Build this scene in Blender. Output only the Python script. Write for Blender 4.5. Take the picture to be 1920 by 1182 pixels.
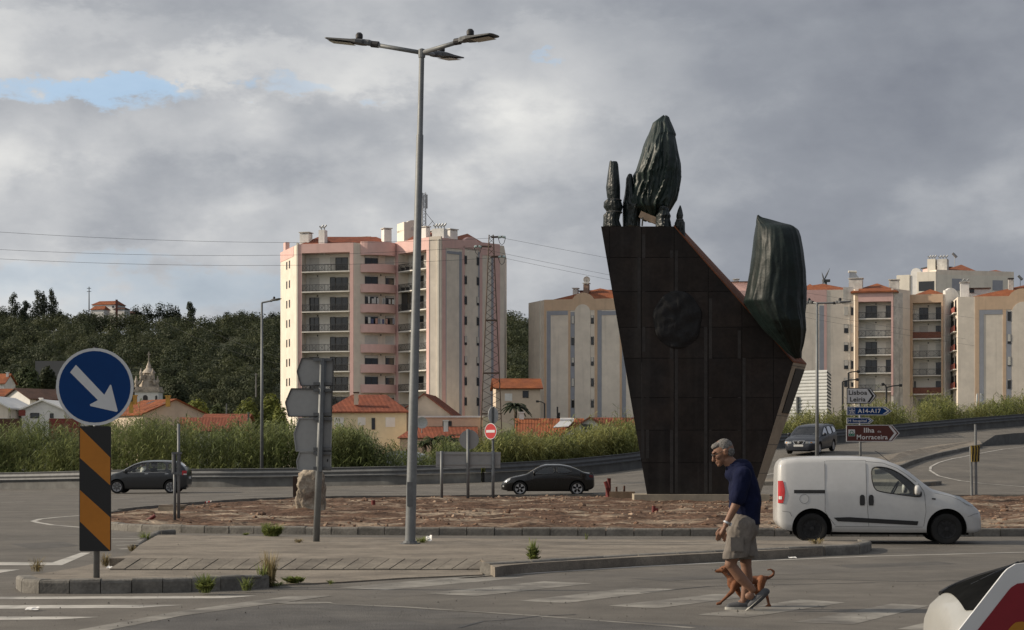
import bpy, bmesh, math, random
import numpy as np
from mathutils import Vector, Matrix, noise as mnoise
V = Vector
rnd = random.Random(7)
R = math.radians
for o in list(bpy.data.objects): bpy.data.objects.remove(o)
SC = bpy.context.scene
COL = SC.collection
# ---------------------------------------------------------------- camera
# photograph measured in its own pixels (1920 x 1182): focal length 3600 px, horizon at y = 864, eye 1.5 m up
F, H, CX, HY = 3600.0, 1.5, 960.0, 864.0
cd = bpy.data.cameras.new('Camera'); cam = bpy.data.objects.new('Camera', cd); COL.objects.link(cam)
cam.location = (0, 0, H); cam.rotation_euler = (R(90), 0, 0)
cd.sensor_width = 36; cd.lens = 36*F/1920; cd.shift_y = (HY-591)/1920
cd.clip_start = 0.1; cd.clip_end = 20000
SC.camera = cam
# ---------------------------------------------------------------- light
SUN_EL = R(26)      # sun at the left, a few degrees beyond the picture plane
SUN_BACK = R(3)
sun_dir = V((-math.cos(SUN_BACK)*math.cos(SUN_EL), math.sin(SUN_BACK)*math.cos(SUN_EL), math.sin(SUN_EL)))
sd = bpy.data.lights.new('Sun', 'SUN'); sun = bpy.data.objects.new('Sun', sd); COL.objects.link(sun)
sd.energy = 3.4; sd.angle = R(0.9); sd.color = (1.0, 0.86, 0.68)
sun.rotation_euler = (-sun_dir).to_track_quat('-Z', 'Y').to_euler()
sun.location = (-60, 30, 60)
w = bpy.data.worlds.new('World'); SC.world = w; w.use_nodes = True
nt = w.node_tree; N = nt.nodes; L = nt.links; N.clear()
def nn(t, **k):
    n = N.new(t)
    for a, b in k.items():
        if a in ('loc',): continue
        try: setattr(n, a, b)
        except Exception: pass
    return n
def mth(op, a, b=None, clamp=False):
    n = N.new('ShaderNodeMath'); n.operation = op; n.use_clamp = clamp
    for i, x in enumerate((a, b)):
        if x is None: continue
        if isinstance(x, (int, float)): n.inputs[i].default_value = x
        else: L.new(x, n.inputs[i])
    return n.outputs[0]
def mixc(f, a, b, bt='MIX'):
    n = N.new('ShaderNodeMix'); n.data_type = 'RGBA'; n.blend_type = bt
    for s, x in ((n.inputs[0], f), (n.inputs[6], a), (n.inputs[7], b)):
        if isinstance(x, (int, float)): s.default_value = x
        elif isinstance(x, tuple): s.default_value = (*x, 1)
        else: L.new(x, s)
    return n.outputs[2]
def ramp(f, stops, interp='EASE'):
    n = N.new('ShaderNodeValToRGB'); n.color_ramp.interpolation = interp
    while len(n.color_ramp.elements) < len(stops): n.color_ramp.elements.new(0.5)
    for e, (p, c) in zip(n.color_ramp.elements, stops):
        e.position = p; e.color = (c, c, c, 1) if isinstance(c, (int, float)) else (*c, 1)
    L.new(f, n.inputs[0]); return n.outputs[0]
sky = N.new('ShaderNodeTexSky'); sky.sky_type = 'NISHITA'; sky.sun_disc = False
sky.sun_elevation = SUN_EL; sky.sun_rotation = math.atan2(sun_dir.x, sun_dir.y)
sky.air_density = 1.0; sky.dust_density = 1.5
tc = N.new('ShaderNodeTexCoord')
sep = N.new('ShaderNodeSeparateXYZ'); L.new(tc.outputs['Generated'], sep.inputs[0])
def mapped(sc, off, rot=(0, 0, 0)):
    m = N.new('ShaderNodeMapping'); m.inputs['Scale'].default_value = sc; m.inputs['Location'].default_value = off
    m.inputs['Rotation'].default_value = rot
    L.new(tc.outputs['Generated'], m.inputs[0]); return m.outputs[0]
def noi(vec, scale, det=6, rough=.55, dist=0.):
    n = N.new('ShaderNodeTexNoise'); n.inputs['Scale'].default_value = scale; n.inputs['Detail'].default_value = det
    n.inputs['Roughness'].default_value = rough; n.inputs['Distortion'].default_value = dist
    L.new(vec, n.inputs['Vector']); return n.outputs['Fac']
big = noi(mapped((1, 1, 1.7), (3.1, .4, .35)), 5.5, 3, .45, .1)
mid = noi(mapped((1, 1, 1.9), (1.3, 7.7, 2.2), (0, .3, 0)), 12, 5, .52, .15)
fin = noi(mapped((1, 1, 1.6), (5.3, 2.7, 1.2), (0, .3, 0)), 30, 5, .6, .1)
tone = mth('ADD', mth('MULTIPLY', big, .5), mth('ADD', mth('MULTIPLY', mid, .34), mth('MULTIPLY', fin, .16)))
# brighter towards the sun's side, the cloud deck thickens to the right
tone = mth('ADD', tone, mth('MULTIPLY', sep.outputs[0], -.26))
sx_ = mth('DIVIDE', sep.outputs[0], mth('MAXIMUM', sep.outputs[1], .02)); sz_ = mth('DIVIDE', sep.outputs[2], mth('MAXIMUM', sep.outputs[1], .02))
ahead = mth('GREATER_THAN', sep.outputs[1], .02)
fin2 = noi(mapped((1, 1, 2.4), (2.3, 4.7, 3.2), (0, .2, 0)), 55, 5, .62)
sx_ = mth('ADD', sx_, mth('MULTIPLY', mth('SUBTRACT', mid, .5), .22)); sz_ = mth('ADD', sz_, mth('ADD', mth('MULTIPLY', mth('SUBTRACT', fin, .5), .035), mth('MULTIPLY', mth('SUBTRACT', fin2, .5), .028)))
wob = mth('ADD', mth('MULTIPLY', mth('SUBTRACT', fin, .5), 1.), mth('MULTIPLY', mth('SUBTRACT', mid, .5), 1.))
def gap(cx, cz, rx, rz, tilt=0., wn=2.2, hard=1.):
    # thin places in the deck: soft ellipses torn by the same noise that shapes the clouds
    xx = mth('SUBTRACT', sx_, cx); zz = mth('SUBTRACT', mth('SUBTRACT', sz_, cz), mth('MULTIPLY', xx, tilt))
    q = mth('ADD', mth('POWER', mth('ABSOLUTE', mth('DIVIDE', xx, rx)), 2.), mth('POWER', mth('ABSOLUTE', mth('DIVIDE', zz, rz)), 2.))
    q = mth('ADD', q, mth('MULTIPLY', wob, wn))
    n = N.new('ShaderNodeMapRange'); n.interpolation_type = 'SMOOTHSTEP'
    n.inputs[1].default_value = 1+.8*hard; n.inputs[2].default_value = 1-.9*hard; L.new(q, n.inputs[0])
    return mth('MULTIPLY', n.outputs[0], ahead)
hal = [(-.26, .212, .13, .020, .10), (-.12, .205, .09, .016, .08), (-.2, .245, .2, .02, .05), (-.19, .09, .14, .02, .05), (0., .095, .04, .02, .06), (.02, .206, .045, .026, .06), (-.02, .175, .12, .03, .035)]
for (a_, b_, c_, d_, k_) in hal: tone = mth('ADD', tone, mth('MULTIPLY', gap(a_, b_, c_, d_, 0., 1.2, 1.), k_))
drk = [(-.20, .135, .07, .02, .035), (-.05, .15, .05, .02, .03), (.24, .16, .16, .07, .02), (.08, .245, .2, .015, .04)]
for (a_, b_, c_, d_, k_) in drk: tone = mth('SUBTRACT', tone, mth('MULTIPLY', gap(a_, b_, c_, d_, 0., 1.2, 1.), k_))
cloud = ramp(tone, [(.26, (.185, .20, .235)), (.42, (.255, .272, .305)), (.52, (.355, .37, .395)), (.60, (.46, .47, .485)), (.74, (.72, .715, .69))], 'LINEAR')
g1 = gap(-.228, .1935, .058, .0065, -.05, 2.5, .9)
g2 = gap(-.118, .196, .025, .005, 0., 2.5, .95)
g3 = gap(.022, .209, .012, .0025, .3, 2.5, .95)
g4 = gap(-.19, .090, .10, .012, 0., 4., 1.1)
bl = mth('MAXIMUM', mth('MAXIMUM', g1, mth('MULTIPLY', g2, .45)), mth('MAXIMUM', mth('MULTIPLY', g3, .45), mth('MULTIPLY', g4, .35)))
c10 = mixc(1., cloud, (10, 10, 10), 'MULTIPLY')
blue = mixc(.55, sky.outputs[0], (4.6, 6.4, 8.6))
skyc = mixc(mth('MULTIPLY', bl, .85), c10, blue)
bg = N.new('ShaderNodeBackground'); bg.inputs[1].default_value = .1
L.new(skyc, bg.inputs[0]); wo = N.new('ShaderNodeOutputWorld'); L.new(bg.outputs[0], wo.inputs[0])
SC.view_settings.view_transform = 'Standard'; SC.view_settings.look = 'None'
SC.view_settings.exposure = 0.25; SC.view_settings.gamma = 1; SC.view_settings.use_curve_mapping = False
SC.render.engine = 'CYCLES'
SC.cycles.max_bounces = 5; SC.cycles.diffuse_bounces = 2; SC.cycles.glossy_bounces = 2; SC.cycles.transmission_bounces = 3
SC.cycles.transparent_max_bounces = 8; SC.cycles.caustics_reflective = False; SC.cycles.caustics_refractive = False
w.cycles.sampling_method = 'MANUAL'; w.cycles.sample_map_resolution = 256

# ---------------------------------------------------------------- helpers
def P(x, y, Y): return V(((x-CX)/F*Y, Y, H+(HY-y)/F*Y))
def PX(x, Y): return (x-CX)/F*Y
def PZ(y, Y): return H+(HY-y)/F*Y
def tagp(o, **k):
    for a, b in k.items():
        if b is not None: o[{'cat': 'category'}.get(a, a)] = b
    return o
def thing(name, label, cat, loc=(0, 0, 0), rotz=0., group=None):
    o = bpy.data.objects.new(name, None); COL.objects.link(o); o.empty_display_size = .2
    o.location = loc; o.rotation_euler = (0, 0, rotz)
    tagp(o, label=label, cat=cat, group=group); return o
def link(name, me, parent=None, world=True, **k):
    o = bpy.data.objects.new(name, me); COL.objects.link(o)
    if parent is not None:
        o.parent = parent
        if world: o.matrix_parent_inverse = parent.matrix_basis.inverted()
    tagp(o, **k); return o
def copy_tree(o, parent=None):
    c = o.copy(); COL.objects.link(c); c.parent = parent
    for ch in [x for x in o.children]: copy_tree(ch, c)
    return c
class MB:
    def __init__(s): s.v = []; s.f = []
    def add(s, vs, fs):
        o = len(s.v); s.v += [tuple(v) for v in vs]; s.f += [tuple(i+o for i in f) for f in fs]; return s
    def hexa(s, p):   # 8 points: bottom 0-3, top 4-7
        return s.add(p, [(3, 2, 1, 0), (4, 5, 6, 7), (0, 1, 5, 4), (1, 2, 6, 5), (2, 3, 7, 6), (3, 0, 4, 7)])
    def box(s, x0, x1, y0, y1, z0, z1):
        return s.hexa([(x0, y0, z0), (x1, y0, z0), (x1, y1, z0), (x0, y1, z0), (x0, y0, z1), (x1, y0, z1), (x1, y1, z1), (x0, y1, z1)])
    def bar(s, a, b, w, h, up=V((0, 0, 1))):
        a = V(a); b = V(b); d = (b-a).normalized(); x = d.cross(up)
        if x.length < 1e-4: x = d.cross(V((0, 1, 0)))
        x.normalize(); y = x.cross(d); x *= w/2; y *= h/2
        return s.hexa([a-x-y, a+x-y, a+x+y, a-x+y, b-x-y, b+x-y, b+x+y, b-x+y])
    def prism(s, poly, ext):
        n = len(poly); e = V(ext); a = [V(p) for p in poly]
        return s.add(a+[p+e for p in a], [tuple(range(n))[::-1], tuple(range(n, 2*n))]+[(i, (i+1) % n, n+(i+1) % n, n+i) for i in range(n)])
    def tube(s, pts, r, n=8, cap=True, sx=1., up=V((0, 0, 1))):
        pts = [V(p) for p in pts]; m = len(pts); rs = r if isinstance(r, (list, tuple)) else [r]*m
        vs = []; fs = []
        for i, p in enumerate(pts):
            d = (pts[min(i+1, m-1)]-pts[max(i-1, 0)]).normalized()
            x = d.cross(up)
            if x.length < 1e-3: x = d.cross(V((0, 1, 0)))
            x.normalize(); y = x.cross(d)
            for k in range(n):
                t = 2*math.pi*k/n
                vs.append(p+x*math.cos(t)*rs[i]*sx+y*math.sin(t)*rs[i])
        for i in range(m-1):
            for k in range(n):
                fs.append((i*n+k, i*n+(k+1) % n, (i+1)*n+(k+1) % n, (i+1)*n+k))
        if cap: fs += [tuple(range(n))[::-1], tuple(range((m-1)*n, m*n))]
        return s.add(vs, fs)
    def lathe(s, prof, c, n=16, axis='z'):
        c = V(c); vs = []; fs = []; m = len(prof)
        for (r, h) in prof:
            for k in range(n):
                t = 2*math.pi*k/n; a, b = r*math.cos(t), r*math.sin(t)
                vs.append(c+(V((a, b, h)) if axis == 'z' else V((a, h, b)) if axis == 'y' else V((h, a, b))))
        for i in range(m-1):
            for k in range(n): fs.append((i*n+k, i*n+(k+1) % n, (i+1)*n+(k+1) % n, (i+1)*n+k))
        fs += [tuple(range(n))[::-1], tuple(range((m-1)*n, m*n))]
        return s.add(vs, fs)
    def grid(s, rows):   # list of rows of points
        n = len(rows[0]); vs = [p for r in rows for p in r]
        return s.add(vs, [(i*n+k, i*n+k+1, (i+1)*n+k+1, (i+1)*n+k) for i in range(len(rows)-1) for k in range(n-1)])
    def mesh(s, name, mat, smooth=False, sharp=None, norm=False):
        me = bpy.data.meshes.new(name); me.from_pydata(s.v, [], s.f)
        if norm:
            bm = bmesh.new(); bm.from_mesh(me); bmesh.ops.recalc_face_normals(bm, faces=bm.faces); bm.to_mesh(me); bm.free()
        if mat is not None: me.materials.append(mat)
        if smooth:
            me.shade_smooth()
            if sharp: me.set_sharp_from_angle(angle=R(sharp))
        me.update(); return me
    def build(s, name, mat, parent=None, world=True, smooth=False, sharp=None, norm=False, **k):
        return link(name, s.mesh(name, mat, smooth, sharp, norm), parent, world, **k)
def np_mesh(name, verts, quads, mat, smooth=False):
    me = bpy.data.meshes.new(name); nv = len(verts); nq = len(quads); k = quads.shape[1]
    me.vertices.add(nv); me.vertices.foreach_set('co', np.asarray(verts, np.float32).ravel())
    me.loops.add(nq*k); me.loops.foreach_set('vertex_index', np.asarray(quads, np.int32).ravel())
    me.polygons.add(nq); me.polygons.foreach_set('loop_start', np.arange(0, nq*k, k, dtype=np.int32))
    me.polygons.foreach_set('loop_total', np.full(nq, k, np.int32))
    me.update(calc_edges=True)
    if mat is not None: me.materials.append(mat)
    if smooth: me.shade_smooth()
    return me
# ---------------------------------------------------------------- materials
MATS = {}
def mat(name, col, rough=.75, var=.12, scale=4., col2=None, t0=.45, t1=.6, bump=0., bscale=40., metal=0., spec=.4, streak=0., coat=0.,
        island=0., orand=0., trans=0., dist=.0, sc3=(1, 1, 1), emit=None, grain=0., gscale=75., bdist=.02):
    if name in MATS: return MATS[name]
    m = bpy.data.materials.new(name); m.use_nodes = True; t = m.node_tree; n = t.nodes; l = t.links
    b = n['Principled BSDF']; b.inputs['Roughness'].default_value = rough; b.inputs['Metallic'].default_value = metal
    b.inputs['Specular IOR Level'].default_value = spec; b.inputs['Coat Weight'].default_value = coat
    b.inputs['Coat Roughness'].default_value = .06
    tcn = n.new('ShaderNodeTexCoord'); mp = n.new('ShaderNodeMapping'); mp.inputs['Scale'].default_value = sc3
    l.new(tcn.outputs['Object'], mp.inputs[0])
    def nz(sc, det=3, vec=None):
        q = n.new('ShaderNodeTexNoise'); q.inputs['Scale'].default_value = sc; q.inputs['Detail'].default_value = det
        q.inputs['Distortion'].default_value = dist
        l.new(vec if vec is not None else mp.outputs[0], q.inputs['Vector']); return q.outputs['Fac']
    def mx(f, a, bb, bt='MIX'):
        q = n.new('ShaderNodeMix'); q.data_type = 'RGBA'; q.blend_type = bt
        for s_, x in ((q.inputs[0], f), (q.inputs[6], a), (q.inputs[7], bb)):
            if isinstance(x, (int, float)): s_.default_value = x
            elif isinstance(x, tuple): s_.default_value = (*x[:3], 1)
            else: l.new(x, s_)
        return q.outputs[2]
    def rmp(f, lo, hi, c0=0., c1=1.):
        q = n.new('ShaderNodeMapRange'); q.inputs[1].default_value = lo; q.inputs[2].default_value = hi
        q.inputs[3].default_value = c0; q.inputs[4].default_value = c1; l.new(f, q.inputs[0]); return q.outputs[0]
    cur = tuple(col)
    if col2 is not None: cur = mx(rmp(nz(scale), t0, t1), tuple(col), tuple(col2))
    if var:
        f = rmp(nz(scale*1.7+.3), .3, .7)
        f2 = rmp(nz(scale*9, 2), .3, .7)
        cur = mx(1., cur, mx(f, (1-var,)*3, (1+var,)*3), 'MULTIPLY')
        cur = mx(1., cur, mx(f2, (1-var*.6,)*3, (1+var*.6,)*3), 'MULTIPLY')
    if grain:
        cur = mx(1., cur, mx(rmp(nz(gscale, 3), .3, .7), (1-grain,)*3, (1+grain,)*3), 'MULTIPLY')
    if streak:
        mp2 = n.new('ShaderNodeMapping'); mp2.inputs['Scale'].default_value = (1.4, 1.4, .06); l.new(tcn.outputs['Object'], mp2.inputs[0])
        cur = mx(rmp(nz(1.3, 6, mp2.outputs[0]), .56, .78, 0., streak), cur, mx(.65, cur, (.10, .095, .085)))
    if island or orand:
        if island:
            g = n.new('ShaderNodeNewGeometry'); src = g.outputs['Random Per Island']; a = island
        else:
            g = n.new('ShaderNodeObjectInfo'); src = g.outputs['Random']; a = orand
        cur = mx(1., cur, mx(src, (1-a,)*3, (1+a,)*3), 'MULTIPLY')
    if isinstance(cur, tuple): b.inputs['Base Color'].default_value = (*cur, 1)
    else: l.new(cur, b.inputs['Base Color'])
    if bump:
        bp = n.new('ShaderNodeBump'); bp.inputs['Strength'].default_value = bump; bp.inputs['Distance'].default_value = bdist
        l.new(nz(bscale, 3), bp.inputs['Height']); l.new(bp.outputs[0], b.inputs['Normal'])
    if emit: b.inputs['Emission Color'].default_value = (*emit[:3], 1); b.inputs['Emission Strength'].default_value = emit[3]
    if trans:
        tr = n.new('ShaderNodeBsdfTranslucent'); ms = n.new('ShaderNodeMixShader'); ms.inputs[0].default_value = trans
        if isinstance(cur, tuple): tr.inputs[0].default_value = (*cur, 1)
        else: l.new(cur, tr.inputs[0])
        l.new(b.outputs[0], ms.inputs[1]); l.new(tr.outputs[0], ms.inputs[2]); l.new(ms.outputs[0], n['Material Output'].inputs[0])
    m['wired'] = 1; MATS[name] = m; return m
def glass(name, tint=(.75, .8, .8), refl=.12, rough=.02, ior=1.5):
    # thin pane: mostly clear with a mirror coat growing at grazing angles
    if name in MATS: return MATS[name]
    m = bpy.data.materials.new(name); m.use_nodes = True; t = m.node_tree; n = t.nodes; l = t.links; n.remove(n['Principled BSDF'])
    tr = n.new('ShaderNodeBsdfTransparent'); tr.inputs[0].default_value = (*tint, 1)
    gl = n.new('ShaderNodeBsdfGlossy'); gl.inputs['Roughness'].default_value = rough
    fr = n.new('ShaderNodeFresnel'); fr.inputs[0].default_value = ior
    ad = n.new('ShaderNodeMath'); ad.operation = 'ADD'; ad.inputs[1].default_value = refl; l.new(fr.outputs[0], ad.inputs[0])
    ms = n.new('ShaderNodeMixShader'); ms.inputs[0].default_value = .05
    if ior > 1.2: l.new(ad.outputs[0], ms.inputs[0])
    l.new(tr.outputs[0], ms.inputs[1]); l.new(gl.outputs[0], ms.inputs[2])
    l.new(ms.outputs[0], n['Material Output'].inputs[0]); MATS[name] = m; return m
# ================================================================ ground, roads, islands
# rising terrain of the junction: thin-plate spline through measured points (px column, distance, height)
CP = [(p, y, 0.) for p in (-900, -300, 300, 960, 1500, 2100, 2800) for y in (6, 20, 36, 52)]
CP += [(-300, 66, 0), (300, 68, 0), (700, 70, 0), (1000, 72, 0.), (1300, 72, .02), (1600, 72, .06), (1900, 72, .08), (2400, 72, .1)]
CP += [(0, 88, -.05), (280, 88, .0), (600, 84, .02), (1027, 82, .0), (1250, 84, .25), (1450, 85, .45), (1700, 86, .5), (1900, 88, .62)]
CP += [(-600, 112, -.2), (0, 108, -.12), (280, 100, .1), (560, 98, .19), (900, 96, .41), (1190, 104, 1.04), (1520, 127, 2.5), (1900, 149, 4.15), (2300, 170, 5.6)]
CP += [(1480, 103, 1.82), (1570, 105, 2.0), (1750, 104, 1.75), (1900, 103, 1.55), (1900, 120, 2.5), (2300, 120, 2.4), (2300, 100, 1.3)]
_cp = np.array([((p-CX)/F*y, y, z) for p, y, z in CP])
def _tps(r2): return np.where(r2 > 1e-9, .5*r2*np.log(np.maximum(r2, 1e-9)), 0.)
def _fit(c):
    n = len(c); d = ((c[:, None, :2]-c[None, :, :2])**2).sum(-1)
    A = np.zeros((n+3, n+3)); A[:n, :n] = _tps(d)+np.eye(n)*2.; A[:n, n] = 1; A[:n, n+1:] = c[:, :2]; A[n:, :n] = A[:n, n:].T
    return np.linalg.solve(A, np.r_[c[:, 2], 0, 0, 0])
_w = _fit(_cp)
def TZ(X, Y):
    X = np.atleast_1d(np.asarray(X, float)); Y = np.atleast_1d(np.asarray(Y, float))
    d = (X[..., None]-_cp[:, 0])**2+(Y[..., None]-_cp[:, 1])**2
    z = _tps(d)@_w[:-3]+_w[-3]+_w[-2]*X+_w[-1]*Y
    k = np.clip((Y-62)/12, 0, 1); k = k*k*(3-2*k)
    return z*k
def tz(X, Y): return float(TZ(X, Y)[0])
def GP(px, py, dz=0., ymax=170.):
    "point of the road surface seen at a pixel"
    Ys = np.linspace(12, ymax, 1600); Xs = (px-CX)/F*Ys
    d = (H+(HY-py)/F*Ys)-(TZ(Xs, Ys)+dz)
    i = np.argmax(d <= 0) if (d <= 0).any() else len(Ys)-1
    Y = Ys[i] if i == 0 else Ys[i-1]+(Ys[i]-Ys[i-1])*d[i-1]/(d[i-1]-d[i]+1e-12)
    X = (px-CX)/F*Y
    return V((X, Y, tz(X, Y)+dz))
RAIL = [(-900, 116), (-400, 114), (0, 108), (140, 104), (280, 100.5), (420, 98.8), (560, 98), (730, 96.5), (900, 96), (1050, 98.5), (1190, 104), (1360, 114.5), (1520, 127), (1710, 139), (1900, 149), (2150, 162), (2400, 174)]
_rp = np.array([r[0] for r in RAIL], float); _ry = np.array([r[1] for r in RAIL], float)
def railY(px): return float(np.interp(px, _rp, _ry))

m_asph = mat('asphalt', (.146, .133, .115), rough=.86, var=.16, scale=.35, col2=(.116, .107, .094), t0=.42, t1=.66, bump=.6, bscale=70, grain=.32)
m_asph2 = mat('asphalt_dark', (.088, .084, .080), rough=.85, var=.2, scale=.5, bump=.7, bscale=60, col2=(.108, .102, .094), grain=.4)
m_pave = mat('concrete_pavement', (.225, .195, .158), rough=.9, var=.22, scale=.8, col2=(.165, .142, .115), t0=.4, t1=.68, bump=.5, bscale=35, grain=.3)
m_kerb = mat('kerb_concrete', (.165, .155, .138), rough=.9, var=.25, scale=2.2, orand=.12, bump=.5, bscale=30)
m_soil = mat('soil', (.118, .074, .052), rough=.97, var=.4, scale=.6, col2=(.30, .24, .18), t0=.50, t1=.64, bump=1., bscale=5, bdist=.14, sc3=(.7, 1.1, 1), dist=.2, grain=.35, gscale=14, spec=.1)
m_paint = mat('road_paint', (.46, .44, .40), rough=.7, var=.2, scale=1.2, col2=(.22, .21, .195), t0=.50, t1=.72)
m_paint_old = mat('road_paint_worn', (.27, .255, .225), rough=.75, var=.2, scale=1.5, col2=(.135, .125, .110), t0=.36, t1=.64)
m_earth = mat('earth_grass', (.085, .09, .045), rough=.95, var=.3, scale=.05, col2=(.13, .115, .07), bump=.4, bscale=2)

g = MB()
n = 24; S = 9000
g.grid([[(-S+2*S*i/n, -600+(S+600)*j/n, -1.2) for i in range(n+1)] for j in range(n+1)])
g.build('ground', m_earth, kind='structure')
# road sheet: from behind the camera to the foot of the guard rail
cols = np.concatenate([np.linspace(-5200, -900, 12)[:-1], np.linspace(-900, 2400, 100), np.linspace(2400, 6500, 12)[1:]])
rows = []
for t in np.linspace(0, 1, 90):
    r = []
    for px in cols:
        yr = float(np.interp(px, _rp, _ry))+1.2; Y = 4+(yr-4)*t**1.25
        r.append(((px-CX)/F*Y, Y))
    rows.append(r)
A = np.array(rows); Z = TZ(A[..., 0].ravel(), A[..., 1].ravel()).reshape(A.shape[:2])
far_l = (A[..., 1] < 0); vv = np.dstack([A, Z]).reshape(-1, 3); nc = len(cols); nr = len(rows)
q = np.array([(i*nc+k, i*nc+k+1, (i+1)*nc+k+1, (i+1)*nc+k) for i in range(nr-1) for k in range(nc-1)])
road = link('road', np_mesh('road', vv, q, m_asph, True), kind='structure')
b = MB(); b.grid([[(-60+120*i/6, -30+34.5*j/3, -.004) for i in range(7)] for j in range(4)]); b.build('road', m_asph, kind='structure')

def sheet(name, pts, material, dz, parent, world=True, sub=0, **k):
    "flat polygon of pixels laid on the road surface"
    mb = MB(); pp = [GP(x, y, dz) for x, y in pts]; mb.add(pp, [tuple(range(len(pp)))])
    return mb.build(name, material, parent, **k)
def line(name, pts, wpx, material, dz=.006, parent=None, width=None):
    "painted line through pixel points, width in metres"
    g_ = [GP(x, y, 0) for x, y in pts]; out = []
    # resample
    dense = []
    for a, c in zip(g_[:-1], g_[1:]):
        k = max(1, int((c-a).length/1.2))
        for i in range(k): dense.append(a.lerp(c, i/k))
    dense.append(g_[-1])
    l_, r_ = [], []
    for i, p in enumerate(dense):
        d = dense[min(i+1, len(dense)-1)]-dense[max(i-1, 0)]; nrm = V((-d.y, d.x, 0)).normalized()*wpx/2
        for lst, s_ in ((l_, 1), (r_, -1)):
            q_ = p+nrm*s_; lst.append((q_.x, q_.y, tz(q_.x, q_.y)+dz))
    return MB().grid([l_, r_]).build(name, material, parent)
sheet('asphalt_patch', [(60, 1195), (300, 1160), (470, 1137), (620, 1131), (900, 1150), (1300, 1172), (1640, 1195)], m_asph2, .0012, road)
# zebra crossing and lines on the near carriageway
for pts in ([(634, 1102), (722, 1107), (985, 1083), (905, 1078)], [(798, 1113), (892, 1118), (1112, 1094), (1020, 1090)],
            [(972, 1127), (1062, 1131), (1272, 1105), (1188, 1102)], [(1140, 1136), (1230, 1141), (1420, 1117), (1340, 1114)],
            [(1308, 1153), (1400, 1158), (1586, 1130), (1500, 1124)], [(1488, 1167), (1600, 1171), (1742, 1136), (1672, 1132)],
            [(1680, 1180), (1790, 1184), (1900, 1150), (1830, 1147)]):
    sheet('zebra_stripe', pts, m_paint_old, .0025, road)
for pts in ([(-60, 1119.5), (380, 1118), (482, 1117), (420, 1122), (-60, 1124)], [(-60, 1135.5), (250, 1134.5), (345, 1134.5), (260, 1140), (-60, 1142)],
            [(-60, 1156), (120, 1156.5), (192, 1157), (110, 1161.5), (-60, 1163)], [(-60, 1054.5), (98, 1055), (152, 1036.5), (170, 1036.5), (116, 1060), (-60, 1060)],
            [(-60, 1068), (38, 1068), (-60, 1084)]):
    sheet('painted_line', pts, m_paint, .0025, road)
sheet('painted_line', [(110, 1188), (170, 1188), (340, 1155), (625, 1117), (540, 1118), (330, 1147)], m_paint_old, .0034, road)
sheet('painted_line', [(470, 1128), (620, 1129), (625, 1131.5), (540, 1132.5)], m_paint_old, .0046, road)
line('painted_line', [(620, 1133), (760, 1139), (1000, 1155), (1300, 1178)], .10, m_paint_old, .0034, road)
line('edge_line', [(862, 1085), (1000, 1075), (1200, 1063), (1420, 1052), (1630, 1043.5), (1920, 1036), (2100, 1033)], .12, m_paint, .0025, road)
line('edge_line', [(1640, 1031), (1780, 1027), (1960, 1023)], .10, m_paint_old, .0025, road)
line('edge_line', [(300, 998), (215, 993), (150, 989), (100, 985), (70, 980), (62, 977.5), (76, 973.5), (110, 970), (150, 967)], .14, m_paint, .0025, road)
for y in (1011, 1017, 1023, 1030): line('hatch_line', [(205+(y-1011), y), (262-(y-1011)*.8, y-1)], .12, m_paint, .0025, road)
line('edge_line', [(80, 1004), (150, 1005), (260, 1006.5)], .10, m_paint_old, .0025, road)
for x0, x1, y0, y1 in ([(657+31*i, 675+31*i, 914-.45*i, 913.8-.45*i) for i in range(9)]):
    line('lane_dash', [(x0, y0), (x1, y1)], .16, m_paint, .012, road)
for p in ([(0, 943), (46, 942)], [(-20, 928), (46, 926.5)], [(212, 936), (245, 935.5)], [(666, 924.5), (806, 923.5)], [(1116, 909), (1238, 905.5)], [(1356, 905), (1238, 905.5)], [(1422, 894), (1452, 888)], [(440, 930), (530, 928.5)]):
    line('lane_dash', p, .15, m_paint, .012, road)
line('edge_line', [(1925, 838), (1880, 843), (1830, 852), (1790, 860), (1760, 868), (1745, 876), (1744, 883), (1760, 893), (1800, 902), (1850, 908), (1930, 914)], .12, m_paint, .012, road)
for p in ([(1600, 858), (1616, 857.5)], [(1700, 845), (1712, 844.5)]): line('lane_dash', p, .15, m_paint, .012, road)
m_tar = mat('tar_seam', (.045, .045, .046), rough=.6, var=.2)
for p in ([(860, 1178), (905, 1166), (955, 1163), (1010, 1156), (1080, 1153)], [(1350, 1088), (1520, 1086), (1700, 1091), (1840, 1088)],
          [(-40, 1010), (110, 1013), (240, 1012)], [(-40, 962), (40, 960), (130, 961)], [(1200, 1112), (1330, 1100), (1640, 1093)]):
    line('tar_seam', p, .035, m_tar, .004, road)

m_patch = mat('asphalt_repair', (.098, .092, .084), rough=.85, var=.2, scale=.8, grain=.35, bump=.5, bscale=60)
m_stainr = mat('asphalt_rubbed', (.128, .117, .102), rough=.8, var=.15, scale=.4, grain=.3, bump=.4, bscale=60)
for pts in ([(1180, 1085), (1330, 1079), (1400, 1083), (1250, 1090)], [(20, 1020), (120, 1016), (150, 1024), (60, 1030)], [(760, 1163), (900, 1156), (960, 1164), (830, 1172)], [(1560, 1060), (1760, 1053), (1800, 1058), (1600, 1066)]):
    sheet('asphalt_patch', pts, m_patch, .0018, road)
sheet('asphalt_patch', [(640, 1112), (1000, 1078), (1500, 1060), (1930, 1050), (1930, 1064), (1500, 1076), (1040, 1092), (700, 1125)], m_stainr, .0008, road)
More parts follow.
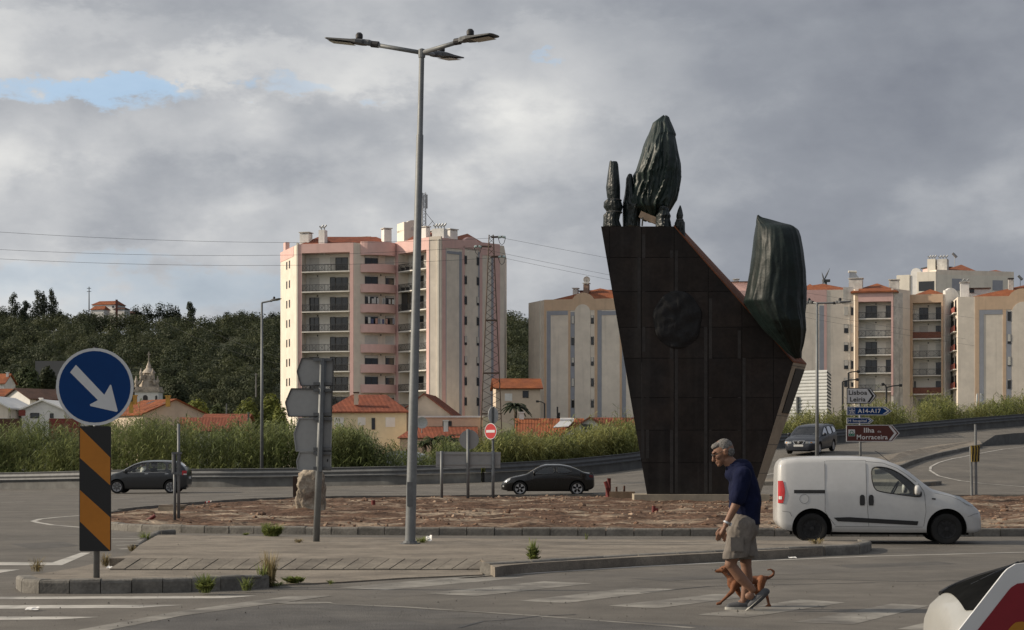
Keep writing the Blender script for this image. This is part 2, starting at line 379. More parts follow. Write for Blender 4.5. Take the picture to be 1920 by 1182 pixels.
# ---- kerb stones and the traffic island with the lamp post
def kerb_run(parent, pts, h=.15, w=.18, length=1.0, zoff=0., lean=0., mt=None):
    "stones along a world polyline, one object each, tops rounded"
    seg = []; tot = 0
    for a, c in zip(pts[:-1], pts[1:]): seg.append((tot, a, c)); tot += (c-a).length
    def at(s_):
        for t0, a, c in reversed(seg):
            if s_ >= t0 or t0 == 0:
                return a.lerp(c, min(1, max(0, (s_-t0)/max(1e-6, (c-a).length))))
    k = max(1, round(tot/length))
    for i in range(k):
        a = at(tot*i/k); c = at(tot*(i+1)/k); d = (c-a); ln = d.length; d.normalize(); nr_ = V((-d.y, d.x, 0))
        jg = min(.012, ln*.014); a = a+d*jg; c = c-d*jg; j = rnd.uniform(-.008, .008); jn = nr_*rnd.uniform(-.008, .008)
        prof = [(0, -.05), (0, h-.035), (.012, h-.01), (.035, h), (w, h), (w, -.05)]
        mb = MB(); vs = []
        for e in (a, c):
            for (o_, z_) in prof: vs.append(e+jn+nr_*o_+V((0, 0, z_+(j if z_ > 0 else 0)+zoff)))
        m_ = len(prof); mb.add(vs, [tuple(range(m_))[::-1], tuple(range(m_, 2*m_))]+[(q_, (q_+1) % m_, m_+(q_+1) % m_, m_+q_) for q_ in range(m_)])
        mb.build('kerb_stone', mt or m_kerb, parent)
def G0(x, y, z=0.):
    Y = F*(H-z)/(y-HY); return V(((x-CX)/F*Y, Y, z))
isl = MB()
top = .13
front_r = [(928, 1064), (945, 1061), (1000, 1056), (1200, 1044.5), (1420, 1033.5), (1610, 1023.5)]
poly = [G0(x, y, top) for x, y in ([(205, 1047), (240, 1041), (262, 1022), (296, 1003), (330, 1003), (600, 1007), (1000, 1011), (1300, 1012.5), (1560, 1014.5), (1628, 1015.5), (1633, 1018.5)]+[(x, y) for x, y in front_r[::-1]]+[(900, 1048.5), (560, 1048), (300, 1047.5)])]
isl.prism([p+V((0, 0, -.2)) for p in poly], (0, 0, .2))
island = isl.build('traffic_island', m_pave, kind='structure')
kerb_run(island, [G0(x, y, 0.0) for x, y in [(918, 1078), (1000, 1073), (1200, 1059), (1420, 1048), (1612, 1039.5)]], h=.155, w=.2, length=.8)
kerb_run(island, [G0(x, y, 0.0) for x, y in [(1612, 1039.5), (1631, 1035), (1634, 1031), (1625, 1028)]], h=.155, w=.15, length=.5)
kerb_run(island, [G0(x, y, 0.) for x, y in [(262, 1037), (272, 1026), (290, 1016), (303, 1008), (330, 1006)]], h=.135, w=.12, length=.6)
# sloping strip of long pavers between the raised part and the crossing
x = 206.
m_pv = mat('paver', (.22, .195, .16), rough=.9, var=.2, scale=1.6, orand=.08, bump=.5, bscale=30, col2=(.165, .145, .12), t0=.42, t1=.66)
while x < 925:
    wd = 29.2; xx = x+wd-2.0
    lo = 1067.5 if x < 880 else 1064
    a = [G0(x, lo, .03), G0(xx, lo, .03), G0(xx+30, 1048.2, .131), G0(x+30, 1048.2, .131)]
    MB().prism([p+V((0, 0, -.06)) for p in a], (0, 0, .064+rnd.uniform(-.004, .004))).build('paver', m_pv, island)
    x += wd
ps = MB(); ps.prism([G0(px, py, 0)+V((0, 0, -.1)) for px, py in [(30, 1086), (150, 1066), (205, 1052), (900, 1050), (905, 1080), (760, 1086), (640, 1094), (520, 1099), (440, 1099), (60, 1100)]], (0, 0, .118))
ps.build('pavement', m_pave, kind='structure')
# small island with the keep-right sign
s2 = MB(); fr = [(30, 1104), (42, 1111.5), (62, 1113.5), (150, 1114), (300, 1112), (480, 1106), (520, 1101)]
bk = [(500, 1093), (430, 1089), (200, 1082), (100, 1084), (50, 1090)]
vf = [G0(x, y, 0)+V((0, .1, .13)) for x, y in fr]; vb = [G0(x, y, 0)+V((0, 0, .02)) for x, y in bk[::-1]]
ncol = 40
def samp(lst, t):
    f_ = t*(len(lst)-1); i = min(int(f_), len(lst)-2); return lst[i].lerp(lst[i+1], f_-i)
rws = []
for j in range(6):
    r = []
    for i in range(ncol):
        t = i/(ncol-1); p = samp(vf, t).lerp(samp(vb, t), j/5); zz = .135*(1-(j/5)**2.2)+.02*(j/5)**2
        ed = min(1, min(t, 1-t)/.06); zz = zz*(.35+.65*ed)
        r.append((p.x, p.y, zz+.008*mnoise.noise((p.x*2, p.y*2, 3))))
    rws.append(r)
sis = s2.grid(rws).build('sign_island', m_pave, smooth=True, kind='structure')
kerb_run(sis, [G0(x, y, 0) for x, y in [(30, 1104), (42, 1111.5), (62, 1113.5), (150, 1114), (300, 1112), (420, 1108), (505, 1103)]], h=.16, w=.17, length=.36)

# ---- central roundabout island of bare soil
CI = [(152, 47), (170, 43.8), (215, 41.4), (320, 39.9), (600, 38.9), (900, 38.4), (1450, 38), (1920, 38), (2400, 40), (2600, 48), (2500, 62), (2200, 70), (1920, 73.5), (1500, 74), (1100, 74), (800, 72), (600, 70), (470, 66), (350, 60), (220, 52)]
cw = [V((PX(p, y), y, 0)) for p, y in CI]
def smooth_closed(pts, k=6):
    out = []; n_ = len(pts)
    for i in range(n_):
        p0, p1, p2, p3 = pts[i-1], pts[i], pts[(i+1) % n_], pts[(i+2) % n_]
        for j in range(k):
            t = j/k
            out.append(.5*((2*p1)+(p2-p0)*t+(2*p0-5*p1+4*p2-p3)*t*t+(3*p1-p0-3*p2+p3)*t**3))
    return out
cs = smooth_closed(cw, 6); CPOLY = np.array([(p.x, p.y) for p in cs])
def inside_dist(X, Y):
    "signed distance to the island outline, positive inside"
    px_, py_ = CPOLY[:, 0], CPOLY[:, 1]; qx, qy = np.roll(px_, -1), np.roll(py_, -1)
    X = X[..., None]; Y = Y[..., None]
    c = ((py_ > Y) != (qy > Y)) & (X < (qx-px_)*(Y-py_)/(qy-py_+1e-12)+px_)
    ins = c.sum(-1) % 2 == 1
    dx, dy = qx-px_, qy-py_; t = np.clip(((X-px_)*dx+(Y-py_)*dy)/(dx*dx+dy*dy+1e-12), 0, 1)
    d = np.sqrt(((px_+t*dx-X)**2+(py_+t*dy-Y)**2).min(-1))
    return np.where(ins, d, -d)
def soil_z(X, Y):
    d = inside_dist(np.atleast_1d(np.array(X, float)), np.atleast_1d(np.array(Y, float)))
    return .10+.06*np.clip(d/9, 0, 1)**.8
gx = np.arange(-11.5, 35, .14); gy = np.arange(37.5, 75, .20)
XX, YY = np.meshgrid(gx, gy); D = inside_dist(XX, YY)
ZZ = .10+.06*np.clip(D/9, 0, 1)**.8
nzv = np.array([[mnoise.fractal((x_*.9, y_*.55, 4.2), 1., 2.1, 6)*.05+abs(mnoise.noise((x_*3.1, y_*2.2, 8)))*.05+max(0, mnoise.noise((x_*.8, y_*.45, 1.7))-.15)*.16+max(0, mnoise.noise((x_*5.3, y_*4., 2.2)))*.035 for x_ in gx] for y_ in gy])
ZZ = ZZ+nzv*np.clip(D/.5, 0, 1)
ok = D > .02; idx = -np.ones(D.shape, int); idx[ok] = np.arange(ok.sum())
qq = np.stack([idx[:-1, :-1], idx[:-1, 1:], idx[1:, 1:], idx[1:, :-1]], -1).reshape(-1, 4); qq = qq[(qq >= 0).all(1)]
soil = link('central_island', np_mesh('central_island', np.stack([XX[ok], YY[ok], ZZ[ok]], -1), qq, m_soil, True), kind='structure')
k_ = [p for p in cs]
i0 = 19*6; order = [k_[(i0+i) % len(k_)] for i in range(0, 9*6)]
kerb_run(soil, order, h=.16, w=.16, length=.56)
back = [k_[(12*6+i) % len(k_)] for i in range(0, 7*6+1)]
kerb_run(soil, back, h=.2, w=.16, length=1.6)
# clods and stones strewn on the soil (nobody could count them)
def clods(n_, seed, sc):
    rs = np.random.RandomState(seed); mb = MB()
    ico = bmesh.new(); bmesh.ops.create_icosphere(ico, subdivisions=1, radius=1); iv = [v.co.copy() for v in ico.verts]; jf = [tuple(v.index for v in f.verts) for f in ico.faces]; ico.free()
    c = 0
    while c < n_:
        X_, Y_ = rs.uniform(-10, 26), rs.uniform(38.3, 73)
        if inside_dist(np.array([X_]), np.array([Y_]))[0] < .35: continue
        if mnoise.noise((X_*.5, Y_*.3, 5.5)) < rs.uniform(-.5, .35): continue
        i_ = np.clip(int((X_+11.5)/.14), 0, len(gx)-1); j_ = np.clip(int((Y_-37.5)/.2), 0, len(gy)-1)
        r_ = rs.gamma(2., sc); q_ = rs.uniform(.6, 1.2, 3)*r_
        mb.add([(X_+v.x*q_[0]*rs.uniform(.8, 1.2), Y_+v.y*q_[1], ZZ[j_, i_]+v.z*q_[2]*.7) for v in iv], jf); c += 1
    return mb
m_clod = mat('soil_clod', (.17, .10, .065), rough=.95, var=.3, scale=1., island=.35, col2=(.33, .24, .17), t0=.5, t1=.62)
clods(4200, 3, .016).build('soil_clods', m_clod, soil, kind='stuff')
# grit along kerbs and on the asphalt
rs = np.random.RandomState(5); mb = MB()
for _ in range(1100):
    px_ = rs.uniform(-50, 1950); py_ = rs.choice([rs.uniform(1090, 1180), rs.uniform(1010, 1090)], p=[.7, .3])
    p = G0(px_, py_, 0); r_ = rs.gamma(2, .0016)+.0015
    zz = .14 if (py_ < 1045 and 300 < px_ < 1300) else .02 if py_ < 1086 else 0.004
    mb.add([(p.x+r_*math.cos(t), p.y+r_*math.sin(t), zz) for t in (0, 2.1, 4.2)]+[(p.x, p.y, zz+r_*1.2)], [(0, 1, 3), (1, 2, 3), (2, 0, 3)])
mb.build('grit', mat('grit', (.16, .145, .12), var=.3, island=.5), road, kind='stuff')
# far kerbs and raised pavement on the right
rk = MB()
sp = [GP(x, y) for x, y in [(1600, 872), (1690, 852), (1760, 838), (1835, 829), (1842, 836), (1800, 846), (1745, 856), (1700, 872), (1690, 878), (1650, 880)]]
rk.prism([p+V((0, 0, -.2)) for p in sp], (0, 0, .32)); spl = rk.build('splitter_island', m_pave, kind='structure')
kerb_run(spl, [GP(x, y) for x, y in [(1640, 890), (1690, 880), (1712, 871), (1750, 859), (1800, 848), (1842, 839)]], h=.2, w=.2, length=1.8)
k2 = MB(); sp = [GP(x, y) for x, y in [(1380, 910), (1560, 910), (1750, 911.5), (1764, 909.5), (1750, 906), (1560, 903), (1380, 904)]]
k2.prism([p+V((0, 0, -.1)) for p in sp], (0, 0, .24)); spl2 = k2.build('splitter_island', m_pave, kind='structure')
kerb_run(spl2, [GP(x, y) for x, y in [(1380, 911), (1560, 911), (1750, 912.5), (1766, 910)]], h=.19, w=.18, length=1.6)
# ================================================================ hills, forest, apartment blocks, houses
m_cream = mat('render_cream', (.79, .71, .61), rough=.9, var=.07, scale=.15, streak=.3)
m_creampale = mat('render_pale', (.78, .735, .64), rough=.9, var=.05, scale=.15, streak=.2)  # slightly paler cream render for trim, pipes and roof boxes
m_pink = mat('render_pink', (.74, .49, .45), rough=.9, var=.05, scale=.2, streak=.2)
m_peach = mat('render_peach', (.66, .48, .335), rough=.9, var=.06, scale=.2, streak=.2)
m_gblue = mat('render_grey_blue', (.34, .355, .40), rough=.9, var=.06, scale=.2)
m_wht = mat('render_white', (.80, .785, .75), rough=.85, var=.06, scale=.3, streak=.2)
m_stain = mat('render_stained', (.62, .60, .56), rough=.9, var=.2, scale=.25, streak=.95)
m_loggia = mat('loggia_wall', (.82, .79, .72), rough=.9, var=.04, scale=.2)
m_frame = mat('window_frame_dark', (.05, .047, .045), rough=.5, var=.1)
m_pane = mat('window_glass_dark', (.018, .021, .024), rough=.08, var=.2, spec=.6)
m_shut = mat('roller_shutter', (.62, .60, .55), rough=.7, var=.06, scale=2)
m_rail = mat('railing_iron', (.05, .05, .052), rough=.6, var=.1)
m_slab = mat('slab_edge', (.76, .735, .68), rough=.85, var=.08, scale=.4, streak=.3)
m_iron = mat('galvanised', (.30, .31, .32), rough=.5, var=.1, metal=.5, scale=3)
m_dark = mat('dark_metal', (.03, .03, .032), rough=.5, var=.1)
def tile_mat(name, c, c2):
    m = mat(name, c, rough=.85, var=.18, scale=.5, col2=c2, t0=.42, t1=.68)
    n = m.node_tree.nodes; l = m.node_tree.links; b = n['Principled BSDF']
    tcn = n.new('ShaderNodeTexCoord')
    wv = n.new('ShaderNodeTexWave'); wv.bands_direction = 'X'; wv.inputs['Scale'].default_value = 2.1; l.new(tcn.outputs['UV'], wv.inputs[0])
    mx = n.new('ShaderNodeMix'); mx.data_type = 'RGBA'; mx.blend_type = 'MULTIPLY'; mx.inputs[0].default_value = 1.
    src = b.inputs['Base Color'].links[0].from_socket; l.new(src, mx.inputs[6])
    rp = n.new('ShaderNodeMapRange'); rp.inputs[3].default_value = .62; rp.inputs[4].default_value = 1.15; l.new(wv.outputs['Fac'], rp.inputs[0])
    l.new(rp.outputs[0], mx.inputs[7]); l.new(mx.outputs[2], b.inputs['Base Color'])
    bp = n.new('ShaderNodeBump'); bp.inputs['Strength'].default_value = 1.; bp.inputs['Distance'].default_value = .12
    l.new(wv.outputs['Fac'], bp.inputs['Height']); l.new(bp.outputs[0], b.inputs['Normal'])
    return m
m_tile = tile_mat('roof_tile', (.36, .105, .055), (.27, .085, .05))
m_tile2 = tile_mat('roof_tile_orange', (.43, .135, .05), (.33, .105, .05))
m_tileb = tile_mat('roof_tile_brown', (.17, .085, .06), (.12, .06, .045))
def roof_uv(o):
    "tile rows run down the slope: u along the horizontal direction of each face"
    me = o.data; uv = me.uv_layers.new(name='UVMap')
    for p in me.polygons:
        n_ = p.normal; d = V((-n_.y, n_.x, 0))
        if d.length < 1e-4: d = V((1, 0, 0))
        d.normalize(); e = n_.cross(d)
        for li in p.loop_indices:
            c = me.vertices[me.loops[li].vertex_index].co; uv.data[li].uv = (c.dot(d), c.dot(e))
    return o
class Fac:
    def __init__(s, a, b):      # two (px, distance) ends
        s.o = V((PX(*a), a[1], 0)); e = V((PX(*b), b[1], 0)); s.d = (e-s.o); s.L = s.d.length; s.d.normalize()
        s.n = V((s.d.y, -s.d.x, 0))
    def u(s, px): k = (px-CX)/F; return (k*s.o.y-s.o.x)/(s.d.x-k*s.d.y)
    def z(s, px, py): Y = s.o.y+s.u(px)*s.d.y; return H+(HY-py)/F*Y
    def W(s, u, z, d=0.): return s.o+s.d*u+s.n*d+V((0, 0, z))
    def box(s, mb, u0, u1, z0, z1, d0, d1):
        return mb.hexa([s.W(u0, z0, d1), s.W(u1, z0, d1), s.W(u1, z0, d0), s.W(u0, z0, d0), s.W(u0, z1, d1), s.W(u1, z1, d1), s.W(u1, z1, d0), s.W(u0, z1, d0)])
    def part(s, name, material, parent, u0, u1, z0, z1, d0, d1): return s.box(MB(), u0, u1, z0, z1, d0, d1).build(name, material, parent)
    def pxbox(s, name, material, parent, x0, x1, y0, y1, d0, d1):
        c = (x0+x1)/2; return s.part(name, material, parent, s.u(x0), s.u(x1), s.z(c, y1), s.z(c, y0), d0, d1)
def window(f, parent, u0, u1, z0, z1, d=0., state='open', split=True, shut=0., sm=None):
    "frame with a dark pane set back in it, or a closed roller shutter; shut is the share the shutter is lowered"
    if state == 'shut':
        mb = MB(); f.box(mb, u0, u1, z0, z1, d-.02, d+.02)
        k = max(3, int((z1-z0)/.16))
        for i in range(k): f.box(mb, u0+.03, u1-.03, z0+(z1-z0)*(i+.12)/k, z0+(z1-z0)*(i+.88)/k, d+.02, d+.035)
        return mb.build('window', sm or m_shut, parent)
    mb = MB(); t = .07
    f.box(mb, u0, u0+t, z0, z1, d-.02, d+.05); f.box(mb, u1-t, u1, z0, z1, d-.02, d+.05)
    f.box(mb, u0, u1, z0, z0+t, d-.02, d+.051); f.box(mb, u0, u1, z1-t, z1, d-.02, d+.051)
    if split and u1-u0 > .9: c = (u0+u1)/2; f.box(mb, c-t/2, c+t/2, z0, z1, d-.02, d+.052)
    o = mb.build('window', m_frame, parent)
    f.part('pane', m_pane, o, u0+t, u1-t, z0+t, z1-t, d-.02, d+.012)
    if shut: f.part('shutter', m_shut, o, u0+t*.5, u1-t*.5, z1-(z1-z0)*shut, z1-.02, d, d+.07)
    return o
def railing(f, parent, u0, u1, z0, h=.95, d=0., gap_=.22, mt=None):
    mb = MB(); f.box(mb, u0, u1, z0+h-.06, z0+h, d-.04, d+.04); f.box(mb, u0, u1, z0+.08, z0+.13, d-.03, d+.03)
    k = max(2, int((u1-u0)/gap_))
    for i in range(k+1):
        u = u0+(u1-u0)*i/k; t = .035 if i % 5 == 0 else .018; f.box(mb, u-t, u+t, z0, z0+h-.05, d-.02, d+.02)
    # scroll crosses between the bars
    k2 = max(1, int((u1-u0)/1.1))
    for i in range(k2):
        a = u0+(u1-u0)*(i+.2)/k2; c = u0+(u1-u0)*(i+.8)/k2
        mb.bar(f.W(a, z0+.15, d), f.W(c, z0+h-.1, d), .03, .03); mb.bar(f.W(c, z0+.15, d), f.W(a, z0+h-.1, d), .03, .03)
    return mb.build('railing', mt or m_rail, parent)
def hip_roof(parent, pts, z0, z1, inset, material, name='roof', ov=.4, thick=.25):
    "roof over a quadrilateral footprint (world xy, counter-clockwise), ridge along the longer side"
    p = [V((a.x, a.y, 0)) for a in pts]; c = sum(p, V())/4; p = [c+(a-c)*(1+ov/((a-c).length)) for a in p]
    if (p[1]-p[0]).length < (p[2]-p[1]).length: p = p[1:]+p[:1]
    a = (p[3]+p[0])/2; b_ = (p[1]+p[2])/2; d = (b_-a)
    r0 = a+d*inset; r1 = b_-d*inset
    mb = MB(); up = V((0, 0, 1))
    lo = [q_+up*z0 for q_ in p]; lo2 = [q_+up*(z0-thick) for q_ in p]
    mb.add(lo+lo2+[r0+up*z1, r1+up*z1], [(0, 1, 9, 8), (1, 2, 9), (2, 3, 8, 9), (3, 0, 8), (7, 6, 5, 4), (0, 4, 5, 1), (1, 5, 6, 2), (2, 6, 7, 3), (3, 7, 4, 0)])
    return roof_uv(mb.build(name, material, parent, norm=True))
def chimney(f, parent, x0, x1, y0, y1, d, w=.9, cap=True, mt=None, capm=None, top=None):
    c = (x0+x1)/2; Y = f.o.y+f.u(c)*f.d.y-d*f.n.y*1.; u0, u1 = f.u(x0), f.u(x1); z0, z1 = f.z(c, y1), f.z(c, y0)
    o = f.part('chimney', mt or m_wht, parent, u0, u1, z0-1.5, z1, d-w, d)
    if cap:
        mb = MB(); f.box(mb, u0-.12, u1+.12, z1+.12, z1+.24, d-w-.12, d+.12)
        for a in (u0+.05, u1-.2):
            f.box(mb, a, a+.15, z1-.02, z1+.13, d-w, d-w+.15); f.box(mb, a, a+.15, z1-.02, z1+.13, d-.15, d)
        mb.build('chimney_cap', capm or m_stain, o)
    if top:
        mb = MB()
        for i in range(top):
            u = u0+(u1-u0)*(i+.5)/top; zc = z1+.25
            mb.tube([f.W(u, z1-.05, d-w/2), f.W(u, zc+.15, d-w/2)], .08, 8)
            mb.tube([f.W(u-.28, zc+.35, d-w/2), f.W(u-.1, zc+.12, d-w/2), f.W(u+.12, zc+.28, d-w/2), f.W(u+.3, zc+.5, d-w/2)], .12, 8)
        mb.build('flue_cowl', m_iron, o)
    return o

# ---------------------------------------------------------------- pink apartment tower
tw = thing('apartment_tower', 'tall pink and cream apartment tower with stacked balconies and red tiled roof', 'building', (PX(735, 275), 275, -1))
fA0 = Fac((526, 283), (558, 272.2)); fA = Fac((558, 272.2), (663, 270)); fB = Fac((663, 270), (742, 272.5)); fC = Fac((742, 272.5), (805, 265.8))
fD1 = Fac((805, 265.8), (827, 265.2)); fD = Fac((827, 265.2), (945, 274))
ZT = fA.z(610, 457); Z0 = -1.2
ST = [fA.z(610, 508.7)-2.826*k for k in range(9)]      # tops of the balcony slabs
uA = (fA.u(566), fA.u(656)); uC = (fC.u(747), fC.u(800))
foot = [fA0.W(0, Z0), fA0.W(fA0.L, Z0), fA.W(uA[0], Z0), fA.W(uA[0], Z0, -1.7), fA.W(uA[1], Z0, -1.7), fA.W(uA[1], Z0), fB.W(0, Z0), fB.W(fB.L, Z0), fC.W(uC[0], Z0), fC.W(uC[0], Z0, -1.7), fC.W(uC[1], Z0, -1.7), fC.W(uC[1], Z0), fD1.W(0, Z0), fD.W(0, Z0), fD.W(fD.L, Z0),
        V((PX(950, 292), 292, Z0)), V((PX(545, 297), 297, Z0))]
MB().prism(foot, (0, 0, ZT-Z0-.01)).build('wall', m_cream, tw)
pk = lambda f, x0, x1, y0, y1, d=.06, nm='pink_band': f.pxbox(nm, m_pink, tw, x0, x1, y0, y1, -.02, d)
# pink framing of the loggia column A
fA.part('pink_band', m_pink, tw, fA.u(559.5), uA[0], Z0, ZT, -.02, .06); fA.part('pink_band', m_pink, tw, uA[1], fA.L-.02, Z0, ZT, -.02, .06)
fA.part('pink_band', m_pink, tw, uA[0]-.01, uA[1]+.01, fA.z(610, 474), ZT+.02, -1.7, .055)
fA0.part('pink_band', m_pink, tw, .05, fA0.L-2.4, fA.z(610, 476), ZT+.0, -.02, .05)
fA0.part('cap_stone', m_pink, tw, 2., 3.4, ZT-.1, ZT+1.2, -.6, .0)
fA.part('pilaster', m_creampale, tw, fA.u(556.6), fA.u(559.4), Z0, ZT+.2, -.4, .16)
for k in range(8):
    for x in (538, 543): 
        u = fA0.u(x); window(fA0, tw, u-.3, u+.3, ST[k]+1.0, ST[k]+2.1, 0, 'open', False)
stA = ['ss', 's', '', '', 's', '', 'x', '', 's']
for k, z in enumerate(ST):
    b = fA.part('balcony', m_slab, tw, uA[0]+.01, uA[1]-.01, z-.16, z, -1.7, .08)
    railing(fA, b, uA[0]+.05, uA[1]-.05, z, .98, .0)
    if k: fA.part('ceiling_lamp', m_frame, tw, fA.u(587), fA.u(588.4), z+2.2, z+2.45, -1.7, -1.55)
    window(fA, tw, fA.u(572), fA.u(590.5), z+.02, z+2.1, -1.68, 'shut' if k in (0, 1, 4) else 'open')
    window(fA, tw, fA.u(611), fA.u(621), z+.02, z+2.1, -1.68, 'shut' if k in (0,) else 'open', False)
    window(fA, tw, fA.u(621.4), fA.u(645), z+.02, z+2.05, -1.68, 'open')
fA.part('loggia_wall', m_loggia, tw, uA[0]+.005, uA[1]-.005, Z0, ZT-.2, -1.7, -1.694)
# section B: rounded pink balconies
uB0, uB1 = fB.u(676), fB.u(741)
def bowed(z0, z1, name, material, dep=1.25):
    mb = MB(); n_ = 14; lo = []; 
    for i in range(n_+1):
        t = i/n_; u = uB0+(uB1-uB0)*t; dd = .25+dep*(1-abs(2*t-1)**2.6)*.8
        lo.append(fB.W(u, z0, dd))
    lo = lo+[fB.W(uB1, z0, -.02), fB.W(uB0, z0, -.02)]
    return mb.prism(lo, (0, 0, z1-z0)).build(name, material, tw)
for k, z in enumerate(ST):
    b = bowed(z-.25, z+.92, 'balcony', m_pink)
    window(fB, tw, fB.u(684), fB.u(708.5), z+.9, z+2.2, .01, 'shut' if k in (4,) else 'open', True, .28 if k in (0, 5) else .12)
    window(fB, tw, fB.u(722.5), fB.u(738.5), z+.9, z+2.2, .01, 'shut' if k in (0, 4) else 'open', False, .2)
    fB.part('ceiling_lamp', m_frame, tw, fB.u(713), fB.u(714.5), z+2.2, z+2.4, 0, .15)
    if k in (2, 3):      # washing hung out
        for i in range(8):
            u = fB.u(686+rnd.uniform(5, 7)*i); c = [(.6, .6, .6), (.08, .1, .2), (.5, .3, .25), (.3, .3, .35)][i % 4] if k == 3 else (.55, .55, .55)
            fB.part('washing', mat('washing%d%d' % (k, i % 4), c), b, u, u+rnd.uniform(.25, .4), z+1.0, z+1.85+rnd.uniform(-.2, .1), 1.0, 1.03)
bowed(ZT-1.7, ZT+.18, 'pink_band', m_pink)
# section C: loggias turned to the sun
fC.part('pink_band', m_pink, tw, -.05, uC[0], Z0, ZT+.3, -.02, .06); fC.part('pink_band', m_pink, tw, uC[1], fC.L, Z0, ZT+.3, -.02, .06)
fC.part('pink_band', m_pink, tw, uC[0]-.01, uC[1]+.01, fC.z(770, 473), ZT+.31, -1.7, .055)
for k, z in enumerate(ST):
    b = fC.part('balcony', m_slab, tw, uC[0]+.01, uC[1]-.01, z-.16, z, -1.7, .08)
    railing(fC, b, uC[0]+.05, uC[1]-.05, z, .98, .0)
    window(fC, tw, uC[0]+.35*(uC[1]-uC[0]), uC[0]+.55*(uC[1]-uC[0]), z+.02, z+2.1, -1.68, 'shut' if k in (4, 5) else 'open', False)
    window(fC, tw, uC[0]+.72*(uC[1]-uC[0]), uC[0]+.95*(uC[1]-uC[0]), z+.02, z+2.1, -1.68, 'shut' if k in (4, 5) else 'open', False)
    if k in (0, 1): # things on the balcony
        for i in range(3): 
            u = uC[0]+.4+i*1.2; mb = MB(); mb.tube([fC.W(u, z, -.5), fC.W(u, z+.5+.3*rnd.random(), -.5)], [.22, .3], 8); mb.build('plant_pot', m_frame, b)
fC.part('screen', m_frame, tw, uC[0]+.05, uC[0]+1.5, ST[2], ST[1]-.2, -.6, -.5)
fC.part('loggia_wall', m_loggia, tw, uC[0]+.005, uC[1]-.005, Z0, ZT-.2, -1.7, -1.694)
# section D: stair wing with slots
fD1.part('pink_band', m_cream, tw, .02, fD1.L-.02, ZT-.1, ZT+.35, -.4, .05)
fD1.part('downpipe', m_creampale, tw, fD1.u(820.5), fD1.u(823.5), Z0, ZT, 0, .16)
topD = fD.z(880, 463)
fD.part('pink_band', m_pink, tw, .3, fD.u(937), topD-.2, fD.z(880, 452), -.6, .05)
fD.pxbox('pink_band', m_pink, tw, 829, 868, 452, 466, -.02, .055)
for x0, x1 in ((829, 835.5), (867, 871), (899, 904), (925, 937)): fD.part('pink_band', m_pink, tw, fD.u(x0), fD.u(x1), Z0, topD+.05, -.02, .05)
fD.pxbox('grey_band', m_gblue, tw, 838, 865.5, 472, 477, -.02, .052); fD.part('grey_band', m_gblue, tw, fD.u(861), fD.u(865.5), Z0, fD.z(863, 472.2), -.02, .051)
for x0, x1 in ((834, 836.5), (896.5, 899), (921, 925)): fD.part('grey_band', m_gblue, tw, fD.u(x0), fD.u(x1), Z0, topD-.6, -.02, .045)
def arch(f, parent, x0, x1, ytop, material, name, d0, d1, zb):
    u0, u1 = f.u(x0), f.u(x1); r = (u1-u0)/2; c = (u0+u1)/2; zt = f.z((x0+x1)/2, ytop); mb = MB()
    pts = [(u0, zb), (u1, zb)]+[(c+r*math.cos(t), zt-r+r*math.sin(t)) for t in np.linspace(0, math.pi, 13)]
    return mb.prism([f.W(u, z, d0) for u, z in pts], f.n*(d1-d0)).build(name, material, parent)
arch(fD, tw, 866, 902, 444.5, m_pink, 'gable_arch', -.6, .0, topD-.5)
fD.pxbox('pink_band', m_pink, tw, 902, 937, 461, 480, -.02, .058)
arch(fD, tw, 872, 896, 470, m_cream, 'arched_panel', -.02, .075, Z0+1)
for k in range(8):
    for x, st in ((872.3, k in (4, 5)), (895, k in (2, 4, 5))):
        u = fD.u(x); window(fD, tw, u-.22, u+.22, ST[k]+.72, ST[k]+1.95, .085, 'open', False, .7 if st else .08)
# roof, chimneys, mast
roofA = hip_roof(tw, [fA.W(.6, 0, -.8), fB.W(fB.L-.2, 0, -.8), V((PX(738, 279.5), 279.5, 0)), V((PX(562, 279.5), 279.5, 0))], ZT+.1, ZT+1.55, .2, m_tile)
hip_roof(tw, [fC.W(.5, 0, -1), fD1.W(fD1.L-.5, 0, -1.), V((PX(860, 288), 288, 0)), V((PX(770, 288), 288, 0))], ZT+.2, ZT+2.4, .25, m_tile)
hip_roof(tw, [fD.W(1, 0, -1.2), fD.W(fD.L-2, 0, -1.2), V((PX(925, 288), 288, 0)), V((PX(850, 288), 288, 0))], ZT-.2, ZT+1.9, .3, m_tile)
chimney(fA, tw, 554.5, 571.5, 436, 456, -1.5, 1.5); chimney(fA, tw, 593, 604, 430, 456, -.9, 1.2, cap=False, top=2); chimney(fA, tw, 633, 653, 433.5, 444, -9, 1.4)
chimney(fB, tw, 707, 719, 439, 446, -8, 1.2); chimney(fB, tw, 727, 741, 428.5, 452, -1.5, 1.2); chimney(fC, tw, 757, 767, 432, 452, -4, 1.)
chimney(fD1, tw, 806, 828, 427.5, 452, -.8, 1.4, cap=False, top=4); chimney(fD, tw, 835.5, 843.5, 423, 447, -4, 1.); chimney(fD, tw, 858, 872, 431, 455, -1.5, 1.4)
c = MB(); fB.box(c, fB.u(794), fB.u(828), ZT, fB.z(768, 403), -11, -8); tr = c.build('lift_house', m_creampale, tw)
fB.pxbox('vent', m_shut, tr, 807, 819, 415, 421, -8.02, -7.95); arch(fB, tr, 794, 828, 401, m_creampale, 'curved_top', -11, -8.01, ZT+3)
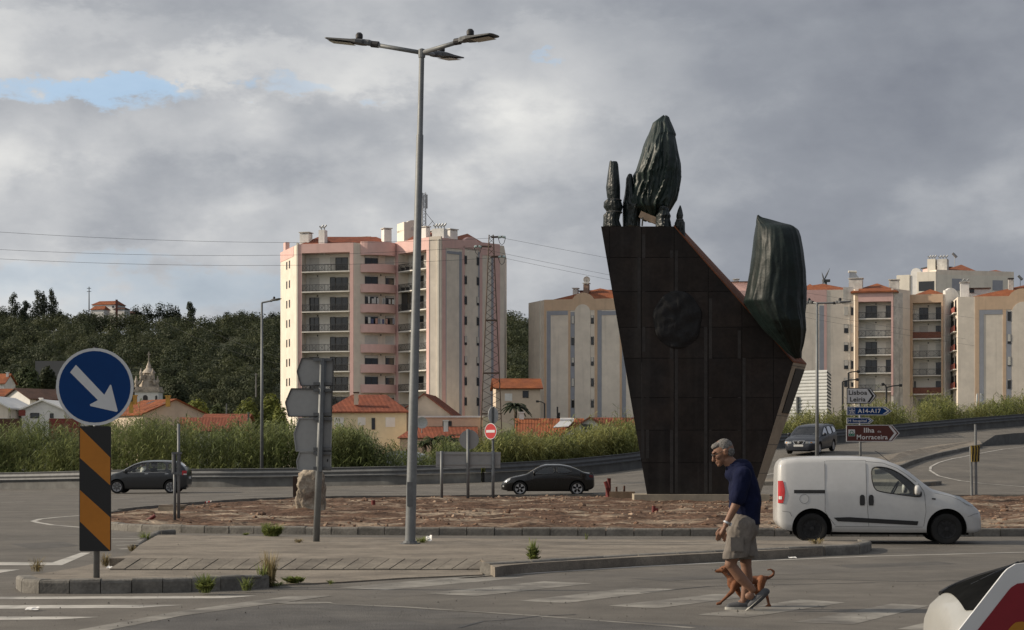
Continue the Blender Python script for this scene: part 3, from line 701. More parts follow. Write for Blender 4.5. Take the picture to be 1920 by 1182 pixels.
def lattice(parent, base, h, w0, w1, nseg, r=.05, name='mast_frame', mt=None):
    mb = MB(); cr = [(-1, -1), (1, -1), (1, 1), (-1, 1)]
    def pt(i, t): a, b_ = cr[i % 4]; w_ = (w0+(w1-w0)*t)/2; return V(base)+V((a*w_, b_*w_, h*t))
    for i in range(4): mb.bar(pt(i, 0), pt(i, 1), r*1.6, r*1.6)
    ts = [1-(1-k/nseg)**1.25 if w0 != w1 else k/nseg for k in range(nseg+1)]
    for k in range(nseg):
        for i in range(4):
            a, b_ = (i, i+1) if (k+i) % 2 else (i+1, i)
            mb.bar(pt(a, ts[k]), pt(b_, ts[k+1]), r, r)
    return mb.build(name, mt or m_iron, parent), pt
mx0 = P(795, 440, 284)
ms = thing('antenna_mast', 'lattice antenna mast with stays on the roof of the pink tower', 'mast', (mx0.x, mx0.y, ZT+1))
lattice(ms, (mx0.x, mx0.y, ZT+1), P(0, 362, 284).z-ZT-1, .55, .5, 16, .05)
mb = MB()
for dx in (-.55, .45, .0):
    mb.box(mx0.x+dx-.1, mx0.x+dx+.1, mx0.y-.5, mx0.y-.35, P(0, 392, 284).z, P(0, 366, 284).z)
mb.build('panel_antenna', m_iron, ms)
MB().tube([(mx0.x, mx0.y, P(0, 395, 284).z), P(818, 424, 283)], .035, 5).build('stay', m_dark, ms)
MB().tube([P(796, 433, 284), P(812, 414, 283.5)], .035, 5).build('stay', m_dark, ms)

# ---------------------------------------------------------------- peach-trimmed block behind the monument
mbk = thing('apartment_block', 'cream apartment block with peach trim and grey bands, left of the monument', 'building', (PX(1090, 275), 275, -1))
f0 = Fac((991, 281), (1020, 275.5)); f1 = Fac((1020, 275.5), (1215, 272))
zt = f1.z(1060, 562)
MB().prism([f0.W(0, Z0), f0.W(f0.L, Z0), f1.W(f1.L, Z0), V((PX(1222, 292), 292, Z0)), V((PX(1000, 292), 292, Z0))], (0, 0, zt-Z0)).build('wall', m_cream, mbk)
f0.part('downpipe', m_creampale, mbk, f0.u(1013), f0.u(1014.5), Z0, zt, 0, .15)
f1.part('peach_band', m_peach, mbk, .02, f1.L, f1.z(1060, 582.5), zt+.03, -.02, .05)
for x0, x1 in ((1020.2, 1024.5), (1065.5, 1069.5), (1115, 1120), (1162, 1166)): f1.part('peach_band', m_peach, mbk, f1.u(x0), f1.u(x1), Z0, f1.z(1060, 582), -.02, .045)
for x0, x1, yt in ((1025.5, 1032.5, 583.5), (1070, 1077.3, 585.5), (1120.6, 1128, 583.5), (1166.5, 1173.5, 583.5)): f1.part('grey_band', m_gblue, mbk, f1.u(x0), f1.u(x1), Z0, f1.z(1060, yt), -.02, .046)
f1.pxbox('grey_band', m_gblue, mbk, 1032.6, 1064.5, 583.5, 591, -.02, .048); f1.pxbox('grey_band', m_gblue, mbk, 1128.1, 1160, 583.5, 591, -.02, .048)
arch(f1, mbk, 1070, 1116, 549, m_peach, 'gable_arch', -.5, .04, zt-1); arch(f1, mbk, 1077.8, 1107, 570.8, m_cream, 'arched_panel', -.02, .075, Z0)
for i, yc in enumerate((592, 631.5, 670.5, 709.5, 749)):
    z1 = f1.z(1090, yc); 
    window(f1, mbk, f1.u(1071.6), f1.u(1077), z1-1.2, z1, .06, 'open', False, (.95, .1, .6, .95, .1)[i]); window(f1, mbk, f1.u(1108.2), f1.u(1113.4), z1-1.2, z1, .02, 'open', False, (.3, .05, .5, .05, .15)[i])
hip_roof(mbk, [f1.W(1.0, 0, -1), f1.W(f1.L, 0, -1), V((PX(1220, 290), 290, 0)), V((PX(1030, 290), 290, 0))], zt+.0, zt+2.0, .3, m_tile2)
mb = MB(); f1.box(mb, f1.u(1066), f1.u(1145), zt+.5, f1.z(1100, 537), -12, -8); mb.build('attic_wall', m_pink, mbk)
mb = MB(); f1.box(mb, f1.u(1064), f1.u(1147), f1.z(1100, 537.2), f1.z(1100, 535.4), -12.3, -7.7); mb.build('attic_coping', m_tileb, mbk)
chimney(f1, mbk, 1055.5, 1064.5, 535, 553, -7, 1., mt=m_stain); chimney(f1, mbk, 1086, 1095.5, 530, 549, -3, 1., mt=mat('chimney_brown', (.25, .17, .13), var=.3, streak=.6)); chimney(f1, mbk, 1136, 1145, 529, 560, -6, 1.2)
dsh = thing('satellite_dish', 'white satellite dish on the roof of the peach-trimmed block', 'dish', P(1100, 535, 283)); mb = MB(); pc = P(1100, 525, 283)
mb.tube([P(1101, 539, 283), pc], .06, 6); mb.build('mast', m_iron, dsh); mb = MB(); mb.lathe([(.02, .0), (.3, -.04), (.5, -.12), (.51, -.11), (.3, -.02), (.02, .03)], pc, 16, 'y'); mb.build('reflector', m_creampale, dsh)

# ---------------------------------------------------------------- blocks at the right
def slabs_and_rails(f, parent, u0, u1, zs, doors, d=-1.5, railm=None, brick=()):
    f.part('loggia_wall', m_loggia, parent, u0+.005, u1-.005, zs[-1]-.1, zs[0]+2.6, d, d+.006)
    for k, z in enumerate(zs):
        b = f.part('balcony', m_slab, parent, u0+.01, u1-.01, z-.18, z, d, .06)
        if k in brick: f.part('parapet', mat('balcony_brick', (.20, .085, .06), var=.2, scale=2), b, u0+.02, u1-.02, z, z+1., -.15, -.02)
        else: railing(f, b, u0+.04, u1-.04, z, .98, 0, .2)
        f.part('ceiling_lamp', m_frame, parent, (u0+u1)/2, (u0+u1)/2+.16, z+2.2, z+2.4, d, d+.15)
        for (a, c, st) in doors[k % len(doors)]:
            window(f, parent, u0+(u1-u0)*a, u0+(u1-u0)*c, z+.02, z+2.05, d+.02, st, True, .0)
r1 = thing('apartment_block', 'cream apartment block with pink stripe and stained pink balcony bay, right of the monument', 'building', (PX(1600, 305), 305, 0))
fP = Fac((1330, 304), (1604, 301)); fQ = Fac((1603, 300.5), (1675, 299)); fS = Fac((1675, 299), (1706, 303))
zq = fQ.z(1640, 547); zp = fP.z(1540, 544)
q0, q1 = fQ.u(1609.5), fQ.u(1671)
MB().prism([fP.W(0, 0), fP.W(fP.L-.3, 0), fQ.W(0, 0), fQ.W(q0, 0), fQ.W(q0, 0, -1.5), fQ.W(q1, 0, -1.5), fQ.W(q1, 0), fQ.W(fQ.L, 0), fS.W(fS.L, 0), V((PX(1710, 320), 320, 0)), V((PX(1330, 320), 320, 0))], (0, 0, zp)).build('wall', m_cream, r1)
fP.part('pink_band', m_pink, r1, fP.u(1360), fP.u(1550), fP.z(1540, 567), zp+.02, -.02, .05); fP.part('pink_band', m_pink, r1, fP.u(1545), fP.u(1550), 0, fP.z(1540, 566.8), -.02, .05)
fP.part('grey_band', m_gblue, r1, fP.u(1536), fP.u(1544.8), 0, fP.z(1540, 573), -.02, .05)
fP.part('stained_wall', m_stain, r1, fP.u(1581), fP.L-.35, fP.z(1590, 570), zp+.4, -.02, .03)
fP.part('downpipe', m_stain, r1, fP.u(1592.4), fP.u(1593.6), 0, zp-1.5, 0, .12)
for i, yc in enumerate((575, 608, 642, 675.5, 709)):
    z1 = fP.z(1590, yc); window(fP, r1, fP.u(1582.5), fP.u(1590.5), z1-1.4, z1, .02, 'shut' if i == 0 else 'open', False, (.5, .45, .3, .6, .3)[i]); window(fP, r1, fP.u(1595.5), fP.u(1603), z1-1.4, z1, .02, 'shut' if i == 1 else 'open', False, (.1, .3, .5, .1, .5)[i])
fQ.part('pink_band', m_peach, r1, .01, q0, fQ.z(1640, 742), zq, -.02, .3); fQ.part('pink_band', m_pink, r1, q1, fQ.L, fQ.z(1640, 742), zq, -.02, .3)
fQ.part('pink_band', m_pink, r1, q0-.01, q1+.01, fQ.z(1640, 566), zq+.02, -1.5, .295)
fS.part('stained_wall', m_stain, r1, .05, fS.L*.55, 6, zq-.1, -.02, .06)
slabs_and_rails(fQ, r1, q0, q1, [fQ.z(1640, y) for y in (597, 631.5, 665, 699, 733.5)], [[(.2, .55, 'open'), (.82, .98, 'open')], [(.2, .5, 'shut'), (.82, .98, 'shut')], [(.2, .55, 'open'), (.82, .98, 'shut')], [(.2, .55, 'open'), (.82, .98, 'open')], [(.2, .5, 'shut'), (.8, .98, 'shut')]])
hip_roof(r1, [fQ.W(-.5, 0, .2), fQ.W(fQ.L+.5, 0, .2), V((PX(1708, 318), 318, 0)), V((PX(1600, 318), 318, 0))], zq+.05, zq+1.9, .38, m_tile2); hip_roof(r1, [fP.W(fP.L-12, 0, -.5), fP.W(fP.L-.5, 0, -.5), V((PX(1604, 316), 316, 0)), V((PX(1545, 316), 316, 0))], zp+.02, zp+1.4, .3, m_tile2)
hip_roof(r1, [fP.W(fP.u(1500), 0, -.5), fP.W(fP.u(1537), 0, -.5), V((PX(1540, 316), 316, 0)), V((PX(1500, 316), 316, 0))], zp+.02, zp+1.3, .25, m_tile2)
chimney(fQ, r1, 1589.5, 1615, 522, 543, -2, 1.6, mt=m_stain); chimney(fQ, r1, 1663, 1681.5, 521, 540, -5, 1.6, mt=m_stain); chimney(fQ, r1, 1634, 1641, 526, 534, -9, 1.); chimney(fP, r1, 1374, 1384, 519, 531, -6, 1.)
mb = MB(); fP.box(mb, fP.u(1371), fP.u(1420), zp-.2, fP.z(1395, 524), -9, -5); mb.build('attic_wall', m_pink, r1); mb = MB(); fP.box(mb, fP.u(1370), fP.u(1421), fP.z(1395, 524.2), fP.z(1395, 522.5), -9.3, -4.7); mb.build('attic_coping', m_tileb, r1)
sc_ = thing('solar_heater', 'tilted solar collector on top of a stained chimney box', 'solar panel', P(1597, 522, 303)); mb = MB(); a = P(1592, 521, 303); mb.add([a, a+V((1.6, 0, -.05)), a+V((1.1, 1.2, 1.0)), a+V((.3, 1.2, 1.1))], [(0, 1, 2, 3)]); mb.build('collector', m_iron, sc_); MB().tube([a+V((.1, 1.2, 1.05)), a+V((1.4, 1.2, 1.0))], .2, 8).build('tank', m_creampale, sc_)

r2 = thing('apartment_block', 'cream apartment block with peach framed balconies behind the direction signs', 'building', (PX(1740, 310), 310, 0))
fT = Fac((1705.5, 304.6), (1772, 303)); fU = Fac((1772, 303), (1783, 304))
zt2 = fT.z(1740, 552.5); t0_, t1_ = fT.u(1711.5), fT.u(1765)
MB().prism([fT.W(0, 0), fT.W(t0_, 0), fT.W(t0_, 0, -1.5), fT.W(t1_, 0, -1.5), fT.W(t1_, 0), fT.W(fT.L, 0), fU.W(fU.L, 0), V((PX(1790, 322), 322, 0)), V((PX(1712, 322), 322, 0))], (0, 0, zt2)).build('wall', m_cream, r2)
zlo = fT.z(1740, 743)
fT.part('peach_band', m_peach, r2, .01, t0_, zlo, zt2, -.02, .3); fT.part('peach_band', m_peach, r2, t1_, fT.L-.3, zlo, zt2, -.02, .3); fT.part('peach_band', m_peach, r2, t0_-.01, t1_+.01, fT.z(1740, 568), zt2+.02, -1.5, .295)
slabs_and_rails(fT, r2, t0_, t1_, [fT.z(1740, y) for y in (600, 634.5, 669.5, 703.5, 738.5)], [[(.2, .52, 'open'), (.78, .99, 'open')], [(.2, .5, 'shut'), (.78, .99, 'open')], [(.2, .5, 'shut'), (.78, .98, 'shut')], [(.2, .5, 'shut'), (.78, .99, 'open')], [(.02, .08, 'open'), (.78, .99, 'open')]], brick=(1, 4))
window(fT, r2, fT.u(1722), fT.u(1739), fT.z(1740, 763), fT.z(1740, 749), .02, 'open', False); window(fT, r2, fT.u(1664), fT.u(1676), fT.z(1670, 763), fT.z(1670, 752), 2.5, 'open', False)
fU.part('stained_wall', m_wht, r2, .02, fU.L, 0, zt2+.6, -.4, .05); arch(fU, r2, 1771, 1800, 540, m_wht, 'gable_arch', -.5, -.1, zt2-1)
hip_roof(r2, [fT.W(.5, 0, -1.5), fT.W(fT.L, 0, -1.5), V((PX(1785, 320), 320, 0)), V((PX(1712, 320), 320, 0))], zt2+.02, zt2+1.2, .2, m_tile2)

r4 = thing('apartment_block', 'cream apartment block at the far right with peach and grey bands and small windows', 'building', (PX(1880, 300), 300, 0))
fX = Fac((1783, 307), (1796, 296)); fY = Fac((1796, 296), (2060, 292)); zy = fY.z(1860, 556)
MB().prism([fX.W(0, 0), fX.W(fX.L, 0), fY.W(fY.L, 0), V((PX(2060, 318), 318, 0)), V((PX(1800, 318), 318, 0))], (0, 0, zy)).build('wall', m_cream, r4)
for k, y in enumerate((589, 624, 659, 694, 729)):
    z = fX.z(1790, y); b = fX.part('balcony', m_slab, r4, .4, fX.L-1.5, z-.15, z, -.01, .5); fX.part('parapet', mat('balcony_red', (.30, .09, .07), var=.2), b, .5, fX.L-1.6, z, z+.9, .3, .4)
    window(fX, r4, 3, 5, z+.1, z+2.0, .02, 'open'); window(fX, r4, 7, 9, z+.1, z+2.0, .02, 'open')
fY.part('peach_band', m_peach, r4, fY.u(1828), fY.L, fY.z(1860, 581), zy+.02, -.02, .05); arch(fY, r4, 1888, 1945, 541, m_peach, 'gable_arch', -.5, .03, zy-1)
fY.part('peach_band', m_peach, r4, fY.u(1828.2), fY.u(1836), 0, fY.z(1860, 580.8), -.02, .05); fY.part('peach_band', m_peach, r4, fY.u(1880.5), fY.u(1886.5), 0, fY.z(1860, 580.8), -.02, .05)
fY.part('grey_band', m_gblue, r4, fY.u(1836.5), fY.u(1844.5), 0, fY.z(1860, 581.5), -.02, .048); fY.pxbox('grey_band', m_gblue, r4, 1844.6, 1879.5, 581.5, 589.5, -.02, .046); fY.part('grey_band', m_gblue, r4, fY.u(1887), fY.u(1896.5), 0, fY.z(1860, 584), -.02, .048)
arch(fY, r4, 1897, 1940, 566, m_cream, 'arched_panel', -.02, .08, 0)
for i, yc in enumerate((584, 627, 669, 711.5)): z1 = fY.z(1890, yc); window(fY, r4, fY.u(1889), fY.u(1895.3), z1-1.45, z1, .06, 'open', False, (.05, .75, .9, .1)[i])
hip_roof(r4, [fY.W(2.2, 0, -1), fY.W(fY.L, 0, -1), V((PX(2060, 316), 316, 0)), V((PX(1815, 316), 316, 0))], zy+.02, zy+2.6, .3, m_tile2)
chimney(fY, r4, 1803.5, 1820, 525, 552, -6, 1.5, top=2); chimney(fY, r4, 1894, 1903, 520, 548, -4, 1., mt=m_stain, capm=m_frame); mb = MB(); fY.box(mb, fY.u(1813), fY.u(1862), zy+.1, fY.z(1840, 533), -11, -8); at = mb.build('attic_wall', m_wht, r4); window(fY, r4, fY.u(1822), fY.u(1831), fY.z(1830, 541), fY.z(1830, 534), -7.98, 'open', False)
fY.part('attic_coping', m_tileb, r4, fY.u(1812), fY.u(1863), fY.z(1840, 533.2), fY.z(1840, 531.5), -11.3, -7.7)

r5 = thing('apartment_block', 'taller pale apartment block with chimney pair rising behind the right-hand blocks', 'building', (PX(1790, 350), 350, 0))
fR = Fac((1681, 349), (1755, 346)); fV = Fac((1755, 346), (1901, 350)); zr_ = fR.z(1730, 512); zv = fV.z(1830, 508)
MB().prism([fR.W(0, 0), fR.W(fR.L, 0), fV.W(fV.L, 0), V((PX(1900, 370), 370, 0)), V((PX(1690, 370), 370, 0))], (0, 0, fR.z(1700, 517))).build('wall', m_creampale, r5)
fR.part('parapet', m_creampale, r5, fR.u(1682), fR.u(1706), 20, fR.z(1700, 516), -1, .3); fV.part('wall_top', m_cream, r5, .05, fV.L, 20, zv, -12, -.01)
arch(fR, r5, 1708, 1727, 503, m_wht, 'gable_arch', -.6, .1, 30); fR.part('wall_top', m_creampale, r5, fR.u(1720), fR.L, 25, fR.z(1740, 510), -4, .2)
fR.pxbox('window', m_pane, r5, 1723, 1752, 528, 546, .2, .23); fR.pxbox('window', m_pane, r5, 1685, 1698, 534, 548, .0, .03)
fV.pxbox('grey_band', m_gblue, r5, 1785, 1803, 523, 545, -.02, .05); fV.pxbox('grey_band', m_gblue, r5, 1861, 1880, 526, 545, -.02, .05)
for x0, x1 in ((1734, 1749), (1753, 1771)): chimney(fR, r5, x0, x1, 484, 512, -2, 1.6, cap=False, mt=m_stain if x0 > 1750 else m_creampale, top=3)
hip_roof(r5, [fV.W(fV.u(1775), 0, -1), fV.W(fV.u(1835), 0, -1), V((PX(1835, 366), 366, 0)), V((PX(1775, 366), 366, 0))], zv, zv+1.9, .42, m_tile2); hip_roof(r5, [fV.W(fV.u(1840), 0, -1), fV.W(fV.L, 0, -1), V((PX(1898, 366), 366, 0)), V((PX(1840, 366), 366, 0))], zv-.3, zv+1., .42, m_tile2)
mb = MB(); fV.box(mb, fV.u(1783), fV.u(1822), zv, fV.z(1800, 494), -11, -8); mb.build('attic_wall', m_pink, r5); fV.part('attic_coping', m_frame, r5, fV.u(1781), fV.u(1824), fV.z(1800, 494.2), fV.z(1800, 492), -11.4, -7.6); chimney(fV, r5, 1806, 1819, 487, 494, -9, 1.)
for px_, py_, lb in ((1790, 481, 'thin antenna with grid dish on the tallest right-hand block'), (1913, 523, 'small white antenna post on the roof at the right edge')):
    t_ = thing('antenna', lb, 'antenna', P(px_, py_+18, 352)); MB().tube([P(px_, py_+18, 352), P(px_, py_-2, 352)], .05, 5).build('pole', m_iron, t_); MB().tube([P(px_-4, py_-6, 352), P(px_+4, py_+2, 352)], .25, 6).build('head', m_iron, t_)

# ---------------------------------------------------------------- small houses
def house(parent, px, Y, w_, d_, yaw, z0, ze, zr, hip, wallm, roofm, wins=(), dy=0., ov=.35, roof_name='roof'):
    "rectangular volume, ridge along its local x; wins are (side, u0, u1, z0, z1, state)"
    c = V((PX(px, Y), Y+dy, 0)); a = R(yaw); ex = V((math.cos(a), math.sin(a), 0)); ey = V((-math.sin(a), math.cos(a), 0))
    q = lambda u, v, z: c+ex*u+ey*v+V((0, 0, z))
    hw, hd = w_/2, d_/2; mb = MB()
    ft = [q(-hw, -hd, z0), q(hw, -hd, z0), q(hw, hd, z0), q(-hw, hd, z0)]
    tp = [p+V((0, 0, ze-z0)) for p in ft]
    if hip > 0: mb.hexa(ft+tp)
    else: mb.add(ft+tp+[q(-hw, 0, zr-.12), q(hw, 0, zr-.12)], [(3, 2, 1, 0), (0, 1, 5, 4), (2, 3, 7, 6), (1, 2, 6, 9, 5), (3, 0, 4, 8, 7), (4, 5, 9, 8), (6, 7, 8, 9)])
    mb.build('wall', wallm, parent)
    k = (zr-ze)/hd; mb = MB(); hi = hip*w_ if hip > 0 else -ov; e = ov
    lo = [q(-hw-e, -hd-e, ze-k*e), q(hw+e, -hd-e, ze-k*e), q(hw+e, hd+e, ze-k*e), q(-hw-e, hd+e, ze-k*e)]
    rg = [q(-hw+hi, 0, zr), q(hw-hi, 0, zr)]; dn = V((0, 0, -.16))
    mb.add(lo+rg+[p+dn for p in lo]+[p+dn for p in rg], [(0, 1, 5, 4), (2, 3, 4, 5), (1, 2, 5), (3, 0, 4), (0, 6, 7, 1), (2, 8, 9, 3), (1, 7, 8, 2), (3, 9, 6, 0)] if hip > 0 else
           [(0, 1, 5, 4), (2, 3, 4, 5), (0, 6, 7, 1), (2, 8, 9, 3), (1, 7, 11, 5), (2, 5, 11, 8), (0, 4, 10, 6), (3, 9, 10, 4), (6, 10, 11, 7), (8, 11, 10, 9)])
    ro = roof_uv(mb.build(roof_name, roofm, parent, norm=True))
    class S:  # facade-like frame for one side
        pass
    for (side, u0, u1, a0, a1, st) in wins:
        f = Fac.__new__(Fac)
        if side == 'f': f.o, f.d, f.n, f.L = q(-hw, -hd, 0), ex, -ey, w_
        elif side == 'r': f.o, f.d, f.n, f.L = q(hw, -hd, 0), ey, ex, d_
        elif side == 'l': f.o, f.d, f.n, f.L = q(-hw, hd, 0), -ey, -ex, d_
        window(f, parent, u0, u1, a0, a1, .01, st, u1-u0 > 1.2, sm=m_wht)
    return q, ro
def stack(parent, p, w_, h, mt, capm=None):
    o = MB().box(p.x-w_/2, p.x+w_/2, p.y-w_/2, p.y+w_/2, p.z-.45, p.z+h).build('chimney', mt, parent)
    MB().box(p.x-w_/2-.08, p.x+w_/2+.08, p.y-w_/2-.08, p.y+w_/2+.08, p.z+h, p.z+h+.12).build('chimney_cap', capm or mt, o)
m_yel = mat('chimney_ochre', (.52, .30, .07), var=.2, scale=1)
m_beige = mat('render_beige', (.64, .53, .42), rough=.9, var=.06, scale=.3, streak=.2)
m_lemon = mat('render_lemon', (.74, .65, .45), rough=.9, var=.05, scale=.3, streak=.2)
m_salmon = mat('render_salmon', (.68, .48, .35), rough=.9, var=.05, scale=.3)
zz = lambda y, Y: PZ(y, Y)
h = thing('house', 'lemon house with hipped red tile roof and cross gable below the pink tower', 'house', (PX(720, 225), 225, -1))
q, ro = house(h, 692, 225, 9.2, 8, 0, -1, zz(771, 225), zz(742, 228), .28, m_lemon, m_tile, [('f', .9, 2.0, zz(801, 221), zz(783, 221), 'shut'), ('f', 3.6, 4.5, zz(798, 221), zz(783, 221), 'shut'), ('f', 6.8, 7.9, zz(801, 221), zz(783, 221), 'shut'), ('f', 5.2, 5.6, zz(806, 221), zz(784, 221), 'open')])
house(h, 806, 227, 9, 6.2, 84, -1, zz(777, 227), zz(739, 225), 0, m_beige, m_tile, roof_name='cross_roof')
stack(h, P(668, 752, 222), .5, .9, m_beige, m_tileb)
h = thing('house', 'low salmon annex with flat roof edge and red lean-to behind the lamp post', 'house', (PX(830, 215), 215, -1))
f = Fac((770, 215), (906, 215)); f.part('wall', m_salmon, h, 0, f.L, -1, f.z(840, 783), -6, 0); f.part('roof_edge', m_wht, h, -.1, f.L+.1, f.z(840, 783.2), f.z(840, 780), -6.2, .15)
window(f, h, f.u(830), f.u(847), f.z(838, 799), f.z(838, 789.5), .01, 'open')
mb = MB(); mb.add([f.W(-1.3, f.z(840, 822), 4), f.W(f.L-.6, f.z(840, 822), 4), f.W(f.L-.6, f.z(840, 800), .05), f.W(.4, f.z(840, 800), .05)], [(0, 1, 2, 3)]); mb.prism([f.W(-1.3, f.z(840, 823), 4), f.W(f.L-.6, f.z(840, 823), 4), f.W(f.L-.6, f.z(840, 823), .05), f.W(-1.3, f.z(840, 823), .05)], (0, 0, .05)); roof_uv(mb.build('lean_to_roof', m_tile, h, norm=False)); f.part('lean_to_wall', m_salmon, h, -1, f.L-.8, -1, f.z(840, 823.5), .05, 3.7)
stack(h, P(836, 802, 212), .5, .7, m_wht)
mb = MB(); mb.prism([V((PX(905, 214), 214, -1)), V((PX(1010, 216), 216, -1)), V((PX(1010, 216), 216, zz(812, 216))), V((PX(905, 214), 214, zz(780, 214)))], (0, .25, 0)); t_ = mb.build('garden_wall', m_lemon, label='sloping lemon garden wall running down beside the pylon foot', category='wall')
h = thing('house', 'red roofed house with pale gable seen between the tower and the cream block', 'house', (PX(965, 260), 260, -1))
house(h, 968, 262, 6, 7, 4, -1, zz(727, 260), zz(710, 262), 0, m_beige, m_tile2, [('f', 1.2, 2.2, zz(752, 258), zz(738, 258), 'shut'), ('f', 3.6, 4.4, zz(746, 258), zz(733, 258), 'open')])
h = thing('house', 'bungalow with bright red tiles, solar water heater and white gable beside the monument', 'house', (PX(1050, 190), 190, -1))
q, ro = house(h, 1030, 190, 6.2, 7, 0, -1, zz(817, 190), zz(786, 193), 0, m_wht, m_tile2)
house(h, 1108, 187, 7, 5.6, 86, -1, zz(817, 187), zz(783, 187), 0, m_wht, m_tile, [('l', 2.0, 3.0, zz(806, 184), zz(796, 184), 'open')], roof_name='cross_roof')
house(h, 1162, 190, 5.6, 6, 0, -1, zz(816, 190), zz(784, 192), 0, m_wht, m_tile, roof_name='side_roof'); stack(h, P(978, 790, 190), .45, .8, m_wht)
mb = MB(); a = [P(1037, 806, 186.6), P(1066, 804, 186.6), P(1076, 793, 189), P(1050, 794, 189)]; mb.prism([p+V((0, -.15, .15)) for p in a], (0, -.05, .08)); mb.build('solar_panel', mat('solar_white', (.55, .56, .57), rough=.3, var=.05), h)
MB().tube([P(1050, 788, 189), P(1076, 788, 189)], .22, 10).build('water_tank', m_wht, h)
h = thing('house', 'long beige house with red tile roof, ochre chimneys and skylights in front of the church', 'house', (PX(300, 235), 235, -1))
q, ro = house(h, 298, 240, 8.6, 8.8, 128, -1, zz(775, 236), zz(748, 237), 0, m_beige, m_tile2, [('f', 2, 2.5, zz(790, 240), zz(780, 240), 'open'), ('f', 5, 5.5, zz(790, 240), zz(780, 240), 'open')])
stack(h, P(246, 768, 231), .45, .8, m_yel); stack(h, P(253, 752, 236), .45, .6, m_yel); stack(h, P(315, 756, 234), .5, .8, m_yel)
for x_ in (273, 303):
    a = P(x_, 757, 234); MB().add([a, a+V((.35, .1, .02)), a+V((1.15, .5, .33)), a+V((.8, .4, .31))], [(0, 1, 2, 3)]).build('skylight', m_iron, ro)
h = thing('house', 'low house with plain red roof and white gable trim among the reeds', 'house', (PX(400, 200), 200, -1))
house(h, 402, 200, 6.4, 5, 12, -1, zz(806, 200), zz(784, 202), 0, m_wht, m_tile)
h = thing('house', 'row roof of red tiles behind the bungalow with white gable trim', 'house', (PX(425, 230), 230, -1)); house(h, 428, 230, 5, 5, 0, -1, zz(786, 230), zz(777, 232), 0, m_beige, m_tile)
h = thing('house', 'white house with tall gable and brown tile roof at the left', 'house', (PX(70, 290), 290, 0))
house(h, 66, 292, 7, 6.5, 52, 0, zz(747, 290), zz(729, 292), 0, m_wht, m_tileb, [('f', 1.2, 1.8, zz(757, 288), zz(748, 288), 'open'), ('f', 3.8, 4.3, zz(757, 288), zz(748, 288), 'open'), ('l', 2, 2.6, zz(758, 288), zz(750, 288), 'shut')])
h = thing('house', 'small white house with red hipped roof at the left picture edge', 'house', (PX(15, 300), 300, 0)); house(h, 15, 300, 5.2, 5, 0, 0, zz(742, 300), zz(730, 302), .2, m_wht, m_tile2, [('f', 2.4, 3., zz(756, 298), zz(747, 298), 'open')])
h = thing('house', 'highest red roofed white house at the left picture edge', 'house', (PX(0, 330), 330, 0)); house(h, 0, 330, 3.5, 5, -8, 0, zz(718, 330), zz(702, 332), 0, m_wht, m_tile2); stack(h, P(14, 706, 329), .4, .6, m_wht)
h = thing('house', 'cream house with plain low gable at the left picture edge', 'house', (PX(0, 210), 210, 0)); house(h, 2, 210, 9, 4.6, 86, -1, zz(764, 210), zz(744, 210), 0, m_cream, m_wht, [('l', 2.8, 3.3, zz(782, 206), zz(770, 206), 'shut')])
h = thing('house', 'white bungalow with pale gable and dark windows behind the blue sign', 'house', (PX(105, 210), 210, 0)); house(h, 104, 212, 8, 4.8, 84, -1, zz(767, 210), zz(750, 210), 0, m_wht, m_wht, [('l', 1.0, 2.0, zz(784, 207), zz(774, 207), 'open'), ('l', 3.2, 3.6, zz(784, 207), zz(775, 207), 'open')]); stack(h, P(77, 757, 209), .3, .5, m_wht)
mb = MB(); mb.box(PX(-40, 190), PX(35, 190), 190, 190.3, -1, zz(785, 190)); mb.build('garden_wall', m_tileb, label='rust red garden wall below the cream house at the left edge', category='wall')
mb = MB(); mb.box(PX(92, 190), PX(150, 190), 190, 190.3, -1, zz(785, 190)); mb.build('garden_wall', mat('wall_red', (.22, .05, .04), var=.2), label='dark red wall under the white bungalow beside the blue sign', category='wall')
mb = MB(); mb.box(PX(35, 190), PX(47, 190), 190, 190.2, zz(780, 190), zz(769, 190)); mb.build('board', mat('wall_red', (.22, .05, .04)), label='small dark red board between the two left bungalows', category='board')
mb = MB(); mb.box(PX(655, 116), PX(690, 116), 115, 118, -1, zz(850, 116))
mb = MB(); n_ = 12; prof = [(PX(700+118*i/n_, 112), zz(872-26*math.sin(math.pi*(i/n_))**.6, 112)) for i in range(n_+1)]
mb.prism([V((x, 108.5, z)) for x, z in prof]+[V((prof[-1][0], 108.5, -.5)), V((prof[0][0], 108.5, -.5))], (0, 8, 0)); mb.build('polytunnel', mat('plastic_sheet', (.62, .64, .68), rough=.4, var=.08), label='low white plastic tunnel half hidden behind the reeds', category='tunnel')
sdh = thing('satellite_dish', 'large round satellite dish standing by the salmon annex', 'dish', P(791, 812, 205)); pc = P(791, 793, 205)
MB().lathe([(.02, .05), (.35, .0), (.62, -.1), (.63, -.08), (.35, .04), (.02, .09)], pc, 20, 'y').build('reflector', mat('dish_grey', (.42, .43, .43), var=.1), sdh); MB().tube([P(791, 812, 205.2), pc+V((0, .1, 0))], .04, 6).build('mast', m_iron, sdh)
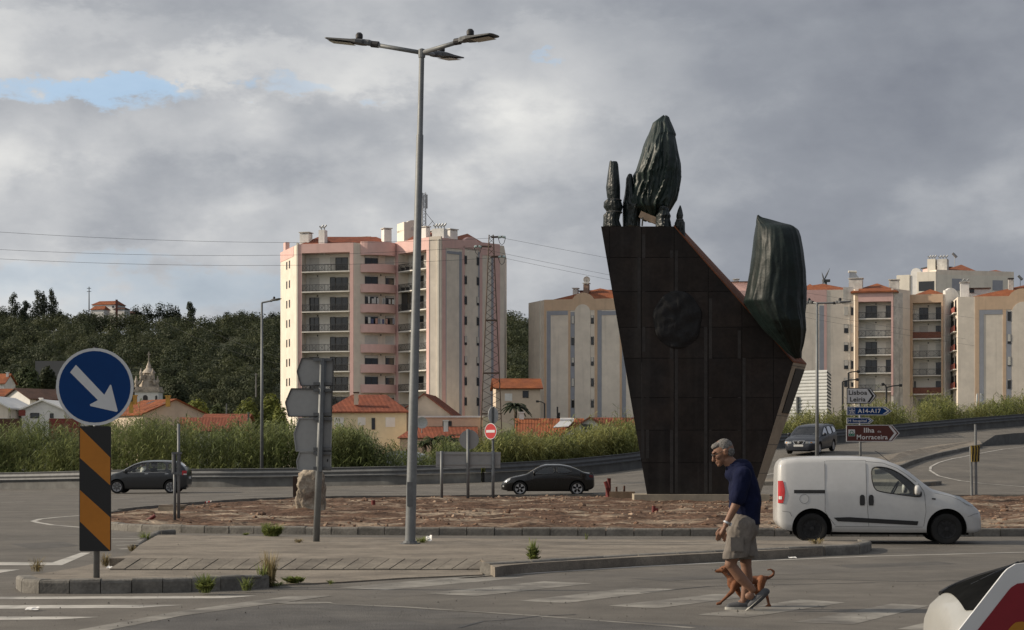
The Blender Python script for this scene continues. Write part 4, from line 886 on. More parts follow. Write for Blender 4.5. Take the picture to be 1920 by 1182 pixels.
# church tower
ch = thing('church_tower', 'ornate pale stone church tower with pinnacles and cross above the red roof', 'church', (PX(279, 420), 420, 0))
m_stone = mat('church_stone', (.46, .40, .33), rough=.95, var=.25, scale=.9, col2=(.30, .26, .22), t0=.48, t1=.66)
YC = 420; s_ = YC/F; cx = PX(279, YC)
def pr(y): return PZ(y, YC)
MB().box(cx-22*s_, cx+22*s_, YC-2.6, YC+2.6, 0, pr(735)).build('wall', m_wht, ch); fch = Fac((257, YC-2.6), (301, YC-2.6))
arch(fch, ch, 268, 277, 741, m_frame, 'belfry_opening', -.02, .05, pr(752)); arch(fch, ch, 291, 295, 742, m_frame, 'belfry_opening', -.02, .05, pr(752))
MB().box(cx-24.5*s_, cx+24.5*s_, YC-2.9, YC+2.9, pr(736), pr(731.5)).build('cornice', m_stone, ch)
MB().box(cx-22*s_, cx+22*s_, YC-2.5, YC+2.5, pr(731.6), pr(726)).build('balustrade', m_stone, ch)
mb = MB(); mb.lathe([(2.1, pr(727)), (2.0, pr(718)), (1.35, pr(712)), (1.25, pr(702)), (1.55, pr(700)), (1.3, pr(697)), (.9, pr(693)), (.55, pr(690)), (.6, pr(688)), (.38, pr(684)), (.18, pr(679)), (.05, pr(676))], (cx, YC, 0), 12); mb.build('spire', m_stone, ch, smooth=True, sharp=40)
for dx in (-20, 20, -11, 11, -6, 7):
    b0, t0 = (727, 706) if abs(dx) == 20 else (712, 692) if abs(dx) == 11 else (716, 700)
    MB().lathe([(.35, pr(b0)), (.35, pr(b0-4)), (.22, pr(b0-5)), (.4, pr(b0-10)), (.3, pr(b0-13)), (.12, pr(t0+3)), (.18, pr(t0+2)), (.03, pr(t0))], (cx+dx*s_, YC-(2.2 if abs(dx) != 6 else 1.4), 0), 8).build('pinnacle', m_stone, ch, smooth=True, sharp=40)
for sx in (-1, 1):
    mb = MB(); mb.tube([(cx+sx*18*s_, YC-2, pr(722)), (cx+sx*14*s_, YC-2, pr(719)), (cx+sx*10*s_, YC-1.8, pr(712)), (cx+sx*9*s_, YC-1.6, pr(704))], [.45, .4, .3, .25], 6); mb.build('volute', m_stone, ch)
mb = MB(); mb.bar((cx, YC, pr(677)), (cx, YC, pr(660)), .22, .22); mb.bar((cx-3.4*s_, YC, pr(665)), (cx+3.4*s_, YC, pr(665)), .2, .2); mb.build('cross', m_stone, ch)
# hilltop villa and hillside wall
h = thing('house', 'white villa with red roof and brown chimney on the hilltop', 'house', (PX(205, 800), 800, 60))
house(h, 204, 800, 11, 8, -15, 56, pr(576) if False else PZ(572, 800), PZ(565.5, 802), .12, m_wht, m_tile2, [('f', 5, 6, PZ(578, 796), PZ(574, 796), 'open'), ('f', 9, 10, PZ(578, 796), PZ(574, 796), 'open')]); house(h, 188, 790, 6, 5, -15, 56, PZ(580.5, 790), PZ(575, 792), .1, m_wht, m_tile2, roof_name='porch_roof'); MB().box(PX(216.5, 790), PX(220, 790), 790, 791, 56, PZ(562, 790)).build('chimney', mat('chimney_red', (.16, .06, .045)), h); house(h, 228, 795, 5, 5, -15, 56, PZ(580, 795), PZ(577, 796), .2, m_wht, m_tileb, roof_name='side_roof')
h = thing('house', 'low dark roofed house beside the hilltop villa', 'house', (PX(248, 805), 805, 60)); house(h, 250, 808, 5, 5, 0, 55, PZ(587, 805), PZ(583, 807), .15, m_cream, m_tileb)
mb = MB(); mb.box(PX(66, 470), PX(128, 470), 470, 472, 10, PZ(677, 470)); mb.build('retaining_wall', mat('old_concrete', (.16, .155, .15), var=.1, streak=.3), label='grey concrete wall on the wooded hillside behind the blue sign', category='wall')
# ================================================================ hills, woods, trees, reeds
RS = np.random.RandomState(11)
m_hill = mat('hill_scrub', (.040, .048, .024), rough=.95, var=.3, scale=.02, bump=.4, bscale=.5)
def foliage(name, c, island=.45, trans=.25, c2=None):
    return mat(name, c, rough=.7, var=.22, scale=.06, island=island, trans=trans, col2=c2, t0=.4, t1=.62, spec=.25)
m_forest = foliage('forest_foliage', (.050, .062, .033), .22, .3, (.078, .088, .042))
m_pine = foliage('pine_foliage', (.042, .054, .032), .25, .3)
m_euc = foliage('eucalyptus_foliage', (.060, .074, .046), .25, .3)
m_lime = foliage('lime_foliage', (.17, .19, .045), .35, .3)
m_bushg = foliage('bush_foliage', (.075, .095, .040), .4, .25)
m_bark = mat('bark', (.10, .08, .06), rough=.95, var=.3, scale=2, bump=.6, bscale=8)
RIDGE = [(-700, 600), (-200, 590), (0, 590), (60, 594), (110, 597), (170, 600), (260, 600), (330, 598), (380, 604), (430, 598), (480, 592), (526, 594), (620, 596), (760, 598), (940, 594), (990, 600), (1100, 612), (1300, 625), (1600, 640), (2000, 650), (2600, 660)]
rpx = np.array([r[0] for r in RIDGE], float); rpy = np.array([r[1] for r in RIDGE], float)
YR, YF = 820., 430.
def hill_z(X, Y):
    "height of the wooded slope at a world point"
    px = CX+X/YR*F; ztop = H+(HY-np.interp(px, rpx, rpy))/F*YR-6
    t = np.clip((Y-YF)/(YR-YF), 0, 1.35); s_ = np.where(t < 1, t*t*(3-2*t)*.35+t*.65, 1-(t-1)*.4)
    return -1+(ztop+1)*s_
hx = np.linspace(-420, 520, 90); hy = np.linspace(YF-20, 1000, 60); HX, HYY = np.meshgrid(hx, hy)
HZ = hill_z(HX, HYY)+np.array([[mnoise.fractal((x*.02, y*.02, 1.), 1., 2., 4)*3 for x in hx] for y in hy])*np.clip((HYY-YF)/60, 0, 1)
n1 = len(hx)
hq = np.array([(i*n1+k, i*n1+k+1, (i+1)*n1+k+1, (i+1)*n1+k) for i in range(len(hy)-1) for k in range(n1-1)])
hill = link('hill', np_mesh('hill', np.stack([HX, HYY, HZ], -1).reshape(-1, 3), hq, m_hill, True), kind='structure')
def leaves(cen, rad, n, size, rs, shell=.55, flat=.0, gravity=0.):
    "n leaf clumps (quads) inside an ellipsoid, denser near its skin; returns verts (4n,3)"
    d = rs.normal(size=(n, 3)); d /= np.linalg.norm(d, axis=1)[:, None]
    r = (shell+(1-shell)*rs.rand(n)**.6)*np.where(rs.rand(n) < .2, rs.rand(n), 1)
    c = cen+d*r[:, None]*rad
    a = d*1.1+rs.normal(size=(n, 3))*.42; a[:, 2] += .3; a /= np.linalg.norm(a, axis=1)[:, None]     # clump faces mostly outwards
    t = np.cross(a, rs.normal(size=(n, 3))); t /= np.linalg.norm(t, axis=1)[:, None]; b = np.cross(a, t)
    sz = size*(.55+.9*rs.rand(n))[:, None]; k = .55+.5*rs.rand(n)[:, None]
    return np.stack([c-t*sz-b*sz*k*.4, c+b*sz*k*-.9+t*sz*.1, c+t*sz+b*sz*k*.3, c+b*sz*k+t*sz*-.1], 1).reshape(-1, 3)
def leaf_mesh(name, parts, material):
    v = np.concatenate(parts); return np_mesh(name, v, np.arange(len(v)).reshape(-1, 4), material)
# the wood: hundreds of crowns that read as one dark mass
parts = []; k = 0
while k < 1350:
    px = RS.uniform(-250, 1300); Y = RS.uniform(450, 850)
    X = (px-CX)/F*Y
    if 528 < px < 940 and Y > 440 and RS.rand() < .93: continue
    if px > 1000 and RS.rand() < .8: continue
    if 60 < px < 135 and Y < 480: continue
    if 160 < px < 262 and Y > 775: continue
    z = float(hill_z(np.array([X]), np.array([Y]))[0]); hgt = RS.uniform(4.5, 9)*(.8 if Y < 560 else 1.); w_ = hgt*RS.uniform(.45, .75)
    nl = 300 if Y > 620 else 380
    for j in range(2 if RS.rand() < .6 else 1):
        o = RS.uniform(-.4, .4, 3)*w_; o[2] = o[2]*.4
        parts.append(leaves(np.array([X, Y, z+hgt*.6])+o, np.array([w_, w_, hgt*.55])*RS.uniform(.7, 1.), nl, hgt*.040, RS))
    k += 1
for px in np.arange(150, 275, 5.5):
    Y = 768+RS.uniform(-6, 6); X = (px-CX)/F*Y; zt = PZ(RS.uniform(584, 591), Y); w_ = RS.uniform(2.2, 3.2); parts.append(leaves(np.array([X, Y, zt-3.2]), np.array([w_, w_, 3.4]), 260, .26, RS))
link('forest', leaf_mesh('forest', parts, m_forest), label='dark mixed wood covering the hillside', category='wood', kind='stuff')
def tree(name, label, base, hgt, crowns, material, trunk_r=.18, group=None, nl=260, size=.4, limbs=True, shell=.45):
    "trunk with limbs to each crown clump; crowns are (dx, dy, z share, rx, rz)"
    t = thing(name, label, 'tree', base, 0, group); B = V(base); mb = MB()
    top = max(c[2] for c in crowns); mb.tube([B+V((0, 0, -.6)), B+V((.05, 0, hgt*.3)), B+V((-.05, .0, hgt*top*.8))], [trunk_r*1.3, trunk_r, trunk_r*.45], 7)
    ps = []
    for (dx, dy, zs, rx, rz) in crowns:
        c = B+V((dx, dy, hgt*zs)); 
        if limbs: mb.tube([B+V((0, 0, hgt*zs*.45)), B.lerp(c, .6)+V((0, 0, hgt*.08)), c], [trunk_r*.55, trunk_r*.35, trunk_r*.12], 5)
        n_ = max(40, int(nl*rx*rz/(crowns[0][3]*crowns[0][4])))
        ps.append(leaves(np.array(c), np.array([rx, rx*.9, rz]), n_, size, RS, shell))
    mb.build('trunk', m_bark, t); link('crown', leaf_mesh('crown', ps, material), t); return t
def hbase(px, Y): X = PX(px, Y); return V((X, Y, float(hill_z(np.array([X]), np.array([Y]))[0])))
def euc(px, ytop, w_px, label, Y=805, material=m_euc, group=None):
    b = hbase(px, Y); hgt = PZ(ytop, Y)-b.z; w_ = w_px/2*Y/F
    cr = [(RS.uniform(-.35, .35)*w_, RS.uniform(-.5, .5), .42+.5*i/6, w_*(1.05-.09*i)*RS.uniform(.6, 1.), hgt*.10) for i in range(7)]
    return tree('eucalyptus_tree', label, b, hgt, cr, material, .2, group, 300, .28, shell=.5)
euc(70, 544, 32, 'left and thickest of the three slim trees on the ridge'); euc(84, 547, 28, 'middle of the three slim trees on the ridge'); euc(100, 541, 28, 'right of the three slim trees on the ridge, with bare trunk')
euc(27, 549, 30, 'pointed tree rising from the ridge at the far left'); euc(47, 564, 26, 'small pointed tree between the far-left ridge trees and the slim trio'); euc(357, 566, 26, 'lone slim tree standing on the bare ridge right of the villa')
b = hbase(162, 780); tree('round_tree', 'dense dark round tree just left of the hilltop villa', b, PZ(573, 780)-b.z, [(0, 0, .55, 4.6, 4.4), (-2, 1, .5, 3.4, 3.6), (2.4, 0, .5, 3.2, 3.6)], m_pine, .3, None, 1300, .3)
for px, yt, wd, lb in ((255, 570, 24, 'flat-topped pine right of the hilltop villa'), (276, 566, 26, 'taller tree behind the flat-topped pine by the villa'), (300, 563, 22, 'tallest tree of the ridge clump right of the villa'), (318, 566, 26, 'tree near the right end of the ridge clump'), (331, 572, 16, 'low tree closing the ridge clump on the right'), (112, 578, 18, 'low tree on the ridge right of the slim trio'), (5, 572, 26, 'broad dark tree on the ridge at the picture edge'), (426, 582, 20, 'rounded tree on the ridge above the small street lamp'), (455, 579, 22, 'umbrella pine on the ridge left of the tower'), (510, 583, 22, 'tree on the ridge touching the tower')):
    b = hbase(px, 800); hg = PZ(yt, 800)-b.z; w_ = wd/2*800/F
    tree('ridge_tree', lb, b, hg, [(0, 0, .72, w_, hg*.27), (-w_*.5, 0, .55, w_*.7, hg*.2), (w_*.5, .5, .58, w_*.7, hg*.2)], m_pine, .2, None, 420, .27, shell=.3)
# nearer trees among the houses
def gtree(px, Y, ytop, wpx, label, material, base=-1., nl=420, size=.3, name='leafy_tree'):
    b = V((PX(px, Y), Y, base)); hg = PZ(ytop, Y)-base; w_ = wpx/2*Y/F
    cr = [(0, 0, .72, w_*.8, hg*.24)]+[(math.cos(a)*w_*.55, math.sin(a)*w_*.5, RS.uniform(.45, .75), w_*RS.uniform(.4, .6), hg*.17) for a in np.arange(6)*1.05]
    return tree(name, label, b, hg, cr, material, .16, None, nl, size)
gtree(52, 400, 682, 62, 'large rounded olive-green tree on the slope above the left houses', m_bushg, 8, 1700, .28); gtree(88, 405, 680, 34, 'darker round tree left of the concrete hillside wall', m_forest, 8, 1100, .26)
gtree(370, 300, 740, 50, 'yellow-green tree rising behind the beige house gable', m_lime, 2, 1000, .2); gtree(408, 310, 752, 34, 'grey-green bush tree right of the beige house', m_bushg, 2, 800, .2)
gtree(465, 260, 738, 52, 'pale yellow-green tree left of the small street lamp', m_lime, 0, 1000, .19); gtree(508, 262, 730, 46, 'bright green tree at the foot of the tower', m_lime, 0, 1000, .19); gtree(525, 255, 752, 36, 'yellow-green shrub tree against the tower corner', m_lime, 0, 800, .18)
gtree(130, 380, 700, 40, 'dark tree behind the blue sign on the slope', m_forest, 8, 1100, .26); gtree(330, 430, 700, 60, 'dark tree beside the church tower', m_forest, 4, 1300, .28); gtree(215, 430, 690, 50, 'dark tree left of the church tower', m_forest, 4, 1200, .28)
def palm(px, Y, yb, ytop, spread, label, n_=22, material=None):
    b = P(px, yb, Y); t = thing('palm_tree', label, 'tree', b); top = P(px, ytop, Y); mb = MB(); mb.tube([b, b.lerp(top, .5)+V((.05, 0, 0)), top], [.22, .19, .2], 8); mb.build('trunk', m_bark, t)
    fm = MB()
    for i in range(n_):
        a = 2*math.pi*i/n_+RS.uniform(-.1, .1); el = RS.uniform(.1, 1.15); ln = spread*RS.uniform(.8, 1.1); prev = None
        for s_ in range(6):
            q_ = s_/5; r_ = ln*q_*math.cos(el*.8); z_ = ln*(math.sin(el)*q_-.75*q_*q_); p_ = top+V((math.cos(a)*r_, math.sin(a)*r_, z_)); side = V((-math.sin(a), math.cos(a), 0))*ln*.11*math.sin(math.pi*(.15+.8*q_)); dr = V((0, 0, -ln*.05))
            cur = [p_-side+dr, p_, p_+side+dr]
            if prev: fm.add(prev+cur, [(0, 1, 4, 3), (1, 2, 5, 4)])
            prev = cur
    fm.build('crown', material or m_bushg, t)
palm(966, 235, 790, 763, 2.2, 'palm tree between the tower and the cream block', 30, m_pine); palm(812, 150, 850, 826, 1.3, 'small palm in front of the red lean-to roof', 24); palm(838, 152, 850, 824, 1.4, 'small dark palm right of the lean-to chimney', 24, m_pine); palm(795, 150, 850, 832, 1.1, 'low palm close behind the tall lamp post', 20)
# giant cane behind the guard rail
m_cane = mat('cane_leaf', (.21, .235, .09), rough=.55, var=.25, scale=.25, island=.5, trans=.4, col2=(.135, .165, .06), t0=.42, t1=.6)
m_caneb = mat('cane_leaf_sunny', (.31, .31, .115), rough=.55, var=.25, scale=.3, island=.5, trans=.42, col2=(.20, .22, .075), t0=.42, t1=.6)  # lighter copy of the cane leaf, sunlight put into its colour
TOPS = [(-200, 796), (0, 798), (60, 792), (110, 800), (170, 805), (225, 792), (262, 778), (300, 788), (350, 792), (420, 802), (480, 796), (545, 788), (610, 806), (640, 806), (690, 816), (700, 830), (735, 840), (775, 846), (815, 842), (850, 838), (905, 828), (960, 818), (1010, 818), (1080, 812), (1130, 800), (1200, 792), (1300, 790), (1400, 792), (1490, 788), (1530, 778), (1570, 780), (1640, 752), (1690, 772), (1720, 766), (1752, 744), (1775, 752), (1800, 776), (1850, 762), (1900, 746), (1960, 750), (2200, 740)]
tpx = np.array([t[0] for t in TOPS], float); tpy = np.array([t[1] for t in TOPS], float)
def canes(n_, x0, x1, seed, dmin, dmax, lw, skip=()):
    rs = np.random.RandomState(seed); px = rs.uniform(x0, x1, n_*2); keep = np.ones(len(px), bool)
    for a, b in skip: keep &= ~((px > a) & (px < b) & (rs.rand(len(px)) < .75))
    px = px[keep][:n_]; n_ = len(px)
    rY = np.interp(px, _rp, _ry); Y = rY+rs.uniform(dmin, dmax, n_); X = (px-CX)/F*Y; zb = TZ((px-CX)/F*rY, rY)-.5
    cl = np.array([mnoise.noise((p*.045, y*.35, seed*3.3)) for p, y in zip(px, Y)])
    zt = H+(HY-(np.interp(px, tpx, tpy)+rs.normal(size=n_)*3-11))/F*Y-np.abs(rs.normal(size=n_))*.3-np.maximum(0, .25-cl)*1.5
    hg = np.maximum(.6, zt-zb)+(rs.rand(n_) < .05)*rs.uniform(.2, 1., n_); lean = rs.normal(size=(n_, 2))*.09*hg[:, None]; st = rs.uniform(.010, .016, n_)
    def at(i, t): return np.stack([X[i]+lean[i, 0]*t*t, Y[i]+lean[i, 1]*t*t, zb[i]+hg[i]*t], -1)
    al = np.arange(n_); e = np.zeros((n_, 3)); e[:, 0] = st; a, b = at(al, 0.*st), at(al, .97+0*st)
    out = [np.stack([a-e, a+e, b+e*.5, b-e*.5], 1)]
    K = 14; i = np.repeat(al, K); k = np.tile(np.arange(K), n_); m = len(i); t = .12+.86*(k/K)**.8; p = at(i, t); an = rs.uniform(0, 6.28, m); ln = rs.uniform(.45, .85, m)*(1.1-.5*np.abs(t-.6))
    dx = np.stack([np.cos(an), np.sin(an), 0*an], -1); w_ = lw*rs.uniform(.7, 1.2, m); sd_ = np.stack([-np.sin(an), np.cos(an), .25+0*an], -1)*w_[:, None]; up = rs.uniform(.35, .8, m); z3 = lambda q: np.stack([0*q, 0*q, q], -1)
    m1 = p+dx*(ln*.45)[:, None]+z3(ln*up*.6); m2 = p+dx*ln[:, None]+z3(ln*(up*.55-.45*rs.rand(m)))
    out += [np.stack([p-sd_*.4, p+sd_*.4, m1+sd_, m1-sd_], 1), np.stack([m1-sd_, m1+sd_, m2+sd_*.1, m2-sd_*.1], 1)]
    v = np.concatenate(out).reshape(-1, 3); return np_mesh('reeds', v, np.arange(len(v)).reshape(-1, 4), None)
def reeds(name, label, me, m_): me.materials.append(m_); return link(name, me, label=label, category='reeds', kind='stuff')
reeds('reed_bed', 'tall giant cane thicket behind the guard rail at the left', canes(2700, -300, 650, 1, 2.5, 9, .026), m_cane)
reeds('reed_bed', 'lower cane and weeds behind the guard rail at the centre', canes(1300, 620, 960, 2, 2.5, 8, .024, [(700, 815)]), m_cane)
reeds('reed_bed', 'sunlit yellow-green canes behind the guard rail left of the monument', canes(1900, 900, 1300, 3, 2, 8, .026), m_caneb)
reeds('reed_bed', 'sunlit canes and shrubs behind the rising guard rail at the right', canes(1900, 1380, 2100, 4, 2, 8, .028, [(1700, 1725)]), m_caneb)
# ================================================================ rails, lamps, signs, poles, wires
m_galv = mat('galvanised_steel', (.185, .195, .20), rough=.55, var=.12, scale=2.5, metal=.25)
m_galvd = mat('galvanised_dull', (.125, .13, .135), rough=.65, var=.15, scale=2., metal=.2)
m_signback = mat('sign_back', (.30, .305, .305), rough=.6, var=.05, scale=1.5, metal=.15)
m_signedge = mat('sign_edge', (.08, .08, .08), rough=.6, var=.1)
m_blue = mat('sign_blue', (.005, .040, .155), rough=.6, var=.03, scale=2, spec=.15)
m_white = mat('sign_white', (.58, .59, .60), rough=.5, var=.04, scale=2)
m_red = mat('sign_red', (.42, .018, .02), rough=.45, var=.05)
m_black = mat('sign_black', (.012, .012, .013), rough=.5, var=.05)
m_orange = mat('sign_orange', (.42, .155, .012), rough=.5, var=.05, scale=2)
m_brown = mat('sign_brown', (.085, .022, .016), rough=.5, var=.05)
m_conc = mat('barrier_concrete', (.135, .135, .13), rough=.9, var=.2, scale=.4, streak=.5)
# guard rail above a low concrete wall
lines = []
def rail_obj(x0, x1, label, seed):
    t = thing('guard_rail', label, 'guard rail', V((PX((x0+x1)/2, railY((x0+x1)/2)), railY((x0+x1)/2), 0)))
    pxs = np.arange(x0, x1+1, 9.); pts = [V((PX(p, railY(p)), railY(p), tz(PX(p, railY(p)), railY(p)))) for p in pxs]
    # smooth the kinks
    pts = [pts[0]]+[(pts[i-1]+pts[i]*2+pts[i+1])/4 for i in range(1, len(pts)-1)]+[pts[-1]]
    nrm = []
    for i, p in enumerate(pts):
        d = pts[min(i+1, len(pts)-1)]-pts[max(i-1, 0)]; nrm.append(V((d.y, -d.x, 0)).normalized())
    prof = [(.35, .52), (.28, .58), (.28, .63), (.35, .69), (.35, .74), (.28, .80), (.28, .86), (.34, .92), (.32, .94), (.26, .88), (.26, .55), (.32, .50)]
    MB().grid([[p+n_*o+V((0, 0, z)) for o, z in prof] for p, n_ in zip(pts, nrm)]).build('rail', m_galvd, t, smooth=True, sharp=50)
    MB().grid([[p+n_*o+V((0, 0, z)) for o, z in [(.2, -.3), (.18, .47), (.12, .5), (-.1, .5), (-.12, -.3)]] for p, n_ in zip(pts, nrm)]).build('wall', m_conc, t)
    acc = 0
    for i in range(1, len(pts)):
        acc += (pts[i]-pts[i-1]).length
        if acc > 4:
            acc = 0; p = pts[i]; MB().box(p.x-.05, p.x+.05, p.y-.08, p.y+.08, p.z+.3, p.z+.9).build('post', m_galvd, t)
rail_obj(-700, 905, 'steel guard rail on a low concrete wall along the left of the roundabout', 1); rail_obj(905, 2300, 'steel guard rail climbing beside the ramp behind the monument', 2)
# dark concrete barrier on the right
bp = [GP(x, y) for x, y in [(1838, 838), (1866, 835), (1900, 833), (1960, 831), (2060, 828)]]
hts = [.12, .62, .68, .72, .75]; mb = MB(); mb.grid([[p+V((0, 0, -.2)) for p in bp], [p+V((0, 0, h_)) for p, h_ in zip(bp, hts)], [p+V((.1, .35, h_)) for p, h_ in zip(bp, hts)], [p+V((.1, .4, -.2)) for p in bp]])
mb.build('concrete_barrier', m_conc, label='dark concrete barrier with sloped end at the right edge', category='barrier')

def lamp_head(mb_name, parent, root, tip, w_=.30, th=.09):
    "flat LED head from root to tip with a round photocell on top"
    root = V(root); tip = V(tip); d = (tip-root); ln = d.length; d.normalize(); s_ = d.cross(V((0, 0, 1))).normalized(); u = s_.cross(d)
    prof = [(0, .05, .05), (.06, .07, .06), (.16, .07, .06), (.18, .12, .055), (.3, .16, .05), (.45, .16, .035), (.95, .15, .02), (1., .12, .012)]
    rows = []
    for (t, w, h_) in prof:
        p = root+d*ln*t; w *= w_/.30; h_ *= th/.09
        rows.append([p+s_*(-w)+u*(-h_*.4), p+s_*(-w)+u*(h_*.5), p+s_*(-w*.6)+u*h_, p+s_*(w*.6)+u*h_, p+s_*w+u*(h_*.5), p+s_*w+u*(-h_*.4), p+s_*(-w)+u*(-h_*.4)])
    mb = MB(); mb.grid(rows); mb.add(rows[0][:-1], [tuple(range(6))]); mb.add(rows[-1][:-1], [tuple(range(6))[::-1]])
    o = mb.build('lamp_head', m_galvd, parent)
    c = root+d*ln*.58; a = ln*.34; w = w_*.42; e = u*(-th*.42)
    MB().add([c-d*a*.5-s_*w+e, c+d*a-s_*w+e, c+d*a+s_*w+e, c-d*a*.5+s_*w+e], [(0, 1, 2, 3)]).build('lens', mat('lamp_lens', (.42, .42, .38), rough=.25, var=.05), o)
    p = root+d*ln*.3+u*th*.6; MB().lathe([(.045, 0), (.06, .02), (.06, .08), (.035, .11)], p, 12).build('photocell', m_dark, o)
    MB().tube([root+d*ln*.02, root-d*ln*.14], .055*w_/.3, 10).build('clamp', m_dark, o)
# tall three-armed lamp in the foreground
LY = 31.6; lb = V((PX(769, LY), LY, .13)); lt = V((PX(791, LY), LY, PZ(97, LY)))
lp = thing('street_lamp', 'tall grey lamp post with three arms standing on the paved island', 'street lamp', lb)
MB().tube([lb, lb.lerp(lt, .13), lb.lerp(lt, .83), lb.lerp(lt, .832), lt], [.086, .082, .058, .048, .042], 12).build('pole', m_galv, lp, smooth=True, sharp=40)
MB().lathe([(.17, 0), (.17, .015), (.12, .02), (.11, .05)], lb, 12).build('base_plate', m_galvd, lp)
MB().box(lb.x-.045, lb.x+.045, lb.y-.088, lb.y-.06, .75, 1.15).build('service_door', m_galvd, lp)
armp = [(P(698, 83, LY+.3), P(614, 74, LY+.55)), (P(862, 77.5, LY-.6), P(929, 66, LY-.95)), (P(815, 101.5, LY+1.), P(857, 110, LY+2.3))]
for a, c in armp:
    MB().tube([lt+V((0, 0, -.02)), a+(c-a).normalized()*.06], .036, 10).build('arm', m_galv, lp, smooth=True); lamp_head('x', lp, a, c)
MB().lathe([(.055, -.1), (.06, -.05), (.06, .03), (.02, .05)], lt, 12).build('arm_joint', m_galv, lp)
# small lamps
def lamp2(px, Y, yb, ytop, heads, label, r=.09):
    b = P(px, yb, Y); t = P(px, ytop, Y); o = thing('street_lamp', label, 'street lamp', b)
    MB().tube([b, t], [r, r*.55], 10).build('pole', m_galv, o, smooth=True)
    for (x1, y1, x2, y2, dy) in heads:
        MB().tube([t, P(x1, y1, Y)+V((0, dy*.3, 0))], r*.45, 8).build('arm', m_galv, o); lamp_head('x', o, P(x1, y1, Y)+V((0, dy*.3, 0)), P(x2, y2, Y)+V((0, dy, 0)), .32, .12)
lamp2(491, 100, 902, 568, [(510, 564.5, 527, 561, -.3)], 'slim lamp post with single arm at the left behind the guard rail', .10)
lamp2(1532, 76, 931, 569, [(1566, 568.5, 1594, 566.5, -.2), (1524, 566.5, 1511, 566, .8)], 'slim lamp post with two arms right of the monument', .085)
def thin_lamp(px, Y, yb, yt, tips, label):
    o = thing('street_lamp', label, 'street lamp', P(px, yb, Y)); MB().tube([P(px, yb, Y), P(px, yt, Y)], .09, 6).build('pole', m_dark, o)
    for (x, y) in tips:
        MB().tube([P(px, yt, Y), P((px+x)/2, (yt+y)/2-1, Y), P(x, y, Y)], .06, 6).build('arm', m_dark, o); MB().tube([P(x, y, Y), P(x+(5 if x > px else -5), y, Y)], .14, 6).build('lamp_head', m_dark, o)
thin_lamp(1580, 170, 800, 716, [(1605, 712)], 'lower thin dark lamp left of the direction signs'); thin_lamp(1591, 172, 800, 699.5, [(1607, 697)], 'upper thin dark lamp above the direction signs'); thin_lamp(1662, 168, 800, 727, [(1658, 721), (1686, 723)], 'thin two-armed lamp right of the direction signs')
thin_lamp(1021, 215, 800, 757, [(1010, 753)], 'thin dark lamp in front of the cream block left wall')
for px, yb, yt, lab in ((1045, 800, 763, 'wooden utility pole before the cream block'), (1048.5, 800, 774, 'shorter pole beside the utility pole')):
    MB().tube([P(px, yb, 210), P(px, yt, 210)], .1, 6).build('utility_pole', m_dark, label=lab, category='pole')
# far poles on the left
def tpole(px, yb, yt, Y, label, arms=((0, 4),)):
    o = thing('utility_pole', label, 'pole', P(px, yb, Y)); MB().tube([P(px, yb, Y), P(px, yt, Y)], [.22*Y/800+.05, .12*Y/800+.05], 6).build('pole', m_galvd, o)
    for dy, w_ in arms: MB().bar(P(px-w_, yt+dy, Y), P(px+w_, yt+dy, Y), .16*Y/800+.04, .16*Y/800+.04).build('cross_arm', m_galvd, o)
tpole(167, 585, 538, 795, 'lattice power pole on the ridge left of the villa', ((3, 4), (9, 4))); tpole(480, 745, 700, 300, 'thin pole before the wood left of the tower', ((3, 4),)); tpole(425, 790, 757, 260, 'thin grey pole left of the yellow-green tree', ()); tpole(466, 800, 773, 150, 'short post with a floodlight in the reeds', ((1, 3),))
# lattice pylon and its wires
py = thing('pylon', 'slender rusty lattice pylon in front of the pink tower', 'pylon', P(921, 822, 190)); pyb = P(921, 822, 190); PH = PZ(441, 190)-pyb.z
m_rust = mat('pylon_steel', (.12, .085, .065), rough=.8, var=.25, scale=.6)
_, ppt = lattice(py, pyb, PH, 2.15, .42, 26, .042, 'frame', m_rust)
for t in (.32, .12, .58):
    for i in range(4): MB().bar(ppt(i, t), ppt(i+1, t), .09, .09).build('brace', m_rust, py)
arms = [(944, 444, 1), (893, 462, -1), (944, 481, 1)]
m_ins = mat('insulator_glass', (.45, .55, .55), rough=.2, var=.1)
tips = []
for (x, y, s_) in arms:
    a = P(921, y+1, 190); c = P(x, y, 190); MB().bar(a, c, .16, .16).build('cross_arm', m_rust, py)
    for dx in (-1, 1):
        e = P(x+dx*7+s_*(-3), y+1.5, 190)
        MB().tube([P(x-s_*3, y, 190), P(x-s_*3, y, 190).lerp(e, .3), P(x-s_*3, y, 190).lerp(e, .9), e], [.05, .13, .13, .05], 8).build('insulator', m_ins, py)
    lo = P(x-3*s_, y+16, 190); MB().tube([P(x-10*s_, y+2, 190), P(x-7*s_, y+12, 190), lo, P(x+1*s_, y+12, 190), P(x+4*s_, y+2, 190)], .03, 5).build('jumper', m_dark, py)
    tips.append((x, y))
def wire(pts, label, r=.013):
    o = MB().tube(pts, r, 5, False).build('power_line', m_dark, label=label, category='wire')
def span(a, b, sag, n_=24): return [a.lerp(b, i/n_)+V((0, 0, -sag*4*(i/n_)*(1-i/n_))) for i in range(n_+1)]
for (x, y, xl, yl, nm) in ((944, 444, -400, 402, 'topmost'), (893, 462, -400, 440, 'middle'), (944, 481, -400, 458, 'lowest')):
    a = P(x-5, y+2, 190); far = P(xl, yl, 150)
    m_ = 1.2; wire(span(far, a, m_), nm+' power line running from the pylon to the left')
    far2 = P(2300, {444: 640, 462: 690, 481: 700}[y], 420); wire(span(a, far2, 2.0, 30), nm+' power line running from the pylon to the right')
